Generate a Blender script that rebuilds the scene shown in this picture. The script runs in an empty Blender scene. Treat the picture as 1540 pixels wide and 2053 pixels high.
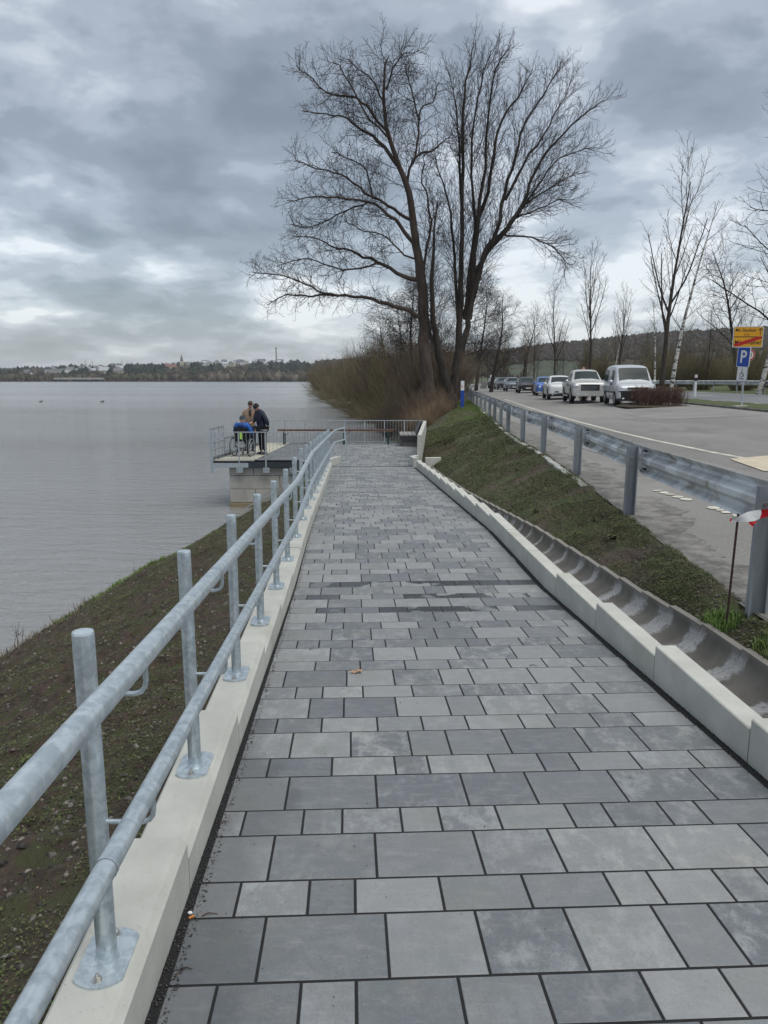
import bpy, math, random
import numpy as np
from mathutils import Vector, Matrix
R = math.radians
random.seed(7); RNG = np.random.default_rng(11)
SC = bpy.context.scene
COL = SC.collection
CAMZ = 3.95
PITCH = R(10.3); CP, SP = math.cos(PITCH), math.sin(PITCH)
FPX = 1480.0
def lerp(a, b, t): return a + (b - a) * t
def interp(x, tab):
    if x <= tab[0][0]: a, b = tab[0], tab[1]
    elif x >= tab[-1][0]: a, b = tab[-2], tab[-1]
    else:
        for a, b in zip(tab, tab[1:]):
            if a[0] <= x <= b[0]: break
    return a[1] + (b[1] - a[1]) * (x - a[0]) / (b[0] - a[0])
def ray(px, py):
    dx = (px - 770) / FPX; dv = (py - 1026.5) / FPX
    return Vector((dx, CP - dv * SP, -SP - dv * CP))
def at(px, py, Y):
    d = ray(px, py); return Vector((0, 0, CAMZ)) + d * (Y / d.y)
# ---------------------------------------------------------------- camera, world, sun, exposure
cam = bpy.data.cameras.new('camera'); camo = bpy.data.objects.new('camera', cam); COL.objects.link(camo)
camo.location = (0, 0, CAMZ); camo.rotation_euler = (R(90) - PITCH, 0, 0)
cam.sensor_fit = 'VERTICAL'; cam.sensor_height = 36; cam.lens = FPX / 2053 * 36
cam.clip_start = 0.05; cam.clip_end = 12000
SC.camera = camo
SC.view_settings.view_transform = 'Standard'; SC.view_settings.look = 'None'
SC.view_settings.gamma = 1; SC.view_settings.use_curve_mapping = False
SC.view_settings.exposure = 0.74
SC.cycles.max_bounces = 6; SC.cycles.transparent_max_bounces = 8; SC.cycles.volume_bounces = 0
SC.cycles.use_denoising = True
SUN_EL, SUN_AZ = R(66), R(130)      # soft overcast sun, high behind the camera
sd = bpy.data.lights.new('sun', 'SUN'); sd.energy = 1.5; sd.angle = R(50); sd.color = (1, .965, .90)
so = bpy.data.objects.new('sun', sd); COL.objects.link(so)
so.rotation_euler = (R(90) - SUN_EL, 0, math.pi - SUN_AZ)
so.location = (0, 0, 60)
W = bpy.data.worlds.new('World'); SC.world = W; W.use_nodes = True
nt = W.node_tree; nt.nodes.clear()
class NT:
    def __init__(s, nt): s.nt = nt
    def n(s, t, **k):
        x = s.nt.nodes.new(t)
        for a, b in k.items(): setattr(x, a, b)
        return x
    def l(s, a, b): s.nt.links.new(a, b)
    def val(s, x, sock):
        if hasattr(x, 'is_output') or isinstance(x, bpy.types.NodeSocket): s.l(x, sock)
        else: sock.default_value = x
    def m(s, op, a, b=0.0, c=None, clamp=False):
        x = s.n('ShaderNodeMath', operation=op, use_clamp=clamp); s.val(a, x.inputs[0]); s.val(b, x.inputs[1])
        if c is not None: s.val(c, x.inputs[2])
        return x.outputs[0]
    def vm(s, op, a, b=None):
        x = s.n('ShaderNodeVectorMath', operation=op); s.val(a, x.inputs[0])
        if b is not None: s.val(b, x.inputs[1])
        return x
    def mr(s, v, a, b, c=0.0, d=1.0, smooth=True):
        x = s.n('ShaderNodeMapRange', interpolation_type='SMOOTHSTEP' if smooth else 'LINEAR')
        s.val(v, x.inputs[0]); x.inputs[1].default_value = a; x.inputs[2].default_value = b
        s.val(c, x.inputs[3]); s.val(d, x.inputs[4]); return x.outputs[0]
    def noise(s, vec, scale, detail=4, rough=.55, dist=0.0, dim='3D'):
        x = s.n('ShaderNodeTexNoise', noise_dimensions=dim); 
        if vec is not None: s.val(vec, x.inputs['Vector'])
        x.inputs['Scale'].default_value = scale; x.inputs['Detail'].default_value = detail
        x.inputs['Roughness'].default_value = rough; x.inputs['Distortion'].default_value = dist
        return x.outputs[0]
    def mix(s, f, a, b, blend='MIX'):
        x = s.n('ShaderNodeMix', data_type='RGBA', blend_type=blend)
        s.val(f, x.inputs[0])
        for v, i in ((a, 6), (b, 7)):
            if isinstance(v, tuple): x.inputs[i].default_value = (*v[:3], 1)
            else: s.l(v, x.inputs[i])
        return x.outputs[2]
    def sep(s, v):
        x = s.n('ShaderNodeSeparateXYZ'); s.l(v, x.inputs[0]); return x.outputs
    def comb(s, a, b, c):
        x = s.n('ShaderNodeCombineXYZ')
        for v, i in zip((a, b, c), x.inputs): s.val(v, i)
        return x.outputs[0]
g = NT(nt)
tc = g.n('ShaderNodeTexCoord')
dirv = g.vm('NORMALIZE', tc.outputs['Generated']).outputs[0]
X_, Y_, Z_ = g.sep(dirv)
zc = g.m('MAXIMUM', Z_, 0.0)
zz = g.m('ADD', zc, 0.26)
cp = g.comb(g.m('DIVIDE', X_, zz), g.m('DIVIDE', Y_, zz), 0.0)
cpo = g.vm('ADD', cp, (3.1, 7.7, 0)).outputs[0]
n1 = g.noise(cpo, 1.75, 7, .52, .15)
n2 = g.noise(g.vm('ADD', cp, (11.3, 2.2, 1)).outputs[0], 4.6, 6, .54, .2)
cl = g.m('ADD', g.m('MULTIPLY', n1, .62), g.m('MULTIPLY', n2, .38)); cl = g.m('MULTIPLY_ADD', cl, 2.0, -.545)
def blob(px, py, inner, outer, amt):
    d = ray(px, py).normalized()
    dt = g.vm('DOT_PRODUCT', dirv, tuple(d)).outputs[1]
    return g.m('MULTIPLY', g.mr(dt, math.cos(R(outer)), math.cos(R(inner))), amt)
for b in SKY_BLOBS if 'SKY_BLOBS' in globals() else [
        (190, 400, 2, 13, -.13), (480, 330, 2, 11, -.09), (330, 570, 0, 7, -.05), (1330, 330, 2, 13, -.07), (620, 250, 1, 8, -.03), (100, 680, 0, 8, -.04),
        (40, 530, 1, 6, .20), (300, 500, 0, 5, .15), (520, 560, 0, 7, .12), (1180, 520, 1, 12, .26), (1110, 90, 0, 5, .20), (860, 60, 0, 8, .08), (1400, 560, 0, 10, .12),
        (300, 20, 0, 12, .05), (90, 90, 0, 9, -.05), (330, 130, 0, 8, .03), (280, 700, 0, 6, .10), (640, 650, 0, 8, .12), (150, 270, 0, 6, .06)]:
    cl = g.m('ADD', cl, blob(*b))
ramp = g.n('ShaderNodeValToRGB'); g.l(cl, ramp.inputs[0])
cr = ramp.color_ramp; cr.interpolation = 'EASE'
cr.elements[0].position = .16; cr.elements[0].color = (.200, .224, .245, 1)
cr.elements[1].position = .74; cr.elements[1].color = (.86, .885, .90, 1)
for p, c in ((.36, (.280, .312, .345)), (.50, (.41, .447, .495)), (.62, (.59, .63, .67))):
    e = cr.elements.new(p); e.color = (*c, 1)
sky = g.n('ShaderNodeTexSky', sky_type='NISHITA', sun_disc=False, sun_elevation=SUN_EL, sun_rotation=SUN_AZ)
sky.air_density = 1; sky.dust_density = 1
# overcast: thin tint of blue sky behind, clouds over all of it
sk = g.mix(.04, ramp.outputs[0], sky.outputs[0], 'MIX')
hz = g.mr(Z_, 0.0, 0.07, .45, 0.0)
sk = g.mix(hz, sk, (.60, .66, .73))
gnd = g.mr(Z_, -.03, 0.0, 0, 1)
sk = g.mix(gnd, (.12, .12, .11), sk)
bg = g.n('ShaderNodeBackground'); g.l(sk, bg.inputs[0]); bg.inputs[1].default_value = 0.56
wo = g.n('ShaderNodeOutputWorld'); g.l(bg.outputs[0], wo.inputs[0])

# ---------------------------------------------------------------- materials
MATS = {}
def mat(name, col, rough=.6, metal=0.0, col2=None, scale=8.0, detail=5, bump=0.0, bscale=None, mixr=(.35, .65), rand=0.0,
        rough2=None, coord='pos', spec=.5, stain=None, nrough=.6, stretch=None, dist=0.0):
    if name in MATS: return MATS[name]
    M = bpy.data.materials.new(name); M.use_nodes = True; t = M.node_tree; t.nodes.clear(); q = NT(t)
    out = q.n('ShaderNodeOutputMaterial'); b = q.n('ShaderNodeBsdfPrincipled'); q.l(b.outputs[0], out.inputs[0])
    if coord == 'pos': v = q.n('ShaderNodeNewGeometry').outputs['Position']
    else: v = q.n('ShaderNodeTexCoord').outputs['Object']
    if stretch: v = q.vm('MULTIPLY', v, stretch).outputs[0]
    c = None
    if col2 is not None:
        nz = q.noise(v, scale, detail, nrough, dist); f = q.mr(nz, mixr[0], mixr[1]); c = q.mix(f, col, col2)
        if rough2 is not None: q.l(q.mr(nz, mixr[0], mixr[1], rough, rough2), b.inputs['Roughness'])
    else:
        c = q.mix(0.0, col, col)
    for st in (stain or []):   # (scale, lo, hi, colour, amount)
        f = q.m('MULTIPLY', q.mr(q.noise(v, st[0], 6, .65, .3), st[1], st[2]), st[4]); c = q.mix(f, c, st[3])
    if rand:
        oi = q.n('ShaderNodeObjectInfo').outputs['Random']; gi = q.n('ShaderNodeNewGeometry').outputs['Random Per Island']
        r_ = q.m('FRACT', q.m('ADD', oi, gi)); hs = q.n('ShaderNodeHueSaturation')
        q.l(q.mr(r_, 0, 1, 1 - rand, 1 + rand, smooth=False), hs.inputs['Value']); q.l(c, hs.inputs['Color']); c = hs.outputs[0]
    q.l(c, b.inputs['Base Color'])
    if rough2 is None: b.inputs['Roughness'].default_value = rough
    b.inputs['Metallic'].default_value = metal; b.inputs['Specular IOR Level'].default_value = spec
    if bump:
        bn = q.n('ShaderNodeBump'); bn.inputs['Strength'].default_value = 1; bn.inputs['Distance'].default_value = bump
        q.l(q.noise(v, bscale or scale * 3, 5, .65), bn.inputs['Height']); q.l(bn.outputs[0], b.inputs['Normal'])
    MATS[name] = M; return M
concrete = mat('pale_concrete', (.545, .548, .495), .85, 0, (.46, .462, .42), 3, 6, .0016, 160, stain=[(75, .66, .69, (.17, .16, .145), .85), (2.2, .5, .72, (.40, .395, .34), .5), (34, .60, .66, (.44, .43, .385), .6), (1.6, .5, .75, (.36, .35, .31), .45), (14, .6, .8, (.42, .41, .37), .4)])
channelm = mat('channel_concrete', (.125, .115, .10), .8, 0, (.17, .16, .145), 6, 6, .0015, 140, stain=[(30, .56, .62, (.36, .37, .38), .35)])
dustm = mat('dry_mortar_wash', (.15, .14, .125), .85, 0, (.42, .43, .44), 22, 6, .001, 150, mixr=(.40, .52), stretch=(1, .6, 1))
galv = mat('galvanised_steel', (.41, .475, .51), .38, .58, (.60, .67, .705), 30, 3, .0004, 60, rough2=.30, stain=[(9, .52, .75, (.68, .735, .76), .45), (45, .60, .72, (.36, .41, .44), .35)], dist=.5)
galv2 = mat('galvanised_fence_steel', (.42, .47, .50), .48, .6, (.50, .55, .58), 14, 3)
boltm = mat('stainless_bolt', (.55, .54, .50), .3, .9)
grailm = mat('weathered_guardrail_zinc', (.42, .44, .45), .5, .3, (.56, .58, .585), 5, 6, .0008, 40, rough2=.4,
             stain=[(1.7, .50, .58, (.72, .755, .77), .85), (2.6, .58, .64, (.23, .20, .14), .7), (.42, .70, .735, (.10, .05, .025), .8)])
gpostm = mat('weathered_post_zinc', (.20, .225, .245), .5, .35, (.36, .39, .41), 3, 6, .0006, 60, stretch=(1, 1, .25))
bedm = mat('dark_joint_grit', (.008, .008, .009), .8, 0, (.05, .05, .05), 240, 3, .004, 300, mixr=(.58, .80))
asph = mat('worn_asphalt', (.18, .174, .162), .85, 0, (.255, .247, .232), .28, 7, .0015, 120, stain=[(.55, .50, .68, (.135, .13, .12), .75), (.23, .56, .70, (.34, .33, .305), .6), (3, .5, .8, (.17, .165, .15), .5), (60, .54, .66, (.36, .35, .325), .55), (75, .58, .68, (.11, .105, .10), .5)], stretch=(1, .35, 1))
asph2 = mat('main_road_asphalt', (.16, .165, .17), .8, 0, (.20, .205, .21), .5, 5, .001, 90, stretch=(1, .2, 1))
oldasph = mat('crumbling_asphalt_edge', (.10, .095, .086), .9, 0, (.25, .24, .22), 4, 9, .008, 60, nrough=.75)
whitep = mat('worn_road_paint', (.62, .60, .52), .7, 0, (.42, .40, .34), 5, 6)
beigep = mat('beige_slab', (.56, .49, .36), .8, 0, (.48, .42, .32), 4, 5)
soil = mat('dark_soil', (.034, .023, .016), .95, 0, (.085, .060, .043), 9, 9, .035, 38, nrough=.7, stain=[(7, .50, .61, (.052, .062, .020), .8), (70, .62, .66, (.15, .14, .12), .7), (1.1, .52, .62, (.058, .070, .024), .35)])
bankm = mat('mossy_bank', (.052, .064, .022), .95, 0, (.072, .053, .035), 1.6, 9, .03, 14, mixr=(.42, .60), stain=[(.8, .52, .66, (.048, .034, .024), .85), (6, .56, .70, (.088, .10, .034), .5), (60, .66, .70, (.2, .19, .17), .6)])
grassm = mat('short_grass', (.055, .078, .022), .9, 0, (.080, .095, .035), 2.5, 8, .02, 30, stain=[(.7, .55, .7, (.09, .08, .04), .7)])
fieldm = mat('winter_field', (.05, .07, .025), .95, 0, (.085, .08, .05), .06, 7, stain=[(.02, .5, .6, (.045, .04, .03), .8)])
barkd = mat('dark_bark', (.030, .024, .020), .95, 0, (.058, .046, .036), 6, 6, .02, 14, stretch=(1, 1, .25))
barkr = mat('reddish_bark', (.075, .047, .036), .95, 0, (.11, .075, .058), 4, 6, .015, 14, stretch=(1, 1, .4))
twigm = mat('dark_twig', (.030, .022, .019), .9)
twigr = mat('russet_twig', (.085, .055, .042), .9)
twigg = mat('grey_brown_twig', (.10, .086, .072), .9, 0, None, rand=.3)
twigo = mat('olive_willow_twig', (.18, .145, .075), .9, 0, (.12, .105, .058), .3, 3, rand=.35)
twigb = mat('brown_thicket_twig', (.150, .108, .070), .9, 0, (.105, .082, .056), .5, 3, rand=.35)
reedm = mat('dry_reed', (.26, .19, .12), .9, 0, (.19, .13, .08), 2, 3, rand=.3)
# birch bark
def birch_mat():
    M = bpy.data.materials.new('birch_bark'); M.use_nodes = True; t = M.node_tree; t.nodes.clear(); q = NT(t)
    out = q.n('ShaderNodeOutputMaterial'); b = q.n('ShaderNodeBsdfPrincipled'); q.l(b.outputs[0], out.inputs[0])
    v = q.n('ShaderNodeNewGeometry').outputs['Position']
    f = q.mr(q.noise(q.vm('MULTIPLY', v, (1.6, 1.6, 7)).outputs[0], 1.0, 5, .7, .4), .50, .56)
    q.l(q.mix(f, (.55, .53, .50), (.04, .035, .03)), b.inputs['Base Color']); b.inputs['Roughness'].default_value = .8
    return M
birchm = birch_mat()
# pavers: blue-grey concrete with lighter clouds, per-stone tone
def paver_mat(name, k=1.0, wet=False):
    M = bpy.data.materials.new(name); M.use_nodes = True; t = M.node_tree; t.nodes.clear(); q = NT(t)
    out = q.n('ShaderNodeOutputMaterial'); b = q.n('ShaderNodeBsdfPrincipled'); q.l(b.outputs[0], out.inputs[0])
    v = q.n('ShaderNodeNewGeometry').outputs['Position']
    oi = q.n('ShaderNodeObjectInfo').outputs['Random']; gi = q.n('ShaderNodeNewGeometry').outputs['Random Per Island']
    r1 = q.m('FRACT', q.m('ADD', oi, gi)); r2 = q.m('FRACT', q.m('MULTIPLY', r1, 7.31)); r3 = q.m('FRACT', q.m('MULTIPLY', r1, 23.7))
    off = q.comb(q.m('MULTIPLY', r1, 40), q.m('MULTIPLY', r2, 40), 0.0)
    vv = q.vm('ADD', v, off).outputs[0]
    base = q.mix(q.mr(r1, .1, 1.0), (.132, .144, .156), (.252, .260, .262))
    cl = q.mr(q.noise(q.vm('MULTIPLY', vv, (1.5, .9, 1)).outputs[0], 6.5, 9, .78, .12), .45, .64)
    light = q.mix(r2, (.40, .40, .38), (.35, .37, .39))
    f = q.m('MULTIPLY', cl, q.mr(r3, .2, 1.0, .12, .62))
    c = q.mix(f, base, light)
    c = q.mix(q.m('MULTIPLY', q.mr(q.noise(q.vm('MULTIPLY', vv, (9, 30, 1)).outputs[0], 1, 6, .7), .48, .75), .30), c, (.35, .355, .345))
    c = q.mix(q.m('MULTIPLY', q.mr(q.noise(vv, 3.1, 6, .65), .50, .70), .35), c, (.20, .195, .165)); c = q.mix(q.m('MULTIPLY', q.mr(q.noise(q.vm('ADD', vv, (9, 3, 0)).outputs[0], 4.3, 6, .65), .54, .72), .30), c, (.15, .185, .155)); c = q.mix(q.m('MULTIPLY', q.mr(q.noise(v, 95, 5, .75), .50, .70), .30), c, (.085, .09, .095)); c = q.mix(q.m('MULTIPLY', q.mr(q.noise(v, 130, 4, .75), .56, .72), .35), c, (.36, .36, .35))
    c = q.mix(q.m('MULTIPLY', q.mr(q.noise(v, 420, 2, .5), .62, .72), .35), c, (.07, .07, .07))
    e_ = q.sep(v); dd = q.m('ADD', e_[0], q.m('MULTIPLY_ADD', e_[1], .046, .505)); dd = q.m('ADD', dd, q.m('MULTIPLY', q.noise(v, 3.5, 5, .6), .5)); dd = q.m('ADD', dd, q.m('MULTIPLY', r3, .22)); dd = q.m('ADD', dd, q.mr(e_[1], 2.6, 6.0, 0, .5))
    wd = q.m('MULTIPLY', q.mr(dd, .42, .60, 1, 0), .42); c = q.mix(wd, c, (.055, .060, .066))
    if wet: 
        w = q.mr(q.noise(v, 3.0, 4, .5), .40, .46); c = q.mix(w, c, (.045, .048, .052))
        q.l(q.mr(w, 0, 1, .55, .16), b.inputs['Roughness'])
    else: q.l(q.mr(q.noise(v, 9, 4), .3, .7, .45, .68), b.inputs['Roughness'])
    q.l(c, b.inputs['Base Color'])
    bn = q.n('ShaderNodeBump'); bn.inputs['Strength'].default_value = 1; bn.inputs['Distance'].default_value = .0008
    q.l(q.noise(v, 260, 3, .6), bn.inputs['Height']); q.l(bn.outputs[0], b.inputs['Normal'])
    return M
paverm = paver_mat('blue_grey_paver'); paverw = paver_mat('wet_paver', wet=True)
# water
def water_mat():
    M = bpy.data.materials.new('lake_water'); M.use_nodes = True; t = M.node_tree; t.nodes.clear(); q = NT(t)
    out = q.n('ShaderNodeOutputMaterial'); b = q.n('ShaderNodeBsdfPrincipled'); q.l(b.outputs[0], out.inputs[0])
    v = q.n('ShaderNodeNewGeometry').outputs['Position']
    ys = q.sep(v)[1]
    b.inputs['Base Color'].default_value = (.225, .230, .230, 1); b.inputs['IOR'].default_value = 1.333
    b.inputs['Roughness'].default_value = .06
    q.l(q.mr(ys, 10, 300, .07, .22, smooth=False), b.inputs['Roughness'])
    w1 = q.noise(q.vm('MULTIPLY', v, (.55, 1.7, 1)).outputs[0], 1.3, 5, .6, .5)
    w2 = q.noise(q.vm('MULTIPLY', v, (.8, 2.2, 1)).outputs[0], 5.0, 3, .55, .3)
    w3 = q.noise(q.vm('MULTIPLY', v, (.06, .22, 1)).outputs[0], 1.0, 4, .6, .2)
    h = q.m('ADD', q.m('MULTIPLY', w1, .20), q.m('ADD', q.m('MULTIPLY', w2, .05), q.m('MULTIPLY', w3, .16)))
    patch = q.mr(q.noise(q.vm('MULTIPLY', v, (.004, .02, 1)).outputs[0], 1.0, 4, .55), .40, .60, .6, 1.7)
    bn = q.n('ShaderNodeBump'); q.l(patch, bn.inputs['Strength']); bn.inputs['Distance'].default_value = 1.0
    q.l(h, bn.inputs['Height']); q.l(bn.outputs[0], b.inputs['Normal'])
    return M
waterm = water_mat()
# ---------------------------------------------------------------- mesh helpers
class MB:
    def __init__(s): s.v = []; s.f = []; s.mi = []
    def add(s, vs, fs, mi=0):
        o = len(s.v); s.v.extend(vs); s.f.extend([tuple(i + o for i in f) for f in fs]); s.mi.extend([mi] * len(fs)); return o
    def box(s, c, d, rz=0.0, mi=0, M=None, taper=1.0):
        x, y, z = d[0] / 2, d[1] / 2, d[2] / 2; vs = []
        ca, sa = math.cos(rz), math.sin(rz)
        for k, (sx, sy, sz) in enumerate(((-1,-1,-1),(1,-1,-1),(1,1,-1),(-1,1,-1),(-1,-1,1),(1,-1,1),(1,1,1),(-1,1,1))):
            t = taper if sz > 0 else 1
            px, py, pz = sx * x * t, sy * y * t, sz * z
            p = (c[0] + px * ca - py * sa, c[1] + px * sa + py * ca, c[2] + pz)
            if M is not None: p = tuple(M @ Vector(p))
            vs.append(p)
        s.add(vs, [(0,3,2,1),(4,5,6,7),(0,1,5,4),(1,2,6,5),(2,3,7,6),(3,0,4,7)], mi)
    def tube(s, pts, rad, n=6, caps=True, mi=0, phase=0.0):
        pts = [Vector(p) for p in pts]
        if not isinstance(rad, (list, tuple)): rad = [rad] * len(pts)
        o = len(s.v); L = len(pts); ref = None
        for i, p in enumerate(pts):
            d = (pts[min(i + 1, L - 1)] - pts[max(i - 1, 0)])
            if d.length < 1e-9: d = Vector((0, 0, 1))
            d.normalize()
            if ref is None:
                ref = Vector((0, 0, 1)) if abs(d.z) < .9 else Vector((0, 1, 0))
            a = d.cross(ref); 
            if a.length < 1e-6: a = d.cross(Vector((1, 0, 0)))
            a.normalize(); b = a.cross(d); ref = b
            r = rad[i]
            for k in range(n):
                t = phase + 2 * math.pi * k / n; q = p + a * (r * math.cos(t)) + b * (r * math.sin(t)); s.v.append((q.x, q.y, q.z))
        for i in range(L - 1):
            for k in range(n):
                k2 = (k + 1) % n; s.f.append((o + i * n + k, o + i * n + k2, o + (i + 1) * n + k2, o + (i + 1) * n + k)); s.mi.append(mi)
        if caps and n > 2:
            s.f.append(tuple(o + k for k in range(n - 1, -1, -1))); s.f.append(tuple(o + (L - 1) * n + k for k in range(n))); s.mi += [mi, mi]
    def prism(s, poly, p0, p1, up=Vector((0, 0, 1)), mi=0, closed=True, caps=True):
        """extrude a 2-D outline (side, up) from p0 to p1"""
        p0 = Vector(p0); p1 = Vector(p1); d = (p1 - p0).normalized(); sd_ = d.cross(up).normalized(); u = sd_.cross(d)
        n = len(poly); vs = [tuple(p + sd_ * a + u * b) for p in (p0, p1) for a, b in poly]
        m = n if closed else n - 1
        fs = [(k, (k + 1) % n, n + (k + 1) % n, n + k) for k in range(m)]
        if caps and closed: fs += [tuple(range(n - 1, -1, -1)), tuple(range(n, 2 * n))]
        s.add(vs, fs, mi)
    def ell(s, c, r, n=12, m=8, mi=0, M=None):
        vs = []; fs = []
        for i in range(m + 1):
            a = math.pi * i / m
            for k in range(n):
                b = 2 * math.pi * k / n
                p = Vector((r[0] * math.sin(a) * math.cos(b), r[1] * math.sin(a) * math.sin(b), r[2] * math.cos(a)))
                if M is not None: p = M @ p
                vs.append((c[0] + p.x, c[1] + p.y, c[2] + p.z))
        for i in range(m):
            for k in range(n): fs.append((i * n + k, (i + 1) * n + k, (i + 1) * n + (k + 1) % n, i * n + (k + 1) % n))
        s.add(vs, fs, mi)
    def disc(s, c, axis, r, n=20, mi=0, r0=0.0, h=0.0):
        axis = Vector(axis).normalized(); a = axis.orthogonal().normalized(); b = axis.cross(a); c = Vector(c)
        s.tube([c - axis * h / 2, c + axis * h / 2], [r, r], n, True, mi) if h else None
    def mesh(s, name, mats, smooth=None):
        me = bpy.data.meshes.new(name); me.from_pydata(s.v, [], s.f)
        for m_ in (mats if isinstance(mats, (list, tuple)) else [mats]): me.materials.append(m_)
        if len(me.materials) > 1: me.polygons.foreach_set('material_index', s.mi)
        me.update()
        if smooth is not None:
            me.polygons.foreach_set('use_smooth', [True] * len(me.polygons))
            if smooth < 180: me.set_sharp_from_angle(angle=R(smooth))
        return me
    def obj(s, name, mats, parent=None, smooth=None):
        return link(name, s.mesh(name, mats, smooth), parent)
def link(name, me, parent=None, loc=None):
    o = bpy.data.objects.new(name, me); COL.objects.link(o)
    if loc is not None: o.location = loc
    if parent is not None:
        o.parent = parent
    return o
def tag(o, label=None, cat=None, group=None, kind=None):
    if label: o['label'] = label
    if cat: o['category'] = cat
    if group: o['group'] = group
    if kind: o['kind'] = kind
    return o
def empty(name, loc=(0, 0, 0), label=None, cat=None, group=None, rz=0.0, kind=None):
    o = bpy.data.objects.new(name, None); COL.objects.link(o); o.location = loc; o.rotation_euler = (0, 0, rz); o.empty_display_size = .2
    return tag(o, label, cat, group, kind)
def copy_tree(o, parent=None, sub=True):
    c = o.copy(); COL.objects.link(c)
    if parent is not None: c.parent = parent
    if sub:
        for ch in list(o.children): copy_tree(ch, c)
    return c
def np_mesh(name, V, F, mats, smooth=False):
    """V (n,3) float, F (m,k) int all same size"""
    me = bpy.data.meshes.new(name); n, k = len(V), F.shape[1]
    me.vertices.add(n); me.vertices.foreach_set('co', np.asarray(V, np.float32).ravel())
    me.loops.add(F.size); me.loops.foreach_set('vertex_index', F.astype(np.int32).ravel())
    me.polygons.add(len(F)); me.polygons.foreach_set('loop_start', np.arange(0, F.size, k, dtype=np.int32))
    me.update(calc_edges=True); me.validate()
    if smooth: me.polygons.foreach_set('use_smooth', np.ones(len(F), bool))
    for m_ in (mats if isinstance(mats, (list, tuple)) else [mats]): me.materials.append(m_)
    return me
def vnoise(x, y, seed=0):
    xi = np.floor(x).astype(np.int64); yi = np.floor(y).astype(np.int64); fx = x - xi; fy = y - yi
    def h(a, b):
        n = (a * 374761393 + b * 668265263 + seed * 974711) & 0x7fffffff; n = ((n ^ (n >> 13)) * 1274126177) & 0x7fffffff
        return ((n ^ (n >> 16)) & 0xffff) / 65535.0
    sx = fx * fx * (3 - 2 * fx); sy = fy * fy * (3 - 2 * fy)
    return (h(xi, yi) * (1 - sx) + h(xi + 1, yi) * sx) * (1 - sy) + (h(xi, yi + 1) * (1 - sx) + h(xi + 1, yi + 1) * sx) * sy
def fbm(x, y, seed=0, o=5):
    r = 0; a = .5; t = 0
    for i in range(o): r = r + a * vnoise(x, y, seed + i); t += a; a *= .55; x = x * 2.03; y = y * 2.03
    return r / t
def sheet(name, Xg, Yg, Zg, m, parent=None, smooth=True):
    """grid mesh from 2-D arrays"""
    a, b = Xg.shape; V = np.stack([Xg.ravel(), Yg.ravel(), Zg.ravel()], 1)
    i = np.arange(a * b).reshape(a, b); F = np.stack([i[:-1, :-1].ravel(), i[:-1, 1:].ravel(), i[1:, 1:].ravel(), i[1:, :-1].ravel()], 1)
    # orient upwards
    e1 = V[F[0, 1]] - V[F[0, 0]]; e2 = V[F[0, 3]] - V[F[0, 0]]
    if np.cross(e1, e2)[2] < 0: F = F[:, ::-1]
    return link(name, np_mesh(name, V, F, m, smooth), parent)
# ================================================================ terrain functions
def drop(Y):
    if Y < 6.7: return 1.68 + .055 * (Y - 1.79)
    if Y < 9.25: return 1.95
    if Y < 20.8: return 1.95 + .0459 * (Y - 9.25)
    return 2.48
def pz(Y): return CAMZ - drop(Y)
def XL(Y): return -.505 - .046 * Y
def XR(Y): return XL(Y) + 2.29
HEAD = math.atan(.046)                      # the ramp heads a little to the left
def PX(Y): return -.655 - .0425 * Y         # line of handrail posts = middle of left kerb
RIM = [(0, 1.44), (2.5, 1.52), (4.6, 1.60), (5.66, 1.68), (8.9, 1.836), (11.9, 2.05), (14.5, 2.22), (18.2, 2.40), (21, 2.50)]
RX = [(-20, 3.8), (0, 2.75), (3.2, 2.48), (4.65, 2.43), (8.2, 2.76), (11.4, 3.05), (15.5, 3.34), (18.2, 3.42), (21.6, 3.62), (30, 4.38), (38.8, 5.1), (50, 5.9), (60, 6.9), (75, 8.2), (100, 9.0), (140, 8), (200, 3), (300, 0), (900, -40)]
SH_L = [(-20, -7), (0, -6.2), (5, -5.8), (9.8, -5.4), (13.6, -5.05), (15, -4.55), (17.4, -4.0), (19.2, -3.55), (21, -3.2), (22.4, -3.1), (24, -3.1)]
SH_R = [(28.8, 1.2), (35, .9), (48, .65), (60, .2), (76, -.5), (110, -3.5), (141, -6.7), (220, -16), (359, -31), (600, -55), (900, -85)]
def rx(Y): return interp(Y, RX)
def rg(Y): return rx(Y) if Y >= 4.65 else 2.42 - .093 * (4.65 - Y)
def zr(Y): return 2.45 - .003 * min(Y, 90)
def roadz(X, Y):
    d = X - rx(Y); return zr(Y) + .045 * max(0, min(d, 15)) + .01 * max(0, d - 15)
WALL = ((.97, 21.5), (1.52, 28.7))          # right wall of the platform (inner face)
def bank_left(Y):
    if Y < 21: return XR(Y) + .555
    if Y < 28.8: return lerp(WALL[0][0], WALL[1][0], (Y - 21.5) / 7.2) + .15
    return lerp(WALL[1][0] + .15, interp(Y, SH_R) - .6, min(1, (Y - 28.8) / 3.5))
def bank_z(X, Y):
    L, Rr = bank_left(Y), rx(Y) - .12; u = max(0.0, min(1.0, (X - L) / (Rr - L)))
    if Y < 21: a = CAMZ - interp(Y, RIM) - .015; return a + (zr(Y) - a) * (u ** .8)
    if Y < 28.8:
        a = lerp(1.46, 1.9, (Y - 21) / 7.8); return a + (zr(Y) - a) * (u ** 1.0)
    b = min(1, (Y - 28.8) / 8); a = lerp(1.9, -.35, b); return a + (zr(Y) - a) * (1 - (1 - u) ** (1 + .9 * b))
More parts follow.
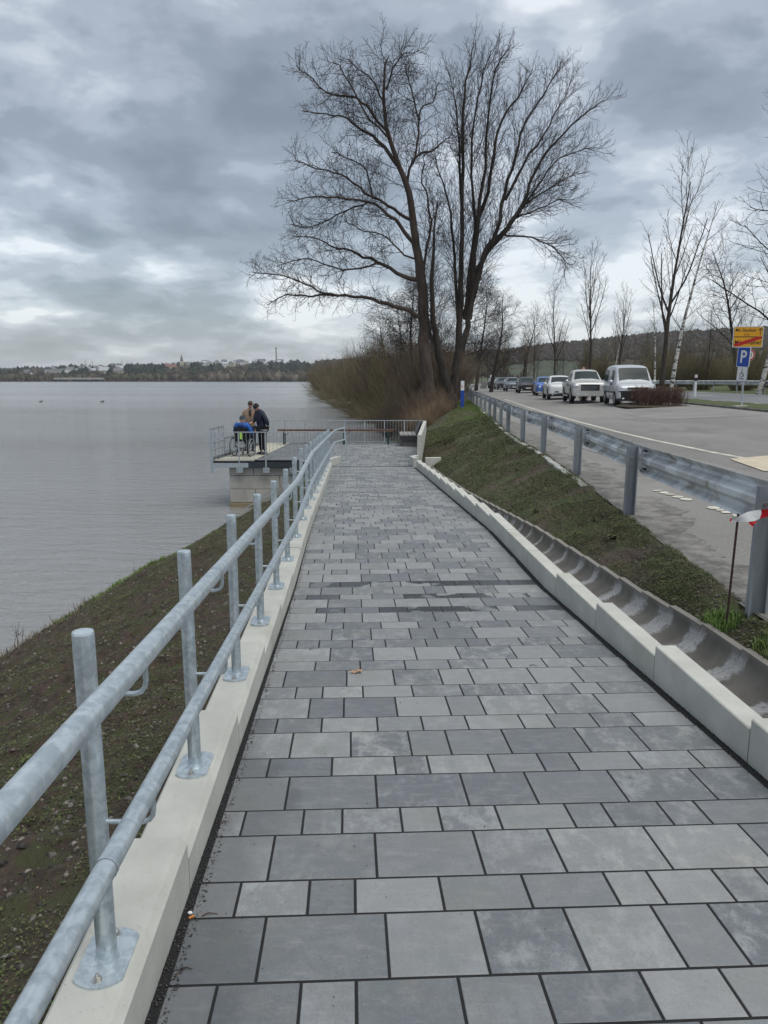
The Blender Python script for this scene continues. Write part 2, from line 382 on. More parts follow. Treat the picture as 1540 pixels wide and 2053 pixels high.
def lbank_z(X, Y):
    k = PX(Y) - .07; s = interp(Y, SH_L); u = (k - X) / (k - s); zk = pz(min(Y, 21)) + .11 if Y < 21 else 1.35
    u = max(u, 0)
    return zk * (1 - u ** (1.35 - .3 * min(1, max(0, (Y - 12) / 6)))) if u <= 1 else -(u - 1) * 2.2
def ystep(a, b, k, m): 
    r = [a]
    while r[-1] < b: r.append(r[-1] + max(m, abs(r[-1]) * k))
    return r
# ---------------------------------------------------------------- the setting
ys = list(np.arange(-6, 2, .12)) + ystep(2, 23.2, .006, .022); us = np.concatenate([np.linspace(-.01, 1.05, 215), np.linspace(1.07, 1.3, 6)])
Yg = np.array([[y] * len(us) for y in ys]); Xg = np.zeros_like(Yg); Zg = np.zeros_like(Yg)
for i, y in enumerate(ys):
    k = PX(y) - .07; s_ = interp(y, SH_L)
    for j, u in enumerate(us):
        x = k - u * (k - s_); Xg[i, j] = x; Zg[i, j] = lbank_z(x, y)
amp = np.clip((PX(0) - .1 - Xg - .04 * Yg) * 1.5 + .15, .1, 1)
edge = (fbm(Xg * .9 + 40, Yg * .9, 21, 3) - .5) * .5
Zg += amp * ((fbm(Xg * 2.2, Yg * 2.2, 3, 5) - .5) * .16 + (fbm(Xg * 13, Yg * 13, 9, 5) - .5) * .10) + edge * np.clip((PX(0) - Xg) / 4, 0, 1) * .5
left_bank = tag(sheet('lakeside_bank', Xg, Yg, Zg, soil), kind='structure')
def surf(mesh_obj):
    from mathutils.bvhtree import BVHTree
    me = mesh_obj.data; return BVHTree.FromPolygons([v.co for v in me.vertices], [tuple(p.vertices) for p in me.polygons])
BL = surf(left_bank)
ys = ystep(-6, 60, .009, .045) + list(np.linspace(61, 150, 60)) + list(np.linspace(155, 900, 50)); us = np.linspace(0, 1, 90)
Yg = np.array([[y] * len(us) for y in ys]); Xg = np.zeros_like(Yg); Zg = np.zeros_like(Yg)
for i, y in enumerate(ys):
    a, b = bank_left(y), rx(y) + .05
    for j, u in enumerate(us):
        x = a + u * (b - a); Xg[i, j] = x; Zg[i, j] = bank_z(x, y)
w = np.sin(np.clip((Xg - Xg[:, :1]) / (Xg[:, -1:] - Xg[:, :1]), 0, 1) * math.pi) ** .5
Zg += w * ((fbm(Xg * 1.8, Yg * 1.3, 5, 5) - .5) * .20 + (fbm(Xg * 11, Yg * 9, 6, 4) - .5) * .085)
Zg[:, -1] -= .10
rbank = tag(sheet('roadside_bank', Xg, Yg, Zg, bankm), kind='structure')
BR = surf(rbank)
def gz(B, x, y):
    h = B.ray_cast(Vector((x, y, 30)), Vector((0, 0, -1))); return h[0].z if h[0] is not None else 0.0
# water
sx = np.array([-4000, -900, -200, -60, -20, -8, -3, 2, 8, 60]); sy = np.array([-40, 0, 8, 20, 40, 100, 300, 800, 2500.])
Xg, Yg = np.meshgrid(sx, sy); tag(sheet('lake_water', Xg, Yg, Xg * 0, waterm), kind='structure')
# land right of the guardrail
ys = np.array(ystep(-20, 900, .03, .6)); dx = np.array([-.25, 0, 1, 2, 4, 6, 8, 10, 12, 14, 15, 17, 20, 26, 34, 45, 60, 90, 140, 240, 500, 900.])
Yg = np.repeat(ys[:, None], len(dx), 1); Xg = np.array([[rx(y) + d for d in dx] for y in ys])
Zg = np.array([[roadz(rx(y) + d, y) - (.05 if d > -.1 else .3) for d in dx] for y in ys])
tag(sheet('meadow', Xg, Yg, Zg, grassm), kind='structure')
# asphalt of the access road with its parking side
def edge_r(Y): return interp(Y, [(-20, 13), (0, 13.2), (25, 13.2), (29.5, 13.6), (33, 13.9), (37, 14.2), (60, 15.2), (100, 18), (150, 18.5), (260, 12)])
ys = np.array(ystep(-20, 250, .02, .4)); us = np.linspace(0, 1, 24)
Xg = np.array([[lerp(rx(y) - .02, edge_r(y), u) for u in us] for y in ys]); Yg = np.repeat(ys[:, None], len(us), 1)
Zg = np.array([[roadz(x, y) for x, y in zip(r_, q_)] for r_, q_ in zip(Xg, Yg)])
tag(sheet('access_road', Xg, Yg, Zg, asph), kind='structure')
# crumbling dark edge strip beside the posts, and its pale kerb line
ys = np.array(ystep(-6, 70, .006, .04)); us = np.linspace(0, 1, 6)
wd = .15 + .75 * fbm(ys * .6, ys * 0 + 3, 4, 6) + .35 * (fbm(ys * 4, ys * 0 + 9, 5, 4) - .5)
Xg = np.array([[rx(y) + .0 + u * w_ for u in us] for y, w_ in zip(ys, wd)]); Yg = np.repeat(ys[:, None], len(us), 1)
Zg = np.array([[roadz(x, y) + .005 for x, y in zip(r_, q_)] for r_, q_ in zip(Xg, Yg)])
tag(sheet('crumbling_road_edge', Xg, Yg, Zg, oldasph), kind='structure')
mb = MB(); y = 10.5
while y < 46:
    l_ = random.uniform(.7, 1.0) + y * .004; a = Vector((rx(y) - .09, y, roadz(rx(y), y) - .02 + random.uniform(-.01, .01))); b_ = Vector((rx(y + l_) - .09 + random.uniform(-.02, .02), y + l_ - .02, roadz(rx(y + l_), y + l_) - .02))
    mb.prism([(-.05, -.1), (.05, -.1), (.05, .035), (-.05, .035)], a, b_); y += l_ * (1 if random.random() < .8 else 1.5)
tag(mb.obj('edging_stones', concrete), kind='structure')
# painted lines
def strip(name, pts, wdt, m, h=.004, z=None):
    V = []; F = []
    for i, (x, y) in enumerate(pts):
        a = Vector(pts[max(i - 1, 0)]); b = Vector(pts[min(i + 1, len(pts) - 1)]); d = (b - a).normalized(); n = Vector((d.y, -d.x))
        for s_ in (-.5, .5):
            q = Vector((x, y)) + n * wdt * s_; V.append((q.x, q.y, roadz(q.x, q.y) + h))
    for i in range(len(pts) - 1): F.append((2 * i, 2 * i + 1, 2 * i + 3, 2 * i + 2))
    me = bpy.data.meshes.new(name); me.from_pydata(V, [], F); me.materials.append(m); return tag(link(name, me), kind='structure')
L1 = [(6.45, 11.5), (6.3, 14), (6.25, 17), (6.3, 20), (6.55, 25), (7.0, 32), (7.6, 40), (8.2, 47), (8.9, 55)]
strip('edge_line', L1, .12, whitep)
strip('edge_line', [(8.9, 68), (9.1, 78), (8.7, 90), (7.6, 100)], .14, whitep)
mb = MB(); y = 7.6
while y < 9.9:
    x = 3.86 - (y - 7.6) * .085; L_ = random.uniform(.09, .2)
    if not 8.55 < y < 8.85:
        n = 7; vs = []; 
        for k in range(n):
            t = 2 * math.pi * k / n; r_ = random.uniform(.75, 1.1); px_, py_ = x + .075 * r_ * math.cos(t), y + L_ * .55 * r_ * math.sin(t) + .25 * .075 * math.cos(t)
            vs.append((px_, py_, roadz(px_, py_) + .009))
        mb.add(vs, [tuple(range(n))])
    y += L_ * 1.15
tag(mb.obj('worn_dashed_line', whitep), kind='structure')
mb = MB()
P = [at(1462, 928, 12.9), at(1560, 925, 13.2), at(1600, 962, 10.9), at(1530, 955, 11.2)]
mb.add([(p.x, p.y, roadz(p.x, p.y) + .012) for p in P], [(0, 1, 2, 3)])
tag(mb.obj('beige_patch', beigep), kind='structure')
# lighter repair patches
patchm = mat('repaired_asphalt', (.25, .245, .23), .85, 0, (.20, .195, .185), 1.2, 6, .001, 90)
for pl in ([(8.8, 24), (12.2, 25.5), (12.6, 28.5), (9.0, 28)], [(11.2, 18.2), (13, 19), (13, 21.2), (11.6, 21)], [(4.4, 10.2), (5.6, 10.4), (5.4, 17), (4.3, 17)]):
    strip('asphalt_patch', [((pl[0][0] + pl[1][0]) / 2, pl[0][1]), ((pl[2][0] + pl[3][0]) / 2, pl[2][1])], pl[1][0] - pl[0][0], patchm, .006)
# grass verge between parking and main road, with its kerb
def main_l(Y): return interp(Y, [(-20, 14.8), (0, 15.1), (30, 15.6), (40, 16.1), (60, 17.4), (100, 21.5), (150, 24), (260, 20)])
ys = np.array(ystep(-10, 200, .02, .4)); us = np.linspace(0, 1, 10)
Xg = np.array([[lerp(edge_r(y), main_l(y), u) for u in us] for y in ys]); Yg = np.repeat(ys[:, None], len(us), 1)
Zg = np.array([[roadz(x, y) + .07 for x, y in zip(r_, q_)] for r_, q_ in zip(Xg, Yg)]); Zg += (fbm(Xg * 3, Yg * 3, 8, 3) - .5) * .07
Zg[:, 0] -= .12; Zg[:, -1] -= .12
tag(sheet('grass_verge', Xg, Yg, Zg, grassm), kind='structure')
kb = empty('verge_kerb', (edge_r(20), 20, roadz(edge_r(20), 20)), 'low dark kerb of short stones along the far side of the parking road', 'kerb')
mb = MB(); mb.prism([(-.06, -.15), (.06, -.15), (.06, .06), (.045, .075), (-.045, .075), (-.06, .06)], (0, 0, 0), (0, .97, 0)); km = mb.mesh('kerbstone', mat('dark_kerbstone', (.10, .095, .085), .9, 0, (.17, .16, .145), 3, 5))
y = 16.0
while y < 58:
    o = link('kerbstone', km, kb); x = edge_r(y) - .03; o.matrix_parent_inverse = Matrix.Identity(4)
    o.location = (x - kb.location.x, y - 20, roadz(x, y) - kb.location.z); o.rotation_euler = (0, 0, -math.atan((edge_r(y + 1) - edge_r(y)))); y += .98
# main road
ys = np.array(ystep(-20, 260, .02, .5)); us = np.linspace(0, 1, 10)
Xg = np.array([[lerp(main_l(y), main_l(y) + 5.2, u) for u in us] for y in ys]); Yg = np.repeat(ys[:, None], len(us), 1)
Zg = np.array([[roadz(x, y) for x, y in zip(r_, q_)] for r_, q_ in zip(Xg, Yg)])
tag(sheet('main_road', Xg, Yg, Zg, asph2), kind='structure')
for y0 in range(18, 120, 12):
    strip('centre_line_dash', [(main_l(y) + 2.6, y) for y in (y0, y0 + 3, y0 + 6)], .12, whitep)
for dd in (.25, 4.95):
    strip('road_margin_line', [(main_l(y) + dd, y) for y in range(0, 160, 4)], .12, whitep)
# far hills
TOP = [(-2500, 735), (-600, 745), (0, 744), (100, 740), (250, 736), (380, 731), (500, 727), (620, 728), (700, 724), (900, 716), (1000, 710), (1100, 697), (1300, 676), (1450, 664), (1540, 659), (1900, 645), (4500, 660)]
pxs = np.concatenate([np.linspace(-2500, -100, 40), np.linspace(-80, 1700, 170), np.linspace(1750, 4500, 40)])
def hill_pt(px, t):
    y0 = interp(px, [(-2500, 800), (640, 785), (800, 420), (4500, 420)]); y1 = interp(px, [(-2500, 1600), (640, 1500), (900, 1000), (4500, 900)])
    Y = lerp(y0, y1, t); d = ray(px, interp(px, TOP)); zt = CAMZ + d.z / d.y * y1
    zb = -.3 if px < 700 else 2.8
    s_ = t ** 1.15 if t < 1 else 1.0
    X = (px - 770) / FPX * CP * Y
    z = lerp(zb, zt, s_) + (0 if t < .02 else 1) * (float(fbm(np.array([X * .006]), np.array([Y * .006]), 31, 3)[0]) - .5) * 14 * min(t, .5)
    if t < .05 and px < 700: z = lerp(-.3, 1.6, min(1, t / .012))
    return X, Y, z
ts = [0, .004, .012, .03, .06, .1, .15, .2, .28, .36, .45, .55, .65, .75, .85, .95, 1.0, 1.1, 1.3]
G = [[hill_pt(px, t) for t in ts] for px in pxs]; G = np.array(G)
hillm = mat('far_hillside', (.035, .045, .022), .95, 0, (.060, .075, .030), .004, 6, mixr=(.4, .6), stain=[(.012, .52, .58, (.050, .040, .030), .9)])
tag(sheet('far_hills', G[:, :, 0], G[:, :, 1], G[:, :, 2], hillm), kind='structure')

# ================================================================ ramp: pavers
path = MB()
yv = ystep(.3, 20.85, .0, .15)
for y in yv: 
    y = min(y, 20.85); bd = .0018 + .0045 * (abs(y - 9.3) < .45); path.v += [(XL(y) - .09, y, pz(y) - bd), (XR(y) + .09, y, pz(y) - bd)]
for i in range(len(yv) - 1): path.f.append((2 * i, 2 * i + 1, 2 * i + 3, 2 * i + 2)); path.mi.append(0)
ramp_o = tag(path.obj('footpath', bedm), kind='structure')
U = Vector((-math.sin(HEAD), math.cos(HEAD), 0)); N_ = Vector((math.cos(HEAD), math.sin(HEAD), 0))
O0 = Vector((XL(0), 0, 0))
def paver_verts(l, w, H=.05, b=.0035, jit=0):
    x, y = w / 2, l / 2
    vs = [(-x, -y, -H), (x, -y, -H), (x, y, -H), (-x, y, -H), (-x, -y, -b), (x, -y, -b), (x, y, -b), (-x, y, -b),
          (-x + b, -y + b, 0), (x - b, -y + b, 0), (x - b, y - b, 0), (-x + b, y - b, 0)]
    fs = [(0, 1, 5, 4), (1, 2, 6, 5), (2, 3, 7, 6), (3, 0, 4, 7), (4, 5, 9, 8), (5, 6, 10, 9), (6, 7, 11, 10), (7, 4, 8, 11), (8, 9, 10, 11)]
    return vs, fs
PM = {}
def paver_mesh(l, w, wet):
    k = (round(l, 3), round(w, 3), wet)
    if k not in PM:
        m_ = MB(); m_.add(*paver_verts(l, w)); m_.mi = [1] * 4 + [0] * 5; PM[k] = m_.mesh('paver', [paverw if wet else paverm, bedm])
    return PM[k]
rest = MB(); rest_wet = MB(); cnt = 0
s_ = 1.805 - .465 * 3; row = 0
WET_ROWS = {}
rs = random.Random(5); prevj = []; curj = []
while s_ < 20.7:
    big = (row % 2 == 0); l = .282 if big else .183
    wet_row = (not big) and 5.75 < s_ < 7.0
    t = -.022; end = 2.29 + rs.uniform(-.01, .006); opts = [.29, .38, .29, .38, .19] if big else [.235, .235, .155, .29]
    first = True
    while t < end - .02:
        cand = list(opts); rs.shuffle(cand)
        if first: cand = [c_ * k_ for c_ in cand for k_ in (.6, .85, 1)]; rs.shuffle(cand); first = False
        w = max(cand, key=lambda c_: min([abs(t + c_ - j_) for j_ in prevj] + [.07]) + rs.random() * .004)
        if end - (t + w) < .12: w = end - t
        w_ = w - .0058; l_ = l - .0068; c = O0 + U * (s_ + l / 2) + N_ * (t + w / 2); Y = c.y
        z = pz(Y) + rs.uniform(-.0004, .0004); z = (pz(Y - l / 2) + pz(Y + l / 2)) / 2 + rs.uniform(-.0003, .0003); sl = -math.atan((pz(Y - l / 2) - pz(Y + l / 2)) / l)
        wet = (wet_row and rs.random() < .75) or (s_ < 1.5 and False)
        if cnt < 300:
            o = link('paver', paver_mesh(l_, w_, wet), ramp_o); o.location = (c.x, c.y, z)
            o.rotation_euler = (sl, rs.uniform(-.0006, .0006), HEAD + rs.uniform(-.0012, .0012))
        else:
            M = Matrix.Translation((c.x, c.y, z)) @ Matrix.Rotation(HEAD, 4, 'Z') @ Matrix.Rotation(sl, 4, 'X')
            vs, fs = paver_verts(l_, w_); rest.add([tuple(M @ Vector(v)) for v in vs], fs); rest.mi[-9:] = [1] * 4 + [0] * 5
        cnt += 1; t += w; curj.append(t)
    s_ += l; row += 1; prevj = curj[:-1]; curj = []
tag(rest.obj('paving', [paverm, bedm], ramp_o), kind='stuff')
# platform threshold drain line
mb = MB(); mb.box((-.35, 20.83, 1.468), (2.35, .05, .02), HEAD); tag(mb.obj('threshold_strip', mat('dark_threshold_steel', (.03, .032, .035), .5, .3), None), 'thin dark metal strip where the ramp meets the platform paving', 'threshold strip')
# loose joint grit along both edges
def scatter_pts(n, f):
    out = []
    while len(out) < n:
        p = f(); 
        if p is not None: out.append(p)
    return np.array(out)
def rocks(name, pts, smin, smax, m, parent=None, flat=.6, power=2.0, seed=1):
    rng = np.random.default_rng(seed)
    base = np.array([(1, 0, 0), (-1, 0, 0), (0, 1, 0), (0, -1, 0), (0, 0, 1), (0, 0, -1.)]); fc = np.array([(0, 2, 4), (2, 1, 4), (1, 3, 4), (3, 0, 4), (2, 0, 5), (1, 2, 5), (3, 1, 5), (0, 3, 5)])
    n = len(pts); s0 = smin + (smax - smin) * rng.random(n) ** power * 1.0
    V = base[None] * (1 + (rng.random((n, 6, 1)) - .5) * .7); V = V * s0[:, None, None]
    V[:, :, 0] *= (.7 + .9 * rng.random(n))[:, None]; V[:, :, 2] *= flat
    a = rng.random(n) * 6.28; ca, sa = np.cos(a)[:, None], np.sin(a)[:, None]
    x = V[:, :, 0] * ca - V[:, :, 1] * sa; y = V[:, :, 0] * sa + V[:, :, 1] * ca; z = V[:, :, 2] + V[:, :, 0] * (rng.random(n)[:, None] - .5) * .6
    W_ = np.stack([x, y, z], 2) + pts[:, None, :]
    F = (fc[None] + (np.arange(n) * 6)[:, None, None]).reshape(-1, 3)
    return link(name, np_mesh(name, W_.reshape(-1, 3), F, m), parent)
gritm = mat('black_grit', (.012, .012, .013), .35, 0, (.075, .075, .075), 500, 1, rand=.5)
def fp():
    y = .9 + 12 * random.random() ** 1.6
    if random.random() < .55: x = XL(y) - random.uniform(-.012, .052)
    else: x = XR(y) + random.uniform(-.008, .05)
    return (x, y, pz(y) - .001 + random.uniform(0, .003))
tag(rocks('joint_grit', scatter_pts(9000, fp), .0015, .0052, gritm, ramp_o), kind='stuff')

# ================================================================ kerbs
def kerb_mesh(L, w, h, ci, co, name='kerb_stone'):
    m_ = MB(); p = [(-w / 2, -h), (w / 2, -h), (w / 2, -ci), (w / 2 - ci * .9, 0), (-w / 2 + co, 0), (-w / 2, -co)]
    m_.prism(p, (0, 0, 0), (0, L, 0)); return m_.mesh(name, concrete)
PITCHK = 1.09
kl = empty('left_kerb', (PX(1), 1, pz(1)), 'row of pale concrete kerb stones stepping down the lake side under the handrail', 'kerb')
kr = empty('right_kerb', (XR(1), 1, pz(1)), 'row of pale concrete kerb stones stepping down beside the gutter', 'kerb')
kml = kerb_mesh(PITCHK - .010, .188, .42, .024, .010); kmr = kerb_mesh(1.07 - .008, .125, .42, .008, .006)
hl = math.atan(.0425)
for k in range(-1, 17):
    y0 = 1.14 + PITCHK * k; ym = y0 + PITCHK * .5
    o = link('kerb_stone', kml, kl); o.location = Vector((PX(y0), y0, pz(ym) + .17 + random.uniform(-.003, .003))) - kl.location
    o.rotation_euler = (random.uniform(-.003, .003), 0, hl)
for k in range(-2, 17):
    y0 = 3.17 + 1.07 * k; ym = y0 + .53
    if y0 > 20.2: break
    x = XR(y0) + .045 + .0625
    o = link('kerb_stone', kmr, kr); o.location = Vector((x, y0, pz(ym) + .195 + random.uniform(-.003, .003))) - kr.location
    o.rotation_euler = (random.uniform(-.003, .003), 0, HEAD)
def one_block(name, pts, h, w, label, cat):
    """pts: plan polyline; block row with flat top"""
    m_ = MB()
    for (a, b) in zip(pts, pts[1:]): m_.prism([(-w / 2, -h), (w / 2, -h), (w / 2, -.01), (w / 2 - .01, 0), (-w / 2 + .01, 0), (-w / 2, -.01)], a, b)
    return tag(m_.obj(name, concrete), label, cat)
one_block('kerb_block', [(-1.60, 20.86, 1.68), (-1.36, 21.9, 1.66)], .4, .15, 'end stone of the lakeside kerb turned inward at the platform', 'kerb')
one_block('kerb_block', [(.90, 20.62, 1.74), (.80, 21.2, 1.74), (.96, 21.45, 1.74)], .4, .13, 'end stone of the gutter side kerb bent toward the grey wall', 'kerb')
one_block('headwall', [(1.18, 20.95, 1.72), (1.62, 21.0, 1.72)], .4, .12, 'short concrete block closing the top end of the drainage gutter', 'concrete block')
# ================================================================ drainage gutter
def channel_mat():
    M = bpy.data.materials.new('gutter_concrete'); M.use_nodes = True; t = M.node_tree; t.nodes.clear(); q = NT(t)
    out = q.n('ShaderNodeOutputMaterial'); b = q.n('ShaderNodeBsdfPrincipled'); q.l(b.outputs[0], out.inputs[0])
    oc = q.n('ShaderNodeTexCoord').outputs['Object']; pos = q.n('ShaderNodeNewGeometry').outputs['Position']
    y = q.sep(oc)[1]; x = q.sep(oc)[0]
    d = q.m('SUBTRACT', .25, q.m('ABSOLUTE', q.m('SUBTRACT', y, .25))); nz = q.noise(q.vm('MULTIPLY', pos, (1, .7, 1)).outputs[0], 13, 7, .75)
    oi = q.n('ShaderNodeObjectInfo').outputs['Random']; d = q.m('SUBTRACT', d, q.m('MULTIPLY_ADD', oi, .11, -.06))
    e = q.m('ADD', d, q.m('MULTIPLY', q.m('SUBTRACT', nz, .5), .26))
    f = q.mr(e, .075, .125, 1, 0); f = q.m('MULTIPLY', f, q.mr(x, .322, .336, 1, 0))
    f2 = q.m('MULTIPLY', f, q.mr(q.noise(pos, 45, 5, .7), .36, .50, .35, 1))
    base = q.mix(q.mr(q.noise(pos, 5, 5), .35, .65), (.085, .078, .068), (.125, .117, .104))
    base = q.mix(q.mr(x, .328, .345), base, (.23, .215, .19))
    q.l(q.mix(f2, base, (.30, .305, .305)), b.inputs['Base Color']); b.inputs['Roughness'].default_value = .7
    bn = q.n('ShaderNodeBump'); bn.inputs['Distance'].default_value = .002; q.l(q.noise(pos, 130, 4, .6), bn.inputs['Height']); q.l(bn.outputs[0], b.inputs['Normal'])
    return M
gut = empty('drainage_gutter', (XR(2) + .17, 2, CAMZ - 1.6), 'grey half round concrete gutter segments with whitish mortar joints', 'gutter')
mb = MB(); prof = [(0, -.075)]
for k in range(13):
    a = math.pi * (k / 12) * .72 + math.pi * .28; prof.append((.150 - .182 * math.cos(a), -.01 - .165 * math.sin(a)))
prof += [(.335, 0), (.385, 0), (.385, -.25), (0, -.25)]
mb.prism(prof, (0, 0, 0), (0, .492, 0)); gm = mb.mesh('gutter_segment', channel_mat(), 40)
y = 1.62
while y < 20.7:
    o = link('gutter_segment', gm, gut); x = XR(y) + .174
    z0 = CAMZ - interp(y, RIM); z1 = CAMZ - interp(y + .5, RIM)
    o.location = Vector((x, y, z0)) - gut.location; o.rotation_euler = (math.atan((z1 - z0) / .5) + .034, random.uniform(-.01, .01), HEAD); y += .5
# ================================================================ handrail
def rail_z(Y): return pz(min(Y, 20.8)) + .17 + .845
OFF = .145
hr = empty('handrail', (PX(1.7), 1.7, pz(1.7) + .17), 'galvanised steel handrail with two tubes on posts along the lake side', 'handrail')
def rail_line(dz):
    P = []
    for Y in (.15, .9, 1.7, 3, 4.5, 5.6, 6.6, 6.75, 6.9, 8, 9.1, 9.25, 9.45, 11, 13, 15, 17, 19, 20.55, 20.75, 20.95): P.append(Vector((PX(Y) + OFF, Y, rail_z(Y) + dz)))
    P += [Vector((PX(21.3) + OFF + .05, 21.3, rail_z(22) + dz)), Vector((PX(21.9) + OFF + .27, 22.0, rail_z(22) + dz))]
    return P
def smooth_line(P, it=1):
    for _ in range(it):
        Q = [P[0]]
        for a, b in zip(P, P[1:]): Q += [a.lerp(b, .25), a.lerp(b, .75)]
        P = Q + [P[-1]]
    return P
for dz in (0, -.345):
    m_ = MB(); P = [p - hr.location for p in smooth_line(rail_line(dz))]
    m_.tube(P, .0265 if dz == 0 else .0235, 20)
    if dz == 0:
        e_ = P[-1]; m_.tube([e_, e_ + Vector((0, 0, -.345))], .0235, 14)
    r_ = m_.obj('rail', galv, hr, 60)
    for Y in (2.62, 8.0, 13.5) if dz == 0 else (1.35, 7.4, 12.9):
        c = Vector((PX(Y) + OFF, Y, rail_z(Y) + dz)) - hr.location; c2 = Vector((PX(Y + .012) + OFF, Y + .012, rail_z(Y + .012) + dz)) - hr.location
        w_ = MB(); w_.tube([c, c2], .0277 if dz == 0 else .0247, 20, False); w_.obj('weld_seam', galv, r_, 60)
pm = MB(); pm.tube([(0, 0, 0), (0, 0, .900)], .0260, 20, False); pm.tube([(0, 0, .900), (0, 0, .905)], [.0262, .0245], 20)
for k in range(1): pm.tube([(0, 0, .010), (0, 0, .020)], [.0315, .0262], 18)
post_m = pm.mesh('post', galv, 50)
bp = MB(); n = 10; ol = []
for sgn in (1, -1):
    for k in range(n + 1):
        a = lerp(-1, 1, k / n) * .95
        ol.append((sgn * .062 * math.sin(a) / math.sin(.95) * -1 if sgn > 0 else .062 * math.sin(a) / math.sin(.95), sgn * (.075 + .028 * (math.cos(a) - math.cos(.95)) / (1 - math.cos(.95)))))
bp.prism([(x, 0) for x in (0,)] and [(x, y) for x, y in ol], (0, 0, .0), (0, 0, .010), up=Vector((0, 1, 0))); bpm = bp.mesh('base_plate', galv)
bo = MB(); bo.tube([(0, 0, .010), (0, 0, .013)], .013, 14); bo.tube([(0, 0, .013), (0, 0, .021)], .0085, 6); bo.tube([(0, 0, .021), (0, 0, .028)], .005, 8); bom = bo.mesh('bolt', boltm)
def brk_mesh(z):
    b_ = MB(); e = OFF
    b_.tube([(.02, 0, z), (e - .03, 0, z), (e - .012, 0, z + .006), (e - .003, 0, z + .018), (e, 0, z + .035), (e, 0, z + .085)], .0065, 10)
    return b_.mesh('bracket', galv, 60)
bk1, bk2 = brk_mesh(.845 - .085 - .015), brk_mesh(.845 - .345 - .085 - .015)
for i in range(18):
    Y = 1.70 + 1.09 * i; loc = Vector((PX(Y), Y, pz(Y) + .17))
    po = link('post', post_m, hr); po.location = loc - hr.location; po.rotation_euler = (random.uniform(-.004, .004), random.uniform(-.004, .004), 0)
    o = link('base_plate', bpm, po); o.rotation_euler = (0, 0, hl)
    for s_ in (-.078, .078): o = link('bolt', bom, po); o.location = (-s_ * math.sin(hl), s_, 0); o.rotation_euler = (0, 0, random.random())
    for m_ in (bk1, bk2): o = link('bracket', m_, po)
# ================================================================ guardrail beside the road
gr = empty('guardrail', (rx(4.3), 4.3, zr(4.3)), 'weathered galvanised steel guardrail on posts between the bank and the road', 'guardrail')
GY = [0.65, 4.65, 8.2, 11.7, 15.5, 18.3, 21.7, 25.0, 28.6, 32, 36, 40, 44, 48, 52, 56, 60, 64, 68, 72]
ch = [(-.06, -.0), (.06, 0), (.06, .055), (.045, .055), (.045, .048), (.054, .048), (.054, .006), (-.054, .006), (-.054, .048), (-.045, .048), (-.045, .055), (-.06, .055)]
pmb = MB(); pmb.v = []; 
pmb.prism([(x, -y) for x, y in ch], (0, 0, -.35), (0, 0, .78), up=Vector((0, 1, 0))); gpm = pmb.mesh('post', gpostm)
hb = MB(); hb.tube([(0, -.006, .66), (0, -.012, .66)], .012, 12); hb.tube([(0, -.006, .58), (0, -.010, .58)], .009, 10); hbm = hb.mesh('bolt', boltm)
def w_prof(t=.0035, h=.155):
    a = [(.02, h), (.03, h - .02), (.075, .105), (.083, .095), (.083, .085), (.075, .07), (.012, .035), (0, .022), (0, -.022), (.012, -.035), (.075, -.07), (.083, -.085), (.083, -.095), (.075, -.105), (.03, -h + .02), (.02, -h)]
    b = [(x + t, y) for x, y in a]; return a + b[::-1]
darkbolt = mat('black_bolt', (.015, .014, .013), .5, .3)
for i, Y in enumerate(GY):
    z = zr(Y) + (.0 if i != 1 else .06); x = rg(Y)
    po = link('post', gpm, gr); po.location = Vector((x, Y, z)) - gr.location; po.rotation_euler = (0, random.uniform(-.01, .01), -.10)
    o = link('bolt', hbm, po)
    if i + 1 < len(GY):
        Y1 = GY[i + 1]; o_ = .11; zz_ = .62
        a = Vector((rg(Y) + o_, Y, zr(Y) + zz_ + (.06 if i == 1 else 0))); b = Vector((rg(Y1) + o_, Y1 + .12, zr(Y1) + zz_ + (.06 if i == 0 else 0)))
        m_ = MB(); pts_ = w_prof(); m_.prism(pts_, a - gr.location, b - gr.location)
        be = m_.obj('beam', grailm, gr)
        m_ = MB(); d = (b - a).normalized()
        for s0 in (.12, .20, (b - a).length - .14):
            for hh in (.10, -.10) if s0 != .2 else (.12, -.12):
                c = a - gr.location + d * s0 + Vector((.055, 0, hh)); m_.tube([c + Vector((-.018, 0, 0)), c + Vector((.01, 0, 0))], .011, 6)
        m_.obj('beam_bolts', darkbolt, be)
        # spacer bracket to the post
    m_ = MB(); m_.box((.09, .0, .62), (.06, .07, .17)); m_.box((.115, .03, .62), (.03, .012, .27)); m_.obj('spacer', grailm, po)
# rod with barrier tape by the first post
rod = at(1453, 1272, 4.5); rzg = gz(BR, rod.x, rod.y)
rd = empty('marker_rod', (rod.x, rod.y, rzg), 'thin rusty iron rod with red and white barrier tape tied to its top', 'iron rod')
m_ = MB(); topz = at(1461, 1030, 4.5).z - rzg; m_.tube([(0, 0, -.2), (.02, 0, topz)], .0072, 10); m_.obj('rod', mat('rusty_iron', (.035, .022, .018), .8, .3, (.07, .035, .025), 30), rd, 60)
def tape(name, p0, pts, wd, m, par):
    """crumpled ribbon"""
    mm = MB(); n = len(pts); vs = []
    for i, (x, y, z) in enumerate(pts):
        tw = .5 * math.sin(i * 1.3); w_ = wd[i]
        vs += [(x, y - w_ * .4 * math.sin(tw), z + w_ / 2), (x + .002, y + .012 * math.sin(i * 2.1), z + w_ * .1), (x, y + w_ * .4 * math.sin(tw), z - w_ / 2)]
    fs = [(3 * i + k, 3 * i + k + 1, 3 * i + 4 + k, 3 * i + 3 + k) for i in range(n - 1) for k in (0, 1)]
    mm.add(vs, fs); return mm.obj(name, m, par, 180)
tw_, tr_ = mat('white_tape', (.72, .72, .72), .35), mat('red_tape', (.62, .012, .02), .35)
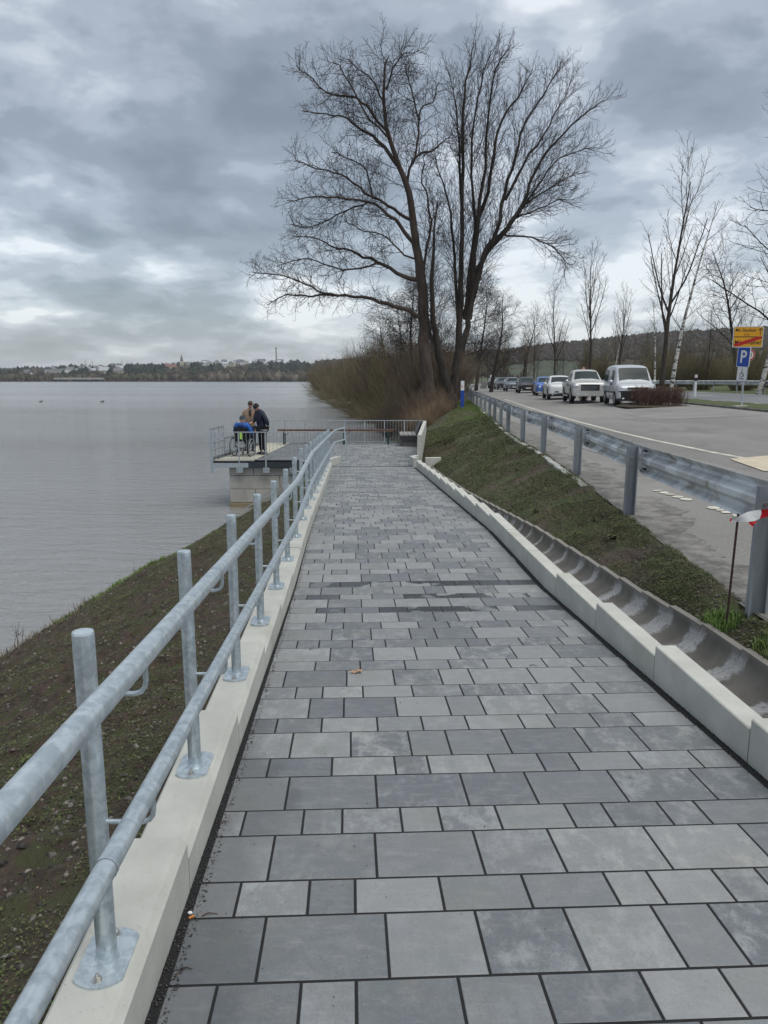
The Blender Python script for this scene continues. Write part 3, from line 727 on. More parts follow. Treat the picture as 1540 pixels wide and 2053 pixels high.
tz = topz - .035
bpT = [(-.028, 0, tz - .004, .02), (0, -.012, tz, .028), (.03, -.014, tz + .008, .045), (.07, -.018, tz + .018, .06), (.11, -.02, tz + .026, .062), (.145, -.022, tz + .036, .058)]
tape('white_tape', None, [p[:3] for p in bpT], [p[3] for p in bpT], tw_, rd)
bpR = [(.145, -.022, tz + .036, .058), (.19, -.024, tz + .046, .055), (.24, -.026, tz + .055, .06), (.30, -.028, tz + .058, .06), (.36, -.03, tz + .058, .06)]
tape('red_tape', None, [p[:3] for p in bpR], [p[3] for p in bpR], tr_, rd)
m_ = MB(); m_.add([(.075, -.02, tz - .012), (.125, -.024, tz + .0), (.12, -.03, tz - .018), (.105, -.034, tz - .02), (.108, -.03, tz - .042), (.085, -.03, tz - .03)], [(0, 1, 2, 3), (0, 3, 4, 5)]); m_.obj('tape_end', tr_, rd)
m_ = MB(); m_.add([(-.03, -.004, tz + .006), (-.022, -.006, tz + .008), (-.022, -.006, tz - .014), (-.032, -.004, tz - .01)], [(0, 1, 2, 3)]); m_.obj('tape_end', tr_, rd)
# ================================================================ viewing platform
FZ = 1.47
A_, B_, C_, D_ = (-5.25, 22.5), (-4.60, 28.72), (1.60, 28.72), (.98, 21.45)
stripe = [(-3.97, 22.5), (-3.60, 28.72)]
pf = empty('viewing_platform', (-2, 25, FZ), 'lakeside viewing platform of grey paving on pale concrete block walls', 'platform')
pfl = pf.location
def rel(p): return tuple(Vector(p) - pfl)
m_ = MB(); n = len(m_.v)
poly = [(-1.62, 20.86), (.86, 20.86), D_, C_, stripe[1], stripe[0], (-1.55, 22.5)]
bot = [rel((x, y, FZ - .12)) for x, y in poly]; top = [rel((x, y, FZ - .0018)) for x, y in poly]
m_.add(bot + top, [tuple(range(len(poly) * 2 - 1, len(poly) - 1, -1))[::-1]] + [(i, (i + 1) % 7, 7 + (i + 1) % 7, 7 + i) for i in range(7)])
m_.obj('bedding', bedm, pf)
m_ = MB(); poly = [A_, (stripe[0][0] - .01, stripe[0][1]), (stripe[1][0] - .01, stripe[1][1]), B_]
bot = [rel((x, y, FZ - .14)) for x, y in poly]; top = [rel((x, y, FZ - .004)) for x, y in poly]
m_.add(bot + top, [(3, 2, 1, 0), (4, 5, 6, 7)] + [(i, (i + 1) % 4, 4 + (i + 1) % 4, 4 + i) for i in range(4)])
m_.obj('concrete_strip', mat('sandy_concrete', (.44, .42, .34), .85, 0, (.38, .365, .30), 4, 5, .001, 90), pf)
def inside(x, y):
    if y > 28.68 or y < 20.9: return False
    if y < 22.52: l_ = -1.50
    else: l_ = lerp(stripe[0][0], stripe[1][0], (y - 22.5) / 6.2)
    r_ = lerp(WALL[0][0], WALL[1][0], (y - 21.5) / 7.2) if y > 21.5 else .86
    return l_ + .02 <= x <= r_ - .02
m_ = MB(); y = 20.88; row = 0
while y < 28.7:
    l = .282 if row % 2 == 0 else .183; x = -4.3 + rs.uniform(0, .3)
    while x < 1.6:
        w = rs.choice([.29, .38, .29, .19] if row % 2 == 0 else [.235, .155, .29])
        x0, x1 = x, x + w
        for _ in range(14):
            if x1 - x0 > .05 and not inside(x0, y + l / 2): x0 += w / 14
        for _ in range(14):
            if x1 - x0 > .05 and not inside(x1, y + l / 2): x1 -= w / 14
        if x1 - x0 > .05 and inside((x0 + x1) / 2, y + l / 2):
            vs, fs = paver_verts(l - .009, x1 - x0 - .008, .03); m_.add([rel((v[0] + (x0 + x1) / 2, v[1] + y + l / 2, v[2] + FZ)) for v in vs], fs); m_.mi[-9:] = [1] * 4 + [0] * 5
        x += w
    y += l; row += 1
tag(m_.obj('paving', [paverm, bedm], pf), kind='stuff')
# block wall below (one object per block)
wallm = mat('weathered_wall_block', (.45, .435, .39), .9, 0, (.36, .35, .315), 2.2, 6, .002, 60, stain=[(3, .55, .68, (.27, .26, .235), .6), (40, .64, .7, (.26, .25, .23), .5)])
footm = mat('ochre_footing', (.30, .23, .12), .9, 0, (.22, .19, .13), 4, 5)
def blk(x0, x1, y0, y1, z0, z1, m, nm='wall_block'):
    b_ = MB(); g_ = .007; bb = .012
    x0 += g_; x1 -= g_; z0 += g_ * .8; z1 -= g_ * .8
    vs = [(x0, y0 + bb, z0), (x1, y0 + bb, z0), (x1, y0 + bb, z1), (x0, y0 + bb, z1), (x0 + bb, y0, z0 + bb), (x1 - bb, y0, z0 + bb), (x1 - bb, y0, z1 - bb), (x0 + bb, y0, z1 - bb), (x0, y1, z0), (x1, y1, z0), (x1, y1, z1), (x0, y1, z1)]
    fs = [(4, 5, 6, 7), (0, 1, 5, 4), (1, 2, 6, 5), (2, 3, 7, 6), (3, 0, 4, 7), (8, 11, 10, 9), (0, 8, 9, 1), (1, 9, 10, 2), (2, 10, 11, 3), (3, 11, 8, 0)]
    b_.add([rel(v) for v in vs], fs); return b_.obj(nm, m, pf)
zt = [(1.235, .982), (.982, .558), (.558, .137)]
for k, (hi, lo) in enumerate(zt):
    x = -4.78; first = [.76, 1.56, .80][k]
    while x < -1.2:
        L_ = first if x == -4.78 else 1.58; blk(x, min(x + L_, -1.0), 22.62, 23.4, lo, hi, wallm); x += L_
    for y in (23.42, 25.0, 26.6):
        o_ = (28.7 if y > 26 else y + 1.56); blk(-4.74 + (y - 22.6) * .09, -3.9, y, o_, lo, hi, wallm)
blk(-4.80, -1.0, 22.56, 28.7, -.5, .137, footm, 'footing')
m_ = MB(); m_.box(rel((-2.4, 25.7, .6)), (2.9, 5.6, 1.2)); m_.obj('core', wallm, pf)
# edge beams
m_ = MB(); m_.box(rel((-2.83, 22.50, 1.335)), (2.62, .10, .17)); m_.obj('edge_beam', mat('anthracite_steel', (.045, .055, .065), .5, .3), pf)
m_ = MB(); m_.box(rel((-4.70, 22.49, 1.32)), (1.11, .10, .14)); m_.box(rel((-4.55, 22.53, 1.415)), (1.36, .06, .05)); m_.obj('edge_beam', galv2, pf)
m_ = MB()
for k in range(28): m_.box(rel((-5.2 + k * .04, 22.47, 1.405)), (.014, .03, .028))
tag(m_.obj('grating', mat('dark_grating', (.06, .065, .07), .5, .5), pf), kind='stuff')
m_ = MB(); m_.prism([(-.01, -.15), (.01, -.15), (.01, .10), (-.01, .10)], rel((A_[0] + .03, A_[1], FZ)), rel((B_[0] + .03, B_[1], FZ))); m_.obj('upstand', mat('dark_toe_board', (.13, .145, .155), .5, .4), pf)
# railings
def bar_mesh(h, r=.006, nm='bar'):
    b_ = MB(); b_.tube([(0, 0, 0), (0, 0, h)], r, 6); return b_.mesh(nm, galv2, 60)
def rail_fence(name, a, b, npost, nbar, label, low=.04, top=.86, drop_=.0, plates=False):
    a = Vector((*a, FZ)); b = Vector((*b, FZ)); e = empty(name, a, label, 'railing'); d = b - a; L_ = d.length; u = d.normalized(); rz_ = math.atan2(u.y, u.x)
    m1 = MB(); m1.prism([(-.02, -.013), (.02, -.013), (.02, .013), (-.02, .013)], (0, 0, top), d + Vector((0, 0, top))); m1.obj('top_rail', galv2, e)
    m1 = MB(); m1.prism([(-.015, -.008), (.015, -.008), (.015, .008), (-.015, .008)], (0, 0, low), d + Vector((0, 0, low))); m1.obj('bottom_rail', galv2, e)
    pmm = MB(); pmm.box((0, 0, (top - .014 - drop_) / 2), (.042, .016, top - .014 + drop_)); pme = pmm.mesh('post', galv2)
    bm_ = bar_mesh(top - low - .02)
    pl = MB(); pl.box((0, .012, -.30), (.20, .010, .155)); ple = pl.mesh('bracket_plate', galv2)
    bt = MB(); bt.tube([(0, .006, 0), (0, -.004, 0)], .011, 6); bte = bt.mesh('bolt', darkbolt)
    for i in range(npost):
        c = d * (i / (npost - 1)); o = link('post', pme, e); o.location = c; o.rotation_euler = (0, 0, rz_)
        if plates and i > 0:
            q = link('bracket_plate', ple, o)
            for s_ in (-.06, .06): t_ = link('bolt', bte, o); t_.location = (s_, 0, -.30)
        if i < npost - 1:
            for k in range(nbar):
                c2 = d * ((i + (k + 1) / (nbar + 1)) / (npost - 1)); o = link('bar', bm_, e); o.location = (c2.x, c2.y, low + .006)
    return e
rail_fence('platform_railing', (A_[0] + .02, 22.44), (-1.16, 22.44), 6, 6, 'front galvanised bar railing of the platform bolted to the block wall', drop_=.38, plates=True)
rail_fence('platform_railing', (B_[0], 28.66), (1.56, 28.66), 9, 6, 'far galvanised bar railing of the platform behind the wooden benches')
# left side railing with sight frames
lf = empty('platform_railing', (*A_, FZ), 'left side galvanised railing with open sight frames beside the wheelchair', 'railing')
dl = Vector((B_[0] - A_[0], B_[1] - A_[1], 0)); 
def fr(t0, t1, z0, z1, name='frame', th=.05):
    f_ = MB(); a, b = dl * t0, dl * t1
    f_.box(a + Vector((0, 0, (z0 + z1) / 2)), (.02, th, z1 - z0)); f_.box(b + Vector((0, 0, (z0 + z1) / 2)), (.02, th, z1 - z0))
    for z in (z0 + th / 2, z1 - th / 2): f_.prism([(-.009, -th / 2), (.009, -th / 2), (.009, th / 2), (-.009, th / 2)], a + Vector((0, 0, z)), b + Vector((0, 0, z)))
    return f_.obj(name, galv2, lf)
fr(.0, .19, .0, .98); fr(.20, .36, .12, .60); fr(.37, .62, .0, .98); fr(.63, .80, .12, .60); fr(.81, .995, .0, .98)
for t in (.0, .045, .11, .155, .245, .31, .41, .47, .53, .58, .68, .75, .86, .92):
    tall = not (.2 < t < .36 or .63 < t < .8); f_ = MB(); p = dl * t; f_.box(p + Vector((0, 0, .0 if t == 0 else (.46 if tall else .30))), (.03, .05 if t in (.0, .11) else .02, 2.0 if t == 0 else (.94 if tall else .5))) if t else f_.box((-.02, -.02, .30), (.04, .06, 1.36))
    f_.obj('bar', galv2, lf)
for z in (.32, .52):
    f_ = MB(); f_.prism([(-.009, -.02), (.009, -.02), (.009, .02), (-.009, .02)], dl * .0 + Vector((.012, 0, z)), dl * .19 + Vector((.012, 0, z))); f_.obj('cross_bar', galv2, lf)
# grey wall on the right of the platform, cast in panels
rw = empty('retaining_wall', (WALL[0][0], WALL[0][1], FZ), 'low smooth pale concrete wall on the right of the platform behind the dark bench', 'wall')
a = Vector((WALL[0][0] + .06, WALL[0][1], 0)); b = Vector((WALL[1][0] + .06, WALL[1][1], 0))
for k in range(5):
    p0, p1 = a.lerp(b, k / 5), a.lerp(b, (k + 1) / 5 - .0025); w_ = MB(); zb = Vector((0, 0, FZ)) 
    w_.prism([(-.06, -.4), (.06, -.4), (.06, .83), (.05, .845), (-.05, .845), (-.06, .83)], p0 + zb - rw.location, p1 + zb - rw.location); w_.obj('wall_panel', concrete, rw)
# riprap, diagonal strip where slope meets the wall
m_ = MB(); m_.prism([(-.008, -.014), (.008, -.014), (.008, .014), (-.008, .014)], (-4.27, 22.50, .0), (-2.5, 22.50, .98)); tag(m_.obj('steel_edging', galv2), 'thin steel edging running diagonally down the block wall to the water', 'steel edging')
stonem = mat('pale_quarry_stone', (.26, .235, .19), .9, 0, (.17, .15, .125), 5, 6, .01, 30, rand=.3)
rr = random.Random(3)
def stone(x, y, z, sx, sy, sz, nm='stone', m=None, par=None):
    s_ = MB(); n = 7; rz_ = rr.random() * 3; L0 = []
    for lay, (zz, sc_) in enumerate(((-.6, .85), (.25, 1.0), (.5, .75))):
        for k in range(n):
            a_ = 2 * math.pi * k / n + lay * .2; r_ = rr.uniform(.8, 1.15) * sc_
            px_, py_ = sx * r_ * math.cos(a_), sy * r_ * math.sin(a_); L0.append((px_ * math.cos(rz_) - py_ * math.sin(rz_), px_ * math.sin(rz_) + py_ * math.cos(rz_), sz * zz * rr.uniform(.8, 1.2)))
    fs = [(l * n + k, l * n + (k + 1) % n, (l + 1) * n + (k + 1) % n, (l + 1) * n + k) for l in (0, 1) for k in range(n)] + [tuple(2 * n + k for k in range(n))]
    s_.add(L0, fs); o = s_.obj(nm, m or stonem, par); o.location = (x, y, z); return o
k = 0
for t in np.linspace(0, 1, 9):
    x = lerp(-3.75, -2.7, t); y = lerp(18.6, 22.0, t); z = gz(BL, x, y)
    o = stone(x, y, z + .02, rr.uniform(.14, .24), rr.uniform(.10, .16), .10)
    tag(o, 'flat pale rock on the bank edge below the platform wall', 'rock', 'rocks along the foot of the platform wall')
for (px, py, s_) in ((395, 1095, .17), (408, 1085, .14), (420, 1075, .15), (437, 1068, .12), (330, 1148, .10), (383, 1108, .14)):
    Y = 17.2 + (1095 - py) * .05; p = at(px, py, Y); z = gz(BL, p.x, Y); o = stone(p.x, Y, z + .03, s_, s_ * .7, s_ * .6)
    tag(o, 'mossy rock on the shoreline of the near bank', 'rock', 'rocks on the near shoreline')
# beer benches
def bench(x0, x1, Y, label):
    e = empty('wooden_bench', ((x0 + x1) / 2, Y, FZ), label, 'bench'); L_ = x1 - x0; wm = mat('brown_varnished_wood', (.075, .030, .024), .45, 0, (.11, .045, .03), 3, 4, stretch=(1, 20, 1)); pm_ = mat('pale_wood_batten', (.55, .36, .20), .6)
    b_ = MB(); b_.box((0, 0, .54), (L_, .27, .045)); b_.obj('seat_board', wm, e)
    b_ = MB(); b_.box((0, -.115, .515), (L_ - .06, .02, .03)); b_.box((0, .115, .515), (L_ - .06, .02, .03)); b_.obj('batten', pm_, e)
    gm_ = mat('dark_green_steel', (.012, .04, .032), .4)
    for s_ in (-1, 1):
        b_ = MB(); x = s_ * (L_ / 2 - .24)
        for yy in (-.10, .10): b_.box((x, yy, .25), (.07, .04, .50))
        b_.box((x, 0, .02), (.05, .3, .03)); b_.tube([(x - s_ * .02, 0, .30), (x - s_ * .26, 0, .50)], .012, 6); b_.obj('leg', gm_, e)
bench(-4.02, -1.90, 28.05, 'brown wooden beer bench standing behind the people'); bench(-1.76, .40, 28.05, 'brown wooden beer bench nearer the grey wall')
# dark bench block by wall
e = empty('seat_block', (.95, 27.8, FZ), 'dark bench with a pale seat leaning against the grey wall', 'bench')
dm = mat('dark_bench_board', (.03, .03, .032), .5); 
b_ = MB(); b_.box((0, 0, .11), (.50, 1.5, .22)); b_.obj('base', mat('grey_bench_base', (.10, .10, .10), .8), e)
b_ = MB(); b_.box((-.05, 0, .31), (.62, 1.6, .17), taper=1.0); b_.obj('body', dm, e)
for k in range(4): b_ = MB(); b_.box((-.29 + k * .155, 0, .42), (.14, 1.6, .04)); b_.obj('slat', mat('grey_bench_slat', (.26, .25, .24), .7), e)
b_ = MB(); b_.prism([(-.03, -.25), (.03, -.25), (.03, .25), (-.03, .25)], (.32, -.78, .63), (.32, .78, .63), up=Vector((.38, 0, 1))); b_.obj('backrest', dm, e)
# ================================================================ people
def eval_mesh(o):
    bpy.context.view_layer.update(); dg = bpy.context.evaluated_depsgraph_get()
    me = bpy.data.meshes.new_from_object(o.evaluated_get(dg)); return me
def skin(name, nodes, edges, root, m, parent, sub=2):
    keys = list(nodes); me = bpy.data.meshes.new(name); me.from_pydata([nodes[k][0] for k in keys], [(keys.index(a), keys.index(b)) for a, b in edges], [])
    o = bpy.data.objects.new('tmp', me); COL.objects.link(o); sm = o.modifiers.new('s', 'SKIN'); sm.use_smooth_shade = True
    for i, k in enumerate(keys):
        r = nodes[k][1]; me.skin_vertices[0].data[i].radius = r if isinstance(r, tuple) else (r, r); me.skin_vertices[0].data[i].use_root = (k == root)
    ss = o.modifiers.new('b', 'SUBSURF'); ss.levels = sub; ss.render_levels = sub
    nm = eval_mesh(o); nm.name = name; bpy.data.objects.remove(o); nm.materials.clear(); nm.materials.append(m)
    nm.polygons.foreach_set('use_smooth', [True] * len(nm.polygons)); return link(name, nm, parent)
skinm = mat('skin', (.50, .29, .22), .6); eyem = mat('eye_dark', (.02, .015, .012), .3); shoem = mat('black_shoe', (.012, .012, .013), .5)
def J(pose):  # pose: dict joint->pos for a figure facing -y
    return pose
def hand(par, p, d, curl=.6, side=1):
    b_ = MB(); p = Vector(p); d = Vector(d).normalized(); s_ = d.cross(Vector((0, 1, 0))); s_ = s_.normalized() if s_.length > .1 else Vector((1, 0, 0)); n = s_.cross(d)
    b_.tube([p, p + d * .045, p + d * .085], [.024, .034, .030], 8)
    for k, L_ in enumerate((.065, .075, .070, .055)):
        o_ = p + d * .08 + n * (k - 1.5) * .018; q1 = o_ + d * L_ * .5; q2 = q1 + (d * (1 - curl) + s_ * curl * side).normalized() * L_ * .5; b_.tube([o_, q1, q2], [.0095, .0085, .007], 6)
    o_ = p + d * .03 - n * .03; b_.tube([o_, o_ - n * .025 + d * .03, o_ - n * .02 + d * .06], [.012, .010, .008], 6)
    return b_.obj('hand', skinm, par, 180)
def face(par, c, fdir, hat=None, hair=None, s=1.0, hatmat=None, beard=None):
    f = Vector(fdir).normalized(); r = f.cross(Vector((0, 0, 1))).normalized(); u = r.cross(f); M = Matrix((r, f, u)).transposed(); c = Vector(c)
    b_ = MB(); b_.ell(c, (.076 * s, .096 * s, .118 * s), 16, 12, M=M); b_.tube([c + f * .088 + u * .012, c + f * .115 - u * .018, c + f * .094 - u * .026], [.008, .015, .010], 8)
    for sg in (-1, 1): b_.ell(c + r * sg * .076 - u * .002, (.012, .02, .03), 8, 6, M=M)
    h = b_.obj('head', skinm, par, 180)
    b_ = MB()
    for sg in (-1, 1): b_.ell(c + f * .087 + r * sg * .032 + u * .015, (.013, .008, .007), 8, 6, M=M)
    b_.obj('eyes', eyem, h, 180)
    b_ = MB(); b_.ell(c + f * .088 - u * .048, (.026, .009, .008), 8, 6, M=M); b_.obj('mouth', mat('lips', (.30, .10, .08), .5), h, 180)
    if hat:
        b_ = MB(); n = 18; L0 = []
        for zz, k_ in ((-.0, 1.06), (.03, 1.08), (.033, 1.04), (.07, .98), (.105, .75), (.125, .42), (.132, .05)):
            for k in range(n): a_ = 2 * math.pi * k / n; L0.append(tuple(c + r * (.082 * k_ * math.cos(a_)) + f * (.102 * k_ * math.sin(a_) - .008) + u * (zz + .010)))
        b_.add(L0, [(l * n + k, l * n + (k + 1) % n, (l + 1) * n + (k + 1) % n, (l + 1) * n + k) for l in range(6) for k in range(n)]); b_.obj('hat', hatmat, h, 60)
    if hair:
        b_ = MB(); n = 18; L0 = []
        for zz, k_ in ((-.05, .0), (.0, 1.02), (.045, 1.04), (.08, .90), (.11, .58), (.122, .1)):
            for k in range(n):
                a_ = 2 * math.pi * k / n; fr_ = math.sin(a_); kk = k_ if not (fr_ > .2 and zz < .04) else .8; z2 = zz + (.045 if fr_ > .2 and zz < .04 else 0) - (.05 if fr_ < -.3 and zz < .02 else 0)
                kk = max(kk, .75); L0.append(tuple(c + r * (.082 * kk * math.cos(a_)) + f * (.100 * kk * fr_ - .006) + u * z2)) if k_ > .2 else L0.append(tuple(c + r * (.074 * math.cos(a_) * (k_ if zz > .1 else 1)) + f * (.09 * fr_ * (k_ if zz > .1 else 1)) + u * z2))
        b_.add(L0[n:], [(l * n + k, l * n + (k + 1) % n, (l + 1) * n + (k + 1) % n, (l + 1) * n + k) for l in range(4) for k in range(n)]); b_.obj('hair', hair, h, 180)
    return h
def standing(loc, rz, jm, tm, label, lean, headp, fdir, arms, s=1.0, hat=None, hair=None, collar=None, hem=None, legs=((-.10, .0), (.10, .02)), inner=None):
    e = empty('person', loc, label, 'person', rz=rz); L = lean
    sh = Vector((0, L * .9, 1.36)) * s; ne = Vector((0, L * 1.05, 1.44)) * s
    n = {'pel': ((0, 0, .88 * s), (.145, .10)), 'sp': ((0, L * .4, 1.08 * s), (.135, .10)), 'ch': (tuple(sh - Vector((0, 0, .08))), (.155, .11)), 'ne': (tuple(ne), .055), 'hb': (tuple(Vector(headp) - Vector((0, 0, .06))), .055)}
    ed = [('pel', 'sp'), ('sp', 'ch'), ('ch', 'ne'), ('ne', 'hb')]
    for i, sg in enumerate((-1, 1)):
        S_ = 'lr'[i]; el, wr = arms[i]
        n['sh' + S_] = (tuple(sh + Vector((sg * .17 * s, 0, .01))), .055); n['el' + S_] = (el, .042); n['wr' + S_] = (wr, .028); ed += [('ch', 'sh' + S_), ('sh' + S_, 'el' + S_), ('el' + S_, 'wr' + S_)]
        lx, ly = legs[i]
        n['hp' + S_] = ((sg * .085, 0, .84 * s), .085); n['kn' + S_] = ((lx, ly * .5 - .01, .46 * s), .058); n['an' + S_] = ((lx, ly, .09), .038); ed += [('pel', 'hp' + S_), ('hp' + S_, 'kn' + S_), ('kn' + S_, 'an' + S_)]
    skin('body', n, ed, 'pel', skinm, e, 1)
    fat = lambda k, a: (n[k][0], tuple(x + a for x in n[k][1]) if isinstance(n[k][1], tuple) else n[k][1] + a)
    jk = {k: fat(k, .035) for k in ('sp', 'ch', 'shl', 'shr', 'ell', 'elr', 'wrl', 'wrr')}; jk['hem'] = ((0, 0, .80 * s), (.185, .135)); jk['pel'] = fat('pel', .035); jk['col'] = (tuple(ne + Vector((0, 0, .01))), .085)
    for k in ('wrl', 'wrr'): jk[k] = (tuple(Vector(n['el' + k[-1]][0]).lerp(Vector(n[k][0]), .93)), .046)
    je = [('hem', 'pel'), ('pel', 'sp'), ('sp', 'ch'), ('ch', 'col'), ('ch', 'shl'), ('ch', 'shr'), ('shl', 'ell'), ('shr', 'elr'), ('ell', 'wrl'), ('elr', 'wrr')]
    j = skin('jacket', jk, je, 'pel', jm, e, 2)
    tr = {k: fat(k, .022) for k in ('pel', 'hpl', 'hpr', 'knl', 'knr')}
    for S_ in 'lr': tr['an' + S_] = (n['an' + S_][0], .062)
    skin('trousers', tr, [('pel', 'hpl'), ('pel', 'hpr'), ('hpl', 'knl'), ('knl', 'anl'), ('hpr', 'knr'), ('knr', 'anr')], 'pel', tm, e, 2)
    for S_ in 'lr':
        a_ = Vector(n['an' + S_][0]); b_ = MB(); b_.tube([a_ + Vector((0, .06, -.045)), a_ + Vector((0, .0, -.04)), a_ + Vector((0, -.1, -.05)), a_ + Vector((0, -.17, -.06))], [.045, .048, .042, .028], 10); b_.obj('shoe', shoem, e, 180)
        w_, e2 = Vector(n['wr' + S_][0]), Vector(n['el' + S_][0]); hand(e, w_, w_ - e2, .5, 1 if S_ == 'l' else -1)
    face(e, headp, fdir, hat=hat is not None, hatmat=hat, hair=hair, s=s)
    b_ = MB(); b_.tube([tuple(ne + Vector((0, 0, -.05))), tuple(ne + Vector((0, -.005, .045)))], [.095, .075], 12, False); b_.obj('collar', collar or jm, j, 180)
    if inner: b_ = MB(); b_.tube([tuple(ne + Vector((0, -.085, -.02))), tuple(sh + Vector((0, -.155, -.12)))], [.045, .02], 8); b_.obj('pullover', inner, j, 180)
    zp = MB(); zp.tube([tuple(sh + Vector((0, -.155, -.1))), (0, -.17 + L * .3, 1.02 * s), (0, -.172, .80 * s)], .006, 6); zp.obj('zip', shoem, j)
    if hem: b_ = MB(); b_.tube([(0, 0, .785 * s), (0, 0, .835 * s)], .2, 20, False); [b_.v.__setitem__(i, (v[0] * 1.0, v[1] * .78, v[2])) for i, v in enumerate(b_.v)]; b_.obj('hem_band', hem, j, 180)
    return e
fleece = mat('beige_fleece', (.36, .25, .175), .95, 0, (.27, .185, .13), 10, 5, .004, 60); navy = mat('navy_jacket', (.012, .017, .035), .7, 0, (.02, .026, .05), 5, 4)
jeans = mat('dark_jeans', (.022, .03, .055), .85); blk_ = mat('black_cloth', (.009, .009, .010), .85); bluej = mat('bright_blue_jacket', (.012, .11, .42), .6, 0, (.010, .08, .32), 6, 4); greyhem = mat('grey_hem', (.30, .28, .27), .8)
standing((-4.46, 24.75, FZ), R(12), fleece, jeans, 'standing man in beige fleece jacket with short hair, looking down at the wheelchair', -.02, (.02, -.07, 1.60), (.10, -1, -.45), [((-.27, .02, 1.10), (-.24, -.06, .86)), ((.26, .03, 1.12), (.25, -.02, .88))], hair=mat('brown_hair', (.06, .04, .028), .9), inner=blk_)
standing((-3.99, 24.3, FZ), R(-48), navy, blk_, 'standing man in navy jacket and black knit hat leaning in beside the beige jacket', -.10, (-.02, -.19, 1.53), (.05, -1, -.65), [((-.25, -.10, 1.12), (-.14, -.30, 1.05)), ((.27, .02, 1.08), (.16, .12, .93))], s=.99, hat=blk_, collar=navy, hem=greyhem)
# wheelchair and its user (seen from behind)
wc = empty('wheelchair', (-4.53, 23.7, FZ), 'black wheelchair on the platform with the person in blue seated in it', 'wheelchair', rz=R(-14))
def wheel(par, c, r, tr_, tilt=0, nm='wheel', rim=None):
    w_ = empty(nm, c); w_.parent = par; w_.rotation_euler = (0, tilt, 0)
    b_ = MB(); n = 28; P = [Vector((0, r * math.cos(2 * math.pi * k / n), r * math.sin(2 * math.pi * k / n))) for k in range(n + 1)]; b_.tube(P, tr_, 8, False); b_.obj('tyre', shoem, w_, 180)
    b_ = MB(); P = [p * ((r - tr_ * 1.4) / r) for p in P]; b_.tube(P, .008, 6, False); b_.obj('rim', mat('dark_rim', (.10, .10, .11), .3, .8), w_, 180)
    if r > .2:
        b_ = MB(); P2 = [p * .93 + Vector((.035 if c[0] > 0 else -.035, 0, 0)) for p in P]; b_.tube(P2, .008, 6, False); b_.obj('push_ring', galv2, w_, 180)
        b_ = MB()
        for k in range(16): a_ = 2 * math.pi * k / 16; b_.tube([(0, 0, 0), (0, r * .95 * math.cos(a_), r * .95 * math.sin(a_))], .0025, 3, False)
        b_.obj('spokes', galv2, w_)
    b_ = MB(); b_.tube([(-.025, 0, 0), (.025, 0, 0)], .022 if r > .2 else .015, 10); b_.obj('hub', galv2, w_)
for sg in (-1, 1): wheel(wc, (sg * .29, -.05, .305), .295, .014, R(4) * sg); wheel(wc, (sg * .20, .42, .075), .062, .014)
wheel(wc, (0, -.30, .06), .045, .013, 0)
b_ = MB()
for sg in (-1, 1):
    b_.tube([(sg * .21, -.22, .96), (sg * .21, -.16, .93), (sg * .21, -.13, .50), (sg * .21, .35, .50), (sg * .19, .50, .15)], .013, 8); b_.tube([(sg * .21, -.13, .5), (sg * .21, -.05, .30), (sg * .21, .4, .20)], .012, 8)
b_.tube([(-.27, -.05, .305), (.27, -.05, .305)], .016, 8); b_.tube([(-.2, .52, .13), (.2, .52, .13)], .012, 8); b_.obj('frame', blk_, wc, 180)
b_ = MB(); b_.box((0, -.15, .72), (.40, .03, .42)); b_.obj('backrest', blk_, wc); b_ = MB(); b_.box((0, .10, .51), (.42, .44, .06)); b_.obj('seat', blk_, wc); b_ = MB(); b_.box((0, .55, .12), (.34, .16, .015)); b_.obj('footrest', blk_, wc)
b_ = MB(); b_.box((.03, -.185, .66), (.08, .02, .20)); b_.obj('reflector_band', mat('yellow_green_label', (.45, .75, .12), .6), wc)
b_ = MB(); b_.box((0, -.10, .36), (.26, .12, .11)); b_.obj('under_seat_box', mat('silver_box', (.45, .45, .46), .4, .5), wc)
pe = empty('person', (-4.53, 23.7, FZ), 'person in bright blue jacket and dark hat sitting in the wheelchair, seen from behind', 'person', rz=R(-14))
n = {'pel': ((0, .0, .62), (.15, .11)), 'sp': ((0, -.02, .80), (.14, .10)), 'ch': ((0, -.02, .95), (.15, .10)), 'ne': ((0, .0, 1.04), .055), 'hb': ((0, .02, 1.08), .055)}; ed = [('pel', 'sp'), ('sp', 'ch'), ('ch', 'ne'), ('ne', 'hb')]
for S_, sg in (('l', -1), ('r', 1)):
    n['sh' + S_] = ((sg * .17, -.01, 1.0), .055); n['el' + S_] = ((sg * .28, .05, .76), .045); n['wr' + S_] = ((sg * .20, .26, .68), .03); n['hp' + S_] = ((sg * .09, .08, .60), .085); n['kn' + S_] = ((sg * .12, .47, .60), .06); n['an' + S_] = ((sg * .11, .52, .20), .04)
    ed += [('ch', 'sh' + S_), ('sh' + S_, 'el' + S_), ('el' + S_, 'wr' + S_), ('pel', 'hp' + S_), ('hp' + S_, 'kn' + S_), ('kn' + S_, 'an' + S_)]
skin('body', n, ed, 'pel', skinm, pe, 1); fat = lambda k, a: (n[k][0], tuple(x + a for x in n[k][1]) if isinstance(n[k][1], tuple) else n[k][1] + a)
jk = {k: fat(k, .045) for k in ('pel', 'sp', 'ch', 'shl', 'shr', 'ell', 'elr')}; jk['wrl'] = ((-.205, .24, .685), .048); jk['wrr'] = ((.205, .24, .685), .048); jk['col'] = ((0, .0, 1.05), .095)
jo = skin('jacket', jk, [('pel', 'sp'), ('sp', 'ch'), ('ch', 'col'), ('ch', 'shl'), ('ch', 'shr'), ('shl', 'ell'), ('shr', 'elr'), ('ell', 'wrl'), ('elr', 'wrr')], 'pel', bluej, pe, 2)
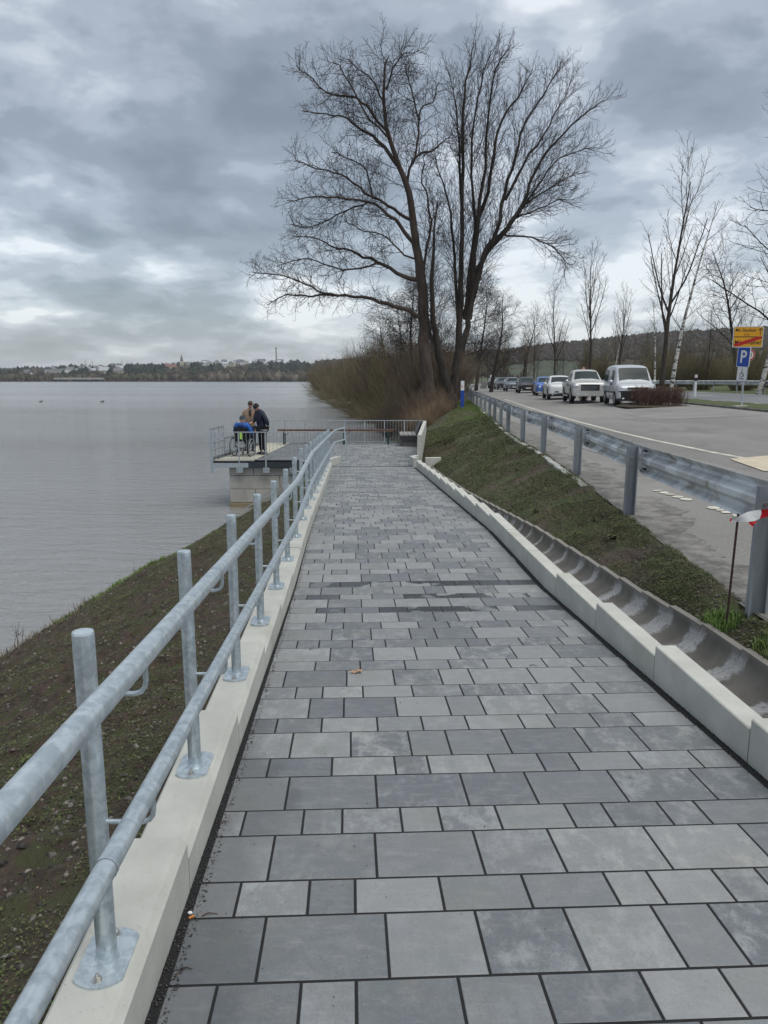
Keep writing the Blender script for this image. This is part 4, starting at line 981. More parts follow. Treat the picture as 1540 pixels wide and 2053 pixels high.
b_ = MB(); b_.ell((0, -.10, .985), (.15, .055, .075), 14, 8); b_.obj('hood', mat('dark_blue_hood', (.008, .05, .20), .7), jo, 180)
tr = {k: fat(k, .025) for k in ('pel', 'hpl', 'hpr', 'knl', 'knr')}; tr['anl'] = (n['anl'][0], .06); tr['anr'] = (n['anr'][0], .06)
skin('trousers', tr, [('pel', 'hpl'), ('pel', 'hpr'), ('hpl', 'knl'), ('knl', 'anl'), ('hpr', 'knr'), ('knr', 'anr')], 'pel', blk_, pe, 2)
for sg in (-1, 1):
    b_ = MB(); b_.tube([(sg * .11, .47, .16), (sg * .11, .55, .16), (sg * .11, .68, .15)], [.045, .045, .03], 10); b_.obj('shoe', shoem, pe, 180); hand(pe, (sg * .20, .26, .68), (-sg * .4, 1, -.3), .5, sg)
face(pe, (0, .03, 1.165), (.1, 1, -.05), hat=True, hatmat=mat('dark_teal_hat', (.035, .055, .065), .95), s=1.02)
# ================================================================ trees
class Tree:
    def __init__(s, seed): s.trunk = MB(); s.crown = MB(); s.r = random.Random(seed)
    def curve(s, p, d, L, n, wob, up):
        pts = [Vector(p)]; d = Vector(d).normalized(); st = L / n
        for i in range(n):
            d = (d + Vector((s.r.uniform(-wob, wob), s.r.uniform(-wob, wob), s.r.uniform(-wob, wob) + up))).normalized(); pts.append(pts[-1] + d * st)
        return pts
    def grow(s, pts, r0, r1, lev, cfg):
        n = len(pts); rad = [lerp(r0, r1, (i / (n - 1)) ** .8) for i in range(n)]
        tgt = s.trunk if lev <= cfg.get('tl', 1) and r0 > cfg.get('tr', .05) else s.crown
        tgt.tube(pts, rad, 8 if r0 > .12 else (5 if r0 > .035 else 3), False)
        if lev >= cfg['max']: return
        c = cfg['lev'][lev]  # spacing, start, ratio_len, angle, wobble, up, min, max
        seg = [(b - a).length for a, b in zip(pts, pts[1:])]; L = sum(seg); s_ = L * c['start'] + s.r.random() * c['sp']; side = s.r.random() * 6.28
        while s_ < L * .985:
            q = s_; i = 0
            while i < len(seg) - 1 and q > seg[i]: q -= seg[i]; i += 1
            p = pts[i].lerp(pts[i + 1], min(q / seg[i], 1)); d = (pts[i + 1] - pts[i]).normalized(); t = s_ / L; r = lerp(r0, r1, t ** .8)
            a = R(c['ang'] * s.r.uniform(.7, 1.3)); side += 2.4 + s.r.uniform(-.6, .6); o = d.orthogonal().normalized(); o.rotate(Matrix.Rotation(side, 3, d)) if False else None
            b = d.cross(o); w = o * math.cos(side) + b * math.sin(side); nd = d * math.cos(a) + w * math.sin(a)
            if 'bias' in c: nd = (nd + Vector(c['bias'])).normalized()
            CL = c['len'] * s.r.uniform(.6, 1.25) * (1 - .55 * t) if not c.get('rel') else c['rel'] * L * s.r.uniform(.55, 1.1) * (1.1 - .7 * t)
            cr = min(r * .7, max(c['rmin'], CL * c.get('rk', .012)))
            s.grow(s.curve(p, nd, CL, c['n'], c['wob'], c['up']), cr, max(cr * .35, c['rmin'] * .55), lev + 1, cfg)
            s_ += c['sp'] * s.r.uniform(.6, 1.4)
def dense(pts, k=3, wob=.0, r=random):
    """Catmull-Rom through points with slight wobble"""
    out = []; P = [pts[0]] + pts + [pts[-1]]
    for i in range(1, len(P) - 2):
        p0, p1, p2, p3 = P[i - 1], P[i], P[i + 1], P[i + 2]
        for j in range(k):
            t = j / k; q = .5 * ((2 * p1) + (p2 - p0) * t + (2 * p0 - 5 * p1 + 4 * p2 - p3) * t * t + (3 * p1 - p0 - 3 * p2 + p3) * t * t * t)
            if j: q = q + Vector((r.uniform(-wob, wob), r.uniform(-wob, wob), r.uniform(-wob, wob)))
            out.append(q)
    return out + [pts[-1]]
def finish(T, name, label, base, tm, cm, cat='tree', group=None):
    e = empty(name, base, label, cat, group)
    for mb_, nm, m_ in ((T.trunk, 'trunk', tm), (T.crown, 'crown', cm)):
        if mb_.v: mb_.v = [(a - base[0], b - base[1], c - base[2]) for a, b, c in mb_.v]; mb_.obj(nm, m_, e, 180 if nm == 'trunk' else None)
    return e
# --- large crooked tree (left of the pair)
def limb_pts(T, px, Y0, spread, k=3, wob=.10):
    dy = T.r.uniform(-1, 1) * spread; n = len(px)
    return dense([at(x, y, Y0 + dy * (i / (n - 1)) ** 1.2) for i, (x, y) in enumerate(px)], k, wob, T.r)
cfgL = {'max': 4, 'tl': 1, 'tr': .06, 'lev': [
    dict(sp=.75, start=.35, len=2.8, ang=48, n=5, wob=.22, up=.05, rmin=.022, rk=.012),
    dict(sp=.21, start=.16, len=2.1, ang=46, n=5, wob=.28, up=.03, rmin=.017, rk=.011),
    dict(sp=.22, start=.12, len=1.15, ang=48, n=4, wob=.34, up=.05, rmin=.012, rk=.010),
    dict(sp=.17, start=.10, len=.42, ang=46, n=2, wob=.32, up=.05, rmin=.0095, rk=.01)]}
T = Tree(4); YL = 45.0
T.grow(limb_pts(T, [(866, 812), (858, 770), (851, 704), (850, 640), (846, 570), (838, 510), (830, 459), (820, 385), (801, 336), (781, 277), (769, 203), (771, 140), (780, 112)], YL, 0, 3, .06), .46, .03, 0, {**cfgL, 'lev': [dict(cfgL['lev'][0], start=.62, sp=.5)] + cfgL['lev'][1:]})
LIMBS = [
 ([(846, 645), (820, 622), (776, 608), (727, 595), (677, 593), (623, 595), (575, 590), (535, 612)], .20, 3), ([(677, 593), (640, 585), (590, 560), (530, 548), (505, 545)], .09, 2),
 ([(838, 560), (796, 548), (756, 526), (717, 509), (677, 499), (638, 479), (585, 472)], .17, 3), ([(756, 526), (700, 540), (650, 530), (600, 520), (555, 535)], .08, 2),
 ([(832, 490), (801, 450), (776, 430), (737, 405), (677, 395), (628, 395), (575, 402)], .17, 3), ([(737, 405), (700, 420), (660, 440), (620, 455), (585, 450)], .07, 2),
 ([(824, 440), (790, 418), (747, 395), (707, 366), (668, 346), (618, 332), (590, 312)], .14, 3), ([(747, 395), (735, 340), (705, 320), (665, 305)], .07, 2),
 ([(797, 331), (756, 282), (727, 262), (697, 237), (653, 228), (605, 222)], .15, 2.5), ([(781, 277), (745, 225), (715, 195), (667, 190), (628, 158), (594, 130)], .12, 2.5),
 ([(769, 203), (745, 160), (720, 140), (700, 118)], .07, 2), ([(775, 180), (800, 120), (840, 100)], .07, 2), ([(785, 280), (740, 240), (690, 150), (668, 125)], .09, 3),
 ([(816, 372), (830, 320), (865, 304), (890, 284), (905, 270)], .12, 2), ([(828, 328), (840, 270), (842, 223), (868, 205), (880, 165)], .09, 2), ([(842, 240), (825, 180), (812, 128)], .07, 2),
 ([(850, 560), (862, 470), (858, 400), (846, 350), (855, 300)], .12, 2), ([(840, 520), (800, 500), (765, 470), (720, 460), (690, 440)], .08, 3)]
for px, r_, sp_ in LIMBS: T.grow(limb_pts(T, px, YL, sp_, 3, .11), r_ * .82, .022, 1, cfgL)
b0 = at(866, 800, YL); big_left = finish(T, 'large_bare_tree', 'large crooked bare tree with long limbs spreading left over the water', (b0.x, b0.y, b0.z), mat('brown_grey_bark', (.052, .038, .031), .95, 0, (.085, .062, .050), 5, 6, .02, 14, stretch=(1, 1, .3)), twigm)
# reddish lower bark sleeve is part of that trunk
# --- multi-stemmed tree (right of the pair)
cfgR = {'max': 4, 'tl': 1, 'tr': .06, 'lev': [
    dict(sp=.8, start=.3, len=3.0, ang=26, n=5, wob=.12, up=.10, rmin=.022, rk=.011),
    dict(sp=.20, start=.24, len=2.5, ang=30, n=5, wob=.14, up=.06, rmin=.016, rk=.010),
    dict(sp=.24, start=.15, len=1.25, ang=38, n=4, wob=.18, up=.07, rmin=.012, rk=.009),
    dict(sp=.16, start=.12, len=.36, ang=42, n=2, wob=.25, up=.10, rmin=.010, rk=.012)]}
T = Tree(9); YR = 45.6
STEMS = [
 ([(908, 808), (912, 766), (919, 704), (922, 632), (925, 540), (927, 460), (929, 336), (932, 188), (944, 124), (951, 92)], .34, 1),
 ([(912, 790), (921, 704), (934, 669), (944, 615), (969, 514), (995, 464), (1013, 386), (1033, 316), (1053, 247), (1092, 188), (1120, 140)], .28, 1.5),
 ([(940, 640), (950, 560), (974, 509), (1013, 464), (1048, 410), (1072, 346), (1112, 287), (1161, 237), (1212, 200)], .24, 3),
 ([(934, 640), (939, 583), (954, 460), (979, 386), (993, 287), (1013, 228), (1048, 178), (1067, 139)], .22, 3), ([(938, 600), (949, 534), (959, 435), (974, 336), (979, 237), (993, 139), (1020, 98)], .20, 3),
 ([(980, 500), (998, 484), (1038, 430), (1087, 361), (1122, 316), (1195, 296)], .13, 3), ([(1010, 470), (1048, 474), (1097, 489), (1127, 514), (1140, 540)], .08, 3),
 ([(919, 640), (915, 583), (909, 484), (900, 410), (882, 352), (872, 310)], .15, 2.5), ([(927, 420), (921, 287), (915, 213), (900, 139)], .10, 2), ([(905, 795), (890, 750), (878, 694), (869, 650), (865, 560), (870, 470), (878, 400)], .46, 2),
 ([(1013, 400), (1050, 330), (1090, 270), (1120, 215), (1150, 150)], .12, 3), ([(955, 450), (945, 350), (950, 250), (965, 170), (985, 100)], .12, 3), ([(1048, 412), (1090, 385), (1130, 360), (1160, 345)], .08, 3), ([(990, 480), (1030, 440), (1075, 420), (1120, 400), (1150, 400)], .08, 3)]
for px, r_, sp_ in STEMS: T.grow(limb_pts(T, px, YR, sp_, 3, .07), r_ * .85, .020, 1, cfgR)
b0 = at(908, 802, YR); finish(T, 'large_bare_tree', 'tall many-stemmed bare tree fanning up and to the right, with upright twigs', (b0.x, b0.y, b0.z), barkd, twigm)
PH = {}; KEEP = []
# --- generic bare trees, built once and copied
def proto(seed, H, trunk_r, style, tm, cm, fork=.3, name='bare_tree', maxl=3, den=1.0):
    T = Tree(seed); r = T.r
    S = {'vase': dict(n=15, ang=28, len=.52, up=.12, w=.07), 'round': dict(n=34, ang=58, len=.42, up=.03, w=.2), 'thin': dict(n=11, ang=30, len=.42, up=.08, w=.1), 'birch': dict(n=18, ang=42, len=.30, up=.0, w=.14)}[style]
    tr_ = T.curve((0, 0, 0), (r.uniform(-.04, .04), r.uniform(-.04, .04), 1), H * .96, 12, .035 if style != 'round' else .07, .02)
    k = H / 12
    if style == 'birch': l2 = dict(sp=.30, start=.15, len=.9, ang=50, n=5, wob=.15, up=-.22, rmin=.006, rk=.006); l1 = dict(sp=.40, start=.15, len=1.6, ang=40, n=4, wob=.15, up=-.05, rmin=.009, rk=.009)
    elif style == 'vase': l1 = dict(sp=.36 * k, start=.15, len=1.7 * k, ang=34, n=4, wob=.09, up=.10, rmin=.013, rk=.010); l2 = dict(sp=.28 * k, start=.12, len=.55, ang=38, n=2, wob=.16, up=.10, rmin=.009, rk=.01)
    else: l1 = dict(sp=.38 * k * den, start=.15, len=2.0 * k, ang=44, n=5, wob=.2, up=.03, rmin=.014, rk=.010); l2 = dict(sp=.30 * k * den, start=.12, len=.85, ang=44, n=3, wob=.25, up=.03, rmin=.009, rk=.008)
    cfg = {'max': maxl + 1, 'tl': 1, 'tr': .04, 'lev': [dict(sp=H * (1 - fork) / S['n'], start=fork, rel=S['len'], len=1, ang=S['ang'], n=7, wob=S['w'], up=S['up'], rmin=.02, rk=.013), l1, l2, dict(sp=.22, start=.1, len=.35, ang=40, n=2, wob=.2, up=.05, rmin=.007, rk=.01)]}
    T.grow(tr_, trunk_r, .02, 0, cfg)
    e = empty(name); me = []; PH[id(e)] = max(v[2] for v in T.crown.v); KEEP.append(e)
    for mb_, nm, m_ in ((T.trunk, 'trunk', tm), (T.crown, 'crown', cm)):
        o = mb_.obj(nm, m_, e, 180 if nm == 'trunk' else None)
    return e
used = set()
def plant(p, x, y, z, s, label, group=None, rz=None, cat='tree', tilt=(0, 0), name=None):
    if id(p) in used: o = copy_tree(p)
    else: used.add(id(p)); o = p
    o.location = (x, y, z); o.scale = (s, s, s) if not isinstance(s, tuple) else s; o.rotation_euler = (tilt[0], tilt[1], random.random() * 6.28 if rz is None else rz); tag(o, label, cat)
    if group: o['group'] = group
    elif 'group' in o.keys(): del o['group']
    return o
def px_tree(p, px, Y, ytop, H0, label, group=None, **k):
    X = (px - 770) / FPX * CP * Y; z = roadz(X, Y) - .1 if X > rx(Y) else bank_z(X, Y); d = ray(px, ytop); zt = CAMZ + d.z / d.y * Y
    X = at(px, 770, Y).x; return plant(p, X, Y, z, (zt - z) / PH[id(p)], label, group, **k)
vase1 = proto(24, 12, .17, 'vase', barkd, twigg, .27); vase2 = proto(22, 12, .16, 'vase', barkd, twigg, .32); round1 = proto(31, 12, .24, 'round', barkd, twigm, .22); round2 = proto(33, 12, .22, 'round', barkd, twigg, .25)
round3 = proto(35, 12, .26, 'round', barkd, twigm, .12, den=.55)
thin1 = proto(41, 9, .09, 'thin', barkd, twigb, .15); thin2 = proto(42, 9, .08, 'thin', barkd, twigg, .2); thin3 = proto(44, 9, .10, 'vase', barkd, twigo, .12, maxl=2)
birch1 = proto(51, 12, .15, 'birch', birchm, twigg, .22, 'birch_tree'); birch2 = proto(52, 12, .16, 'birch', birchm, twigg, .3, 'birch_tree')
px_tree(vase1, 1325, 35.5, 262, 12, 'slim upright bare tree growing out of the clipped hedge beside the silver van'); px_tree(vase2, 1182, 58, 468, 12, 'bare tree with upright crown behind the white pickup and car', rz=1.0)
px_tree(vase1, 1112, 70, 552, 12, 'smaller upright bare tree above the blue car', rz=2.5); px_tree(vase2, 1240, 74, 560, 12, 'pale bare tree in the distance between pickup and van', rz=4)
px_tree(birch1, 1345, 50, 385, 12, 'white-stemmed birch leaning right behind the far guardrail', tilt=(0, R(9)), rz=0.0); px_tree(birch2, 1522, 44, 330, 12, 'thick white birch leaning right at the right edge behind the road signs', tilt=(0, R(8)), rz=0.0)
px_tree(birch1, 1312, 60, 600, 12, 'small thin birch stem behind the hedge tree', rz=2); px_tree(birch2, 1228, 88, 640, 12, 'far thin leaning birch stem above the pickup roof', tilt=(0, R(12)), rz=1)
px_tree(round1, 1566, 40, 130, 12, 'big dark bare tree reaching into the frame from the right edge'); px_tree(round2, 1475, 62, 440, 12, 'bare round tree behind the yellow town sign', rz=3)
px_tree(round3, 878, 64, 500, 12, 'dense round bare tree behind the big tree pair', rz=1.4); px_tree(round3, 838, 66, 545, 12, 'dense bare tree right behind the crooked trunk', rz=2.9); px_tree(round3, 920, 70, 505, 12, 'dense bare tree behind the many stems', rz=4.4); px_tree(round3, 772, 88, 610, 12, 'bare tree above the willow thicket over the lake', rz=.7); px_tree(round3, 985, 84, 565, 12, 'dense bare tree right of the many-stemmed tree by the road', rz=5.4)
px_tree(round3, 800, 76, 575, 12, 'dark bare tree rising from the lakeside thicket left of the big trees', rz=.3); px_tree(round1, 955, 96, 560, 12, 'bare tree at the road bend behind the blue panel', rz=2.2)
px_tree(round2, 1048, 100, 600, 12, 'group tree of dark stems above the black car', rz=5); px_tree(thin1, 1070, 84, 600, 9, 'dark narrow tree above the blue car', rz=2); px_tree(round1, 985, 150, 650, 12, 'distant bare tree on the field beyond the road bend', rz=3.3); px_tree(thin3, 1010, 120, 660, 9, 'olive green twiggy tree over the far parked cars', rz=3.3); px_tree(thin3, 990, 110, 672, 9, 'olive green willow beside the road bend', rz=1.3)
rt = random.Random(77); belt = [thin1, thin2, thin3]; names_ = ['thin brown bare tree in the dark belt behind the far guardrail', 'thin grey bare tree in the dark belt behind the far guardrail', 'olive twiggy bare tree in the dark belt behind the far guardrail']
for i in range(96):
    Y = rt.uniform(46, 135); X = main_l(Y) + 7.5 + rt.uniform(0, 24) * (1 if Y < 90 else 1.2); k = rt.choice((0, 0, 1, 2)); s_ = rt.uniform(.45, .85)
    if i % 12 == 0: Y = rt.uniform(40, 50); X = main_l(Y) + 8 + rt.uniform(0, 16)
    plant(belt[k], X, Y, roadz(X, Y) - .1, s_, names_[k], 'bare trees in the belt behind the far guardrail (%s)' % ('brown', 'grey', 'olive')[k])
for i in range(26):
    px = rt.uniform(930, 1010) if i < 16 else rt.uniform(860, 940); Y = rt.uniform(125, 210) if i < 16 else rt.uniform(85, 150); X = at(px, 770, Y).x; k = rt.choice((0, 1, 2)); z = roadz(X, Y) - .1 if X > rx(Y) else bank_z(X, Y)
    if abs(X - (rx(Y) + 5)) < 7 : X = rx(Y) + 14
    plant(belt[k], X, Y, z, rt.uniform(.6, 1.05), names_[k].replace('dark belt behind the far guardrail', 'distance beyond the bend of the road'), 'bare trees beyond the road bend (%s)' % ('brown', 'grey', 'olive')[k])
# --- thickets of stems
def thicket(seed, H, Wd, n, m, side=2.0, lean=.5, rb=.02, droop=0.0, name='willow_shrub'):
    T = Tree(seed); r = T.r
    for i in range(n):
        a = r.random() * 6.28; q = r.random() ** .6; bx, by = math.cos(a) * q * Wd * .22, math.sin(a) * q * Wd * .22; h = H * r.uniform(.55, 1) * (1 - .25 * q)
        d = Vector((math.cos(a) * q * lean, math.sin(a) * q * lean, 1)); pts = T.curve((bx, by, 0), d, h, 6, .11, -droop * q)
        T.crown.tube(pts, [rb * (1 - .75 * k / 6) for k in range(7)], 3, False)
        for k in range(int(side * h)):
            j = r.randint(1, 5); p = pts[j].lerp(pts[j + 1], r.random()); dd = (pts[j + 1] - pts[j]).normalized() + Vector((r.uniform(-.6, .6), r.uniform(-.6, .6), r.uniform(-.1, .5)))
            q2 = T.curve(p, dd, h * r.uniform(.12, .28), 3, .15, -droop * .5); T.crown.tube(q2, [rb * .42, rb * .35, rb * .3, rb * .2], 3, False)
    e = empty(name); T.crown.obj('branches', m, e); return e
wil1 = thicket(61, 10, 9, 300, twigo, 2.2, .75, .030, .03); wil2 = thicket(62, 10, 9, 260, twigb, 2.2, .65, .030, .03); low1 = thicket(63, 4, 6, 220, twigo, 4, 1.5, .016, .10, 'overhanging_shrub'); br1 = thicket(64, 2.2, 2.6, 260, twigb, 7, .5, .009, .04, 'brown_shrub'); reed = thicket(65, 1.5, 1.6, 240, reedm, 2, .4, .006, .10, 'dry_grass_clump')
GW = 'willow thicket on the lake shore'
for px, Y, yt, p, lab in ((640, 235, 722, wil1, 'farthest olive willow thicket on the lake shore'), (662, 190, 712, wil2, 'low brown willow thicket at the far end of the shore'), (690, 150, 712, wil1, 'olive willow thicket bulging over the water'), (716, 124, 700, wil2, 'brown willow thicket on the shore left of the tall ones'),
        (742, 102, 680, wil1, 'tall olive willow thicket rising above the shoreline'), (772, 86, 664, wil2, 'tall brown willow thicket left of the big tree'), (806, 72, 655, wil1, 'olive willow thicket directly left of the big trunk'), (838, 60, 672, wil2, 'brown willow thicket behind the big trunk'), (905, 62, 690, wil2, 'brown thicket behind the many-stemmed tree'), (880, 75, 660, wil1, 'olive thicket seen between the two big trunks'), (760, 78, 700, wil2, 'brown thicket over the shoreline below the tall willows')):
    X = at(px, 770, Y).x; d = ray(px, yt); z = max(-.1, bank_z(X, Y)) if X > interp(Y, SH_R) - .5 else -.1; zt_ = CAMZ + d.z / d.y * Y; s_ = (zt_ - z) / 10.0
    plant(p, X, Y, z, (s_ * 1.0, s_ * 1.0, s_), lab, cat='shrub')
for px, Y, s_, lab in ((700, 100, 1.5, 'shrub overhanging the water at the far left of the thicket'), (735, 76, 1.1, 'shrub with fine twigs drooping to the water'), (762, 66, .95, 'shrub dipping its twigs in the lake behind the railing'), (668, 140, 1.7, 'low shrub at the water line far along the shore'), (795, 58, .9, 'low shrub left of the brown bushes behind the railing')):
    X = at(px, 770, Y).x; plant(low1, X, Y, max(-.05, bank_z(X, Y) if X > interp(Y, SH_R) - .5 else -.05), s_, lab, cat='shrub')
for i, (px, Y, s_) in enumerate(((785, 50, 1), (806, 47, 1.05), (828, 46, 1), (845, 44, 1), (868, 42.5, .8), (884, 44, .8), (800, 54, 1.3), (830, 52, 1.4), (860, 50, 1.4), (885, 50, 1.3), (775, 55, 1), (815, 43, .8))):
    X = at(px, 790, Y).x; plant(br1, X, Y, bank_z(X, Y) - .05, s_, 'reddish brown twiggy bush ' + ['left of the grass clumps, just behind the railing', 'behind the railing above the second wooden bench', 'behind the railing above the dark bench', 'in front of the crooked trunk', 'low in front of the many stems', 'beside the tree stump', 'behind the bushes of the railing, by the water', 'tall, against the willow thicket', 'tall, right beside the crooked trunk', 'tall, between the two big trunks', 'leftmost, at the water edge', 'low, nearest to the grey wall'][i], 'reddish brown bushes at the foot of the big trees', cat='shrub')
for i, (px, Y, s_) in enumerate(((880, 46.5, 1.6), (878, 47, 1.2), (868, 47.5, 2.0))):
    X = at(px, 790, Y).x; plant(br1, X, Y, bank_z(X, Y) - .05, s_, ['tall tangled shoots between the two big trunks', 'tangled shoots at the base of the many stems', 'tall tangled shoots right behind the crooked trunk'][i], cat='shrub')
for i, (px, Y, s_) in enumerate(((838, 41, 1), (852, 40, .9), (865, 40.5, 1), (877, 41, .8), (824, 41.5, .9), (895, 43, .9), (858, 39, .7), (888, 41.5, .8))):
    X = at(px, 810, Y).x; plant(reed, X, Y, bank_z(X, Y) - .03, s_, 'clump of dry pale grass ' + ['in front of the brown bushes', 'in front of the crooked trunk', 'between trunk and green bank', 'low, left of the stump', 'leftmost, behind the grey wall', 'directly beside the stump', 'small, nearest to the green bank', 'thin, below the many stems'][i], 'clumps of dry grass on the bank', cat='grass clump')
for i in range(46):
    Y = rt.uniform(42, 120); X = main_l(Y) + 9 + rt.uniform(0, 22); k = rt.random() < .5
    plant(wil1 if k else wil2, X, Y, roadz(X, Y) - .1, rt.uniform(.28, .55), ['brown leafless thicket among the trees behind the far guardrail', 'olive leafless thicket among the trees behind the far guardrail'][k], 'thickets behind the far guardrail (%s)' % ('olive' if k else 'brown'), cat='shrub')
# sprawling low twigs by the near shore and stump
p = at(903, 808, 44.2); zs = bank_z(p.x, 44.2)
m_ = MB(); P = [Vector((p.x, 44.2, zs - .3)), Vector((p.x, 44.2, zs + .35)), Vector((p.x + .03, 44.2, zs + .85))]; m_.tube(P, [.52, .40, .36], 14); so_ = m_.obj('tree_stump', barkd, None, 40)
tag(so_, 'cut tree stump at the foot of the many-stemmed tree', 'tree stump')
# clipped hedge block beside van
hd = empty('clipped_hedge'); T = Tree(71); r = T.r
for i in range(900):
    x, y, z = r.uniform(-1.35, 1.35), r.uniform(-.75, .75), r.uniform(0, .25); h = .82 - z + r.uniform(-.06, .04); pts = T.curve((x, y, z), (r.uniform(-.3, .3), r.uniform(-.3, .3), 1), h, 4, .25, 0); T.crown.tube(pts, [.007, .006, .005, .004, .003], 3, False)
    for k in range(3): q = T.curve(pts[r.randint(1, 4)], (r.uniform(-1, 1), r.uniform(-1, 1), r.uniform(-.1, .8)), .14, 2, .2, 0); T.crown.tube(q, [.004, .0035, .003], 3, False)
T.crown.obj('twigs', mat('russet_hedge_twig', (.10, .055, .042), .9, rand=.3), hd)
lf_ = []; 
for i in range(2600): lf_.append((r.uniform(-1.38, 1.38), r.uniform(-.78, .78), r.uniform(.1, .86)))
V = []; F = []
for x, y, z in lf_:
    a_, b2 = r.random() * 6.28, r.uniform(-.8, .8); s_ = r.uniform(.014, .026); o = len(V); V += [(x, y, z), (x + s_ * math.cos(a_), y + s_ * math.sin(a_), z + s_ * b2), (x - s_ * math.sin(a_), y + s_ * math.cos(a_), z - s_ * b2)]; F.append((o, o + 1, o + 2))
me = np_mesh('leaves', np.array(V), np.array(F), mat('russet_leaf', (.12, .055, .04), .8, rand=.5)); tag(link('leaves', me, hd), kind='stuff')
X = at(1315, 800, 33.2).x; plant(hd, X + .12, 33.3, roadz(X, 33.3) + .03, (.80, 1, 1), 'clipped russet hedge around the slim tree in front of the silver van', cat='hedge', rz=.05)
m_ = MB(); m_.add([(-1.6, -1.1, 0), (1.6, -.9, 0), (1.7, 1.2, 0), (-1.4, 1.2, 0), (-1.4, -.8, .06), (1.3, -.7, .06), (1.4, 1.0, .06), (-1.2, 1.0, .06)], [(4, 5, 6, 7), (0, 1, 5, 4), (1, 2, 6, 5), (2, 3, 7, 6), (3, 0, 4, 7)])
o = m_.obj('planting_island', soil); o.location = (X, 33.3, roadz(X, 33.3) + .01); tag(o, kind='structure')
for i, (px, Y, s_) in enumerate(((1092, 57, .55), (1150, 44.5, .3), (1215, 37.5, .25), (1065, 68, .7))):
    X = at(px, 790, Y).x; plant(br1, X + .6, Y, roadz(X, Y), s_, ['dark bush in front of the blue car', 'tiny bush between the white car and pickup', 'tiny bush between pickup and van', 'dark bush in front of the black car'][i], cat='shrub')
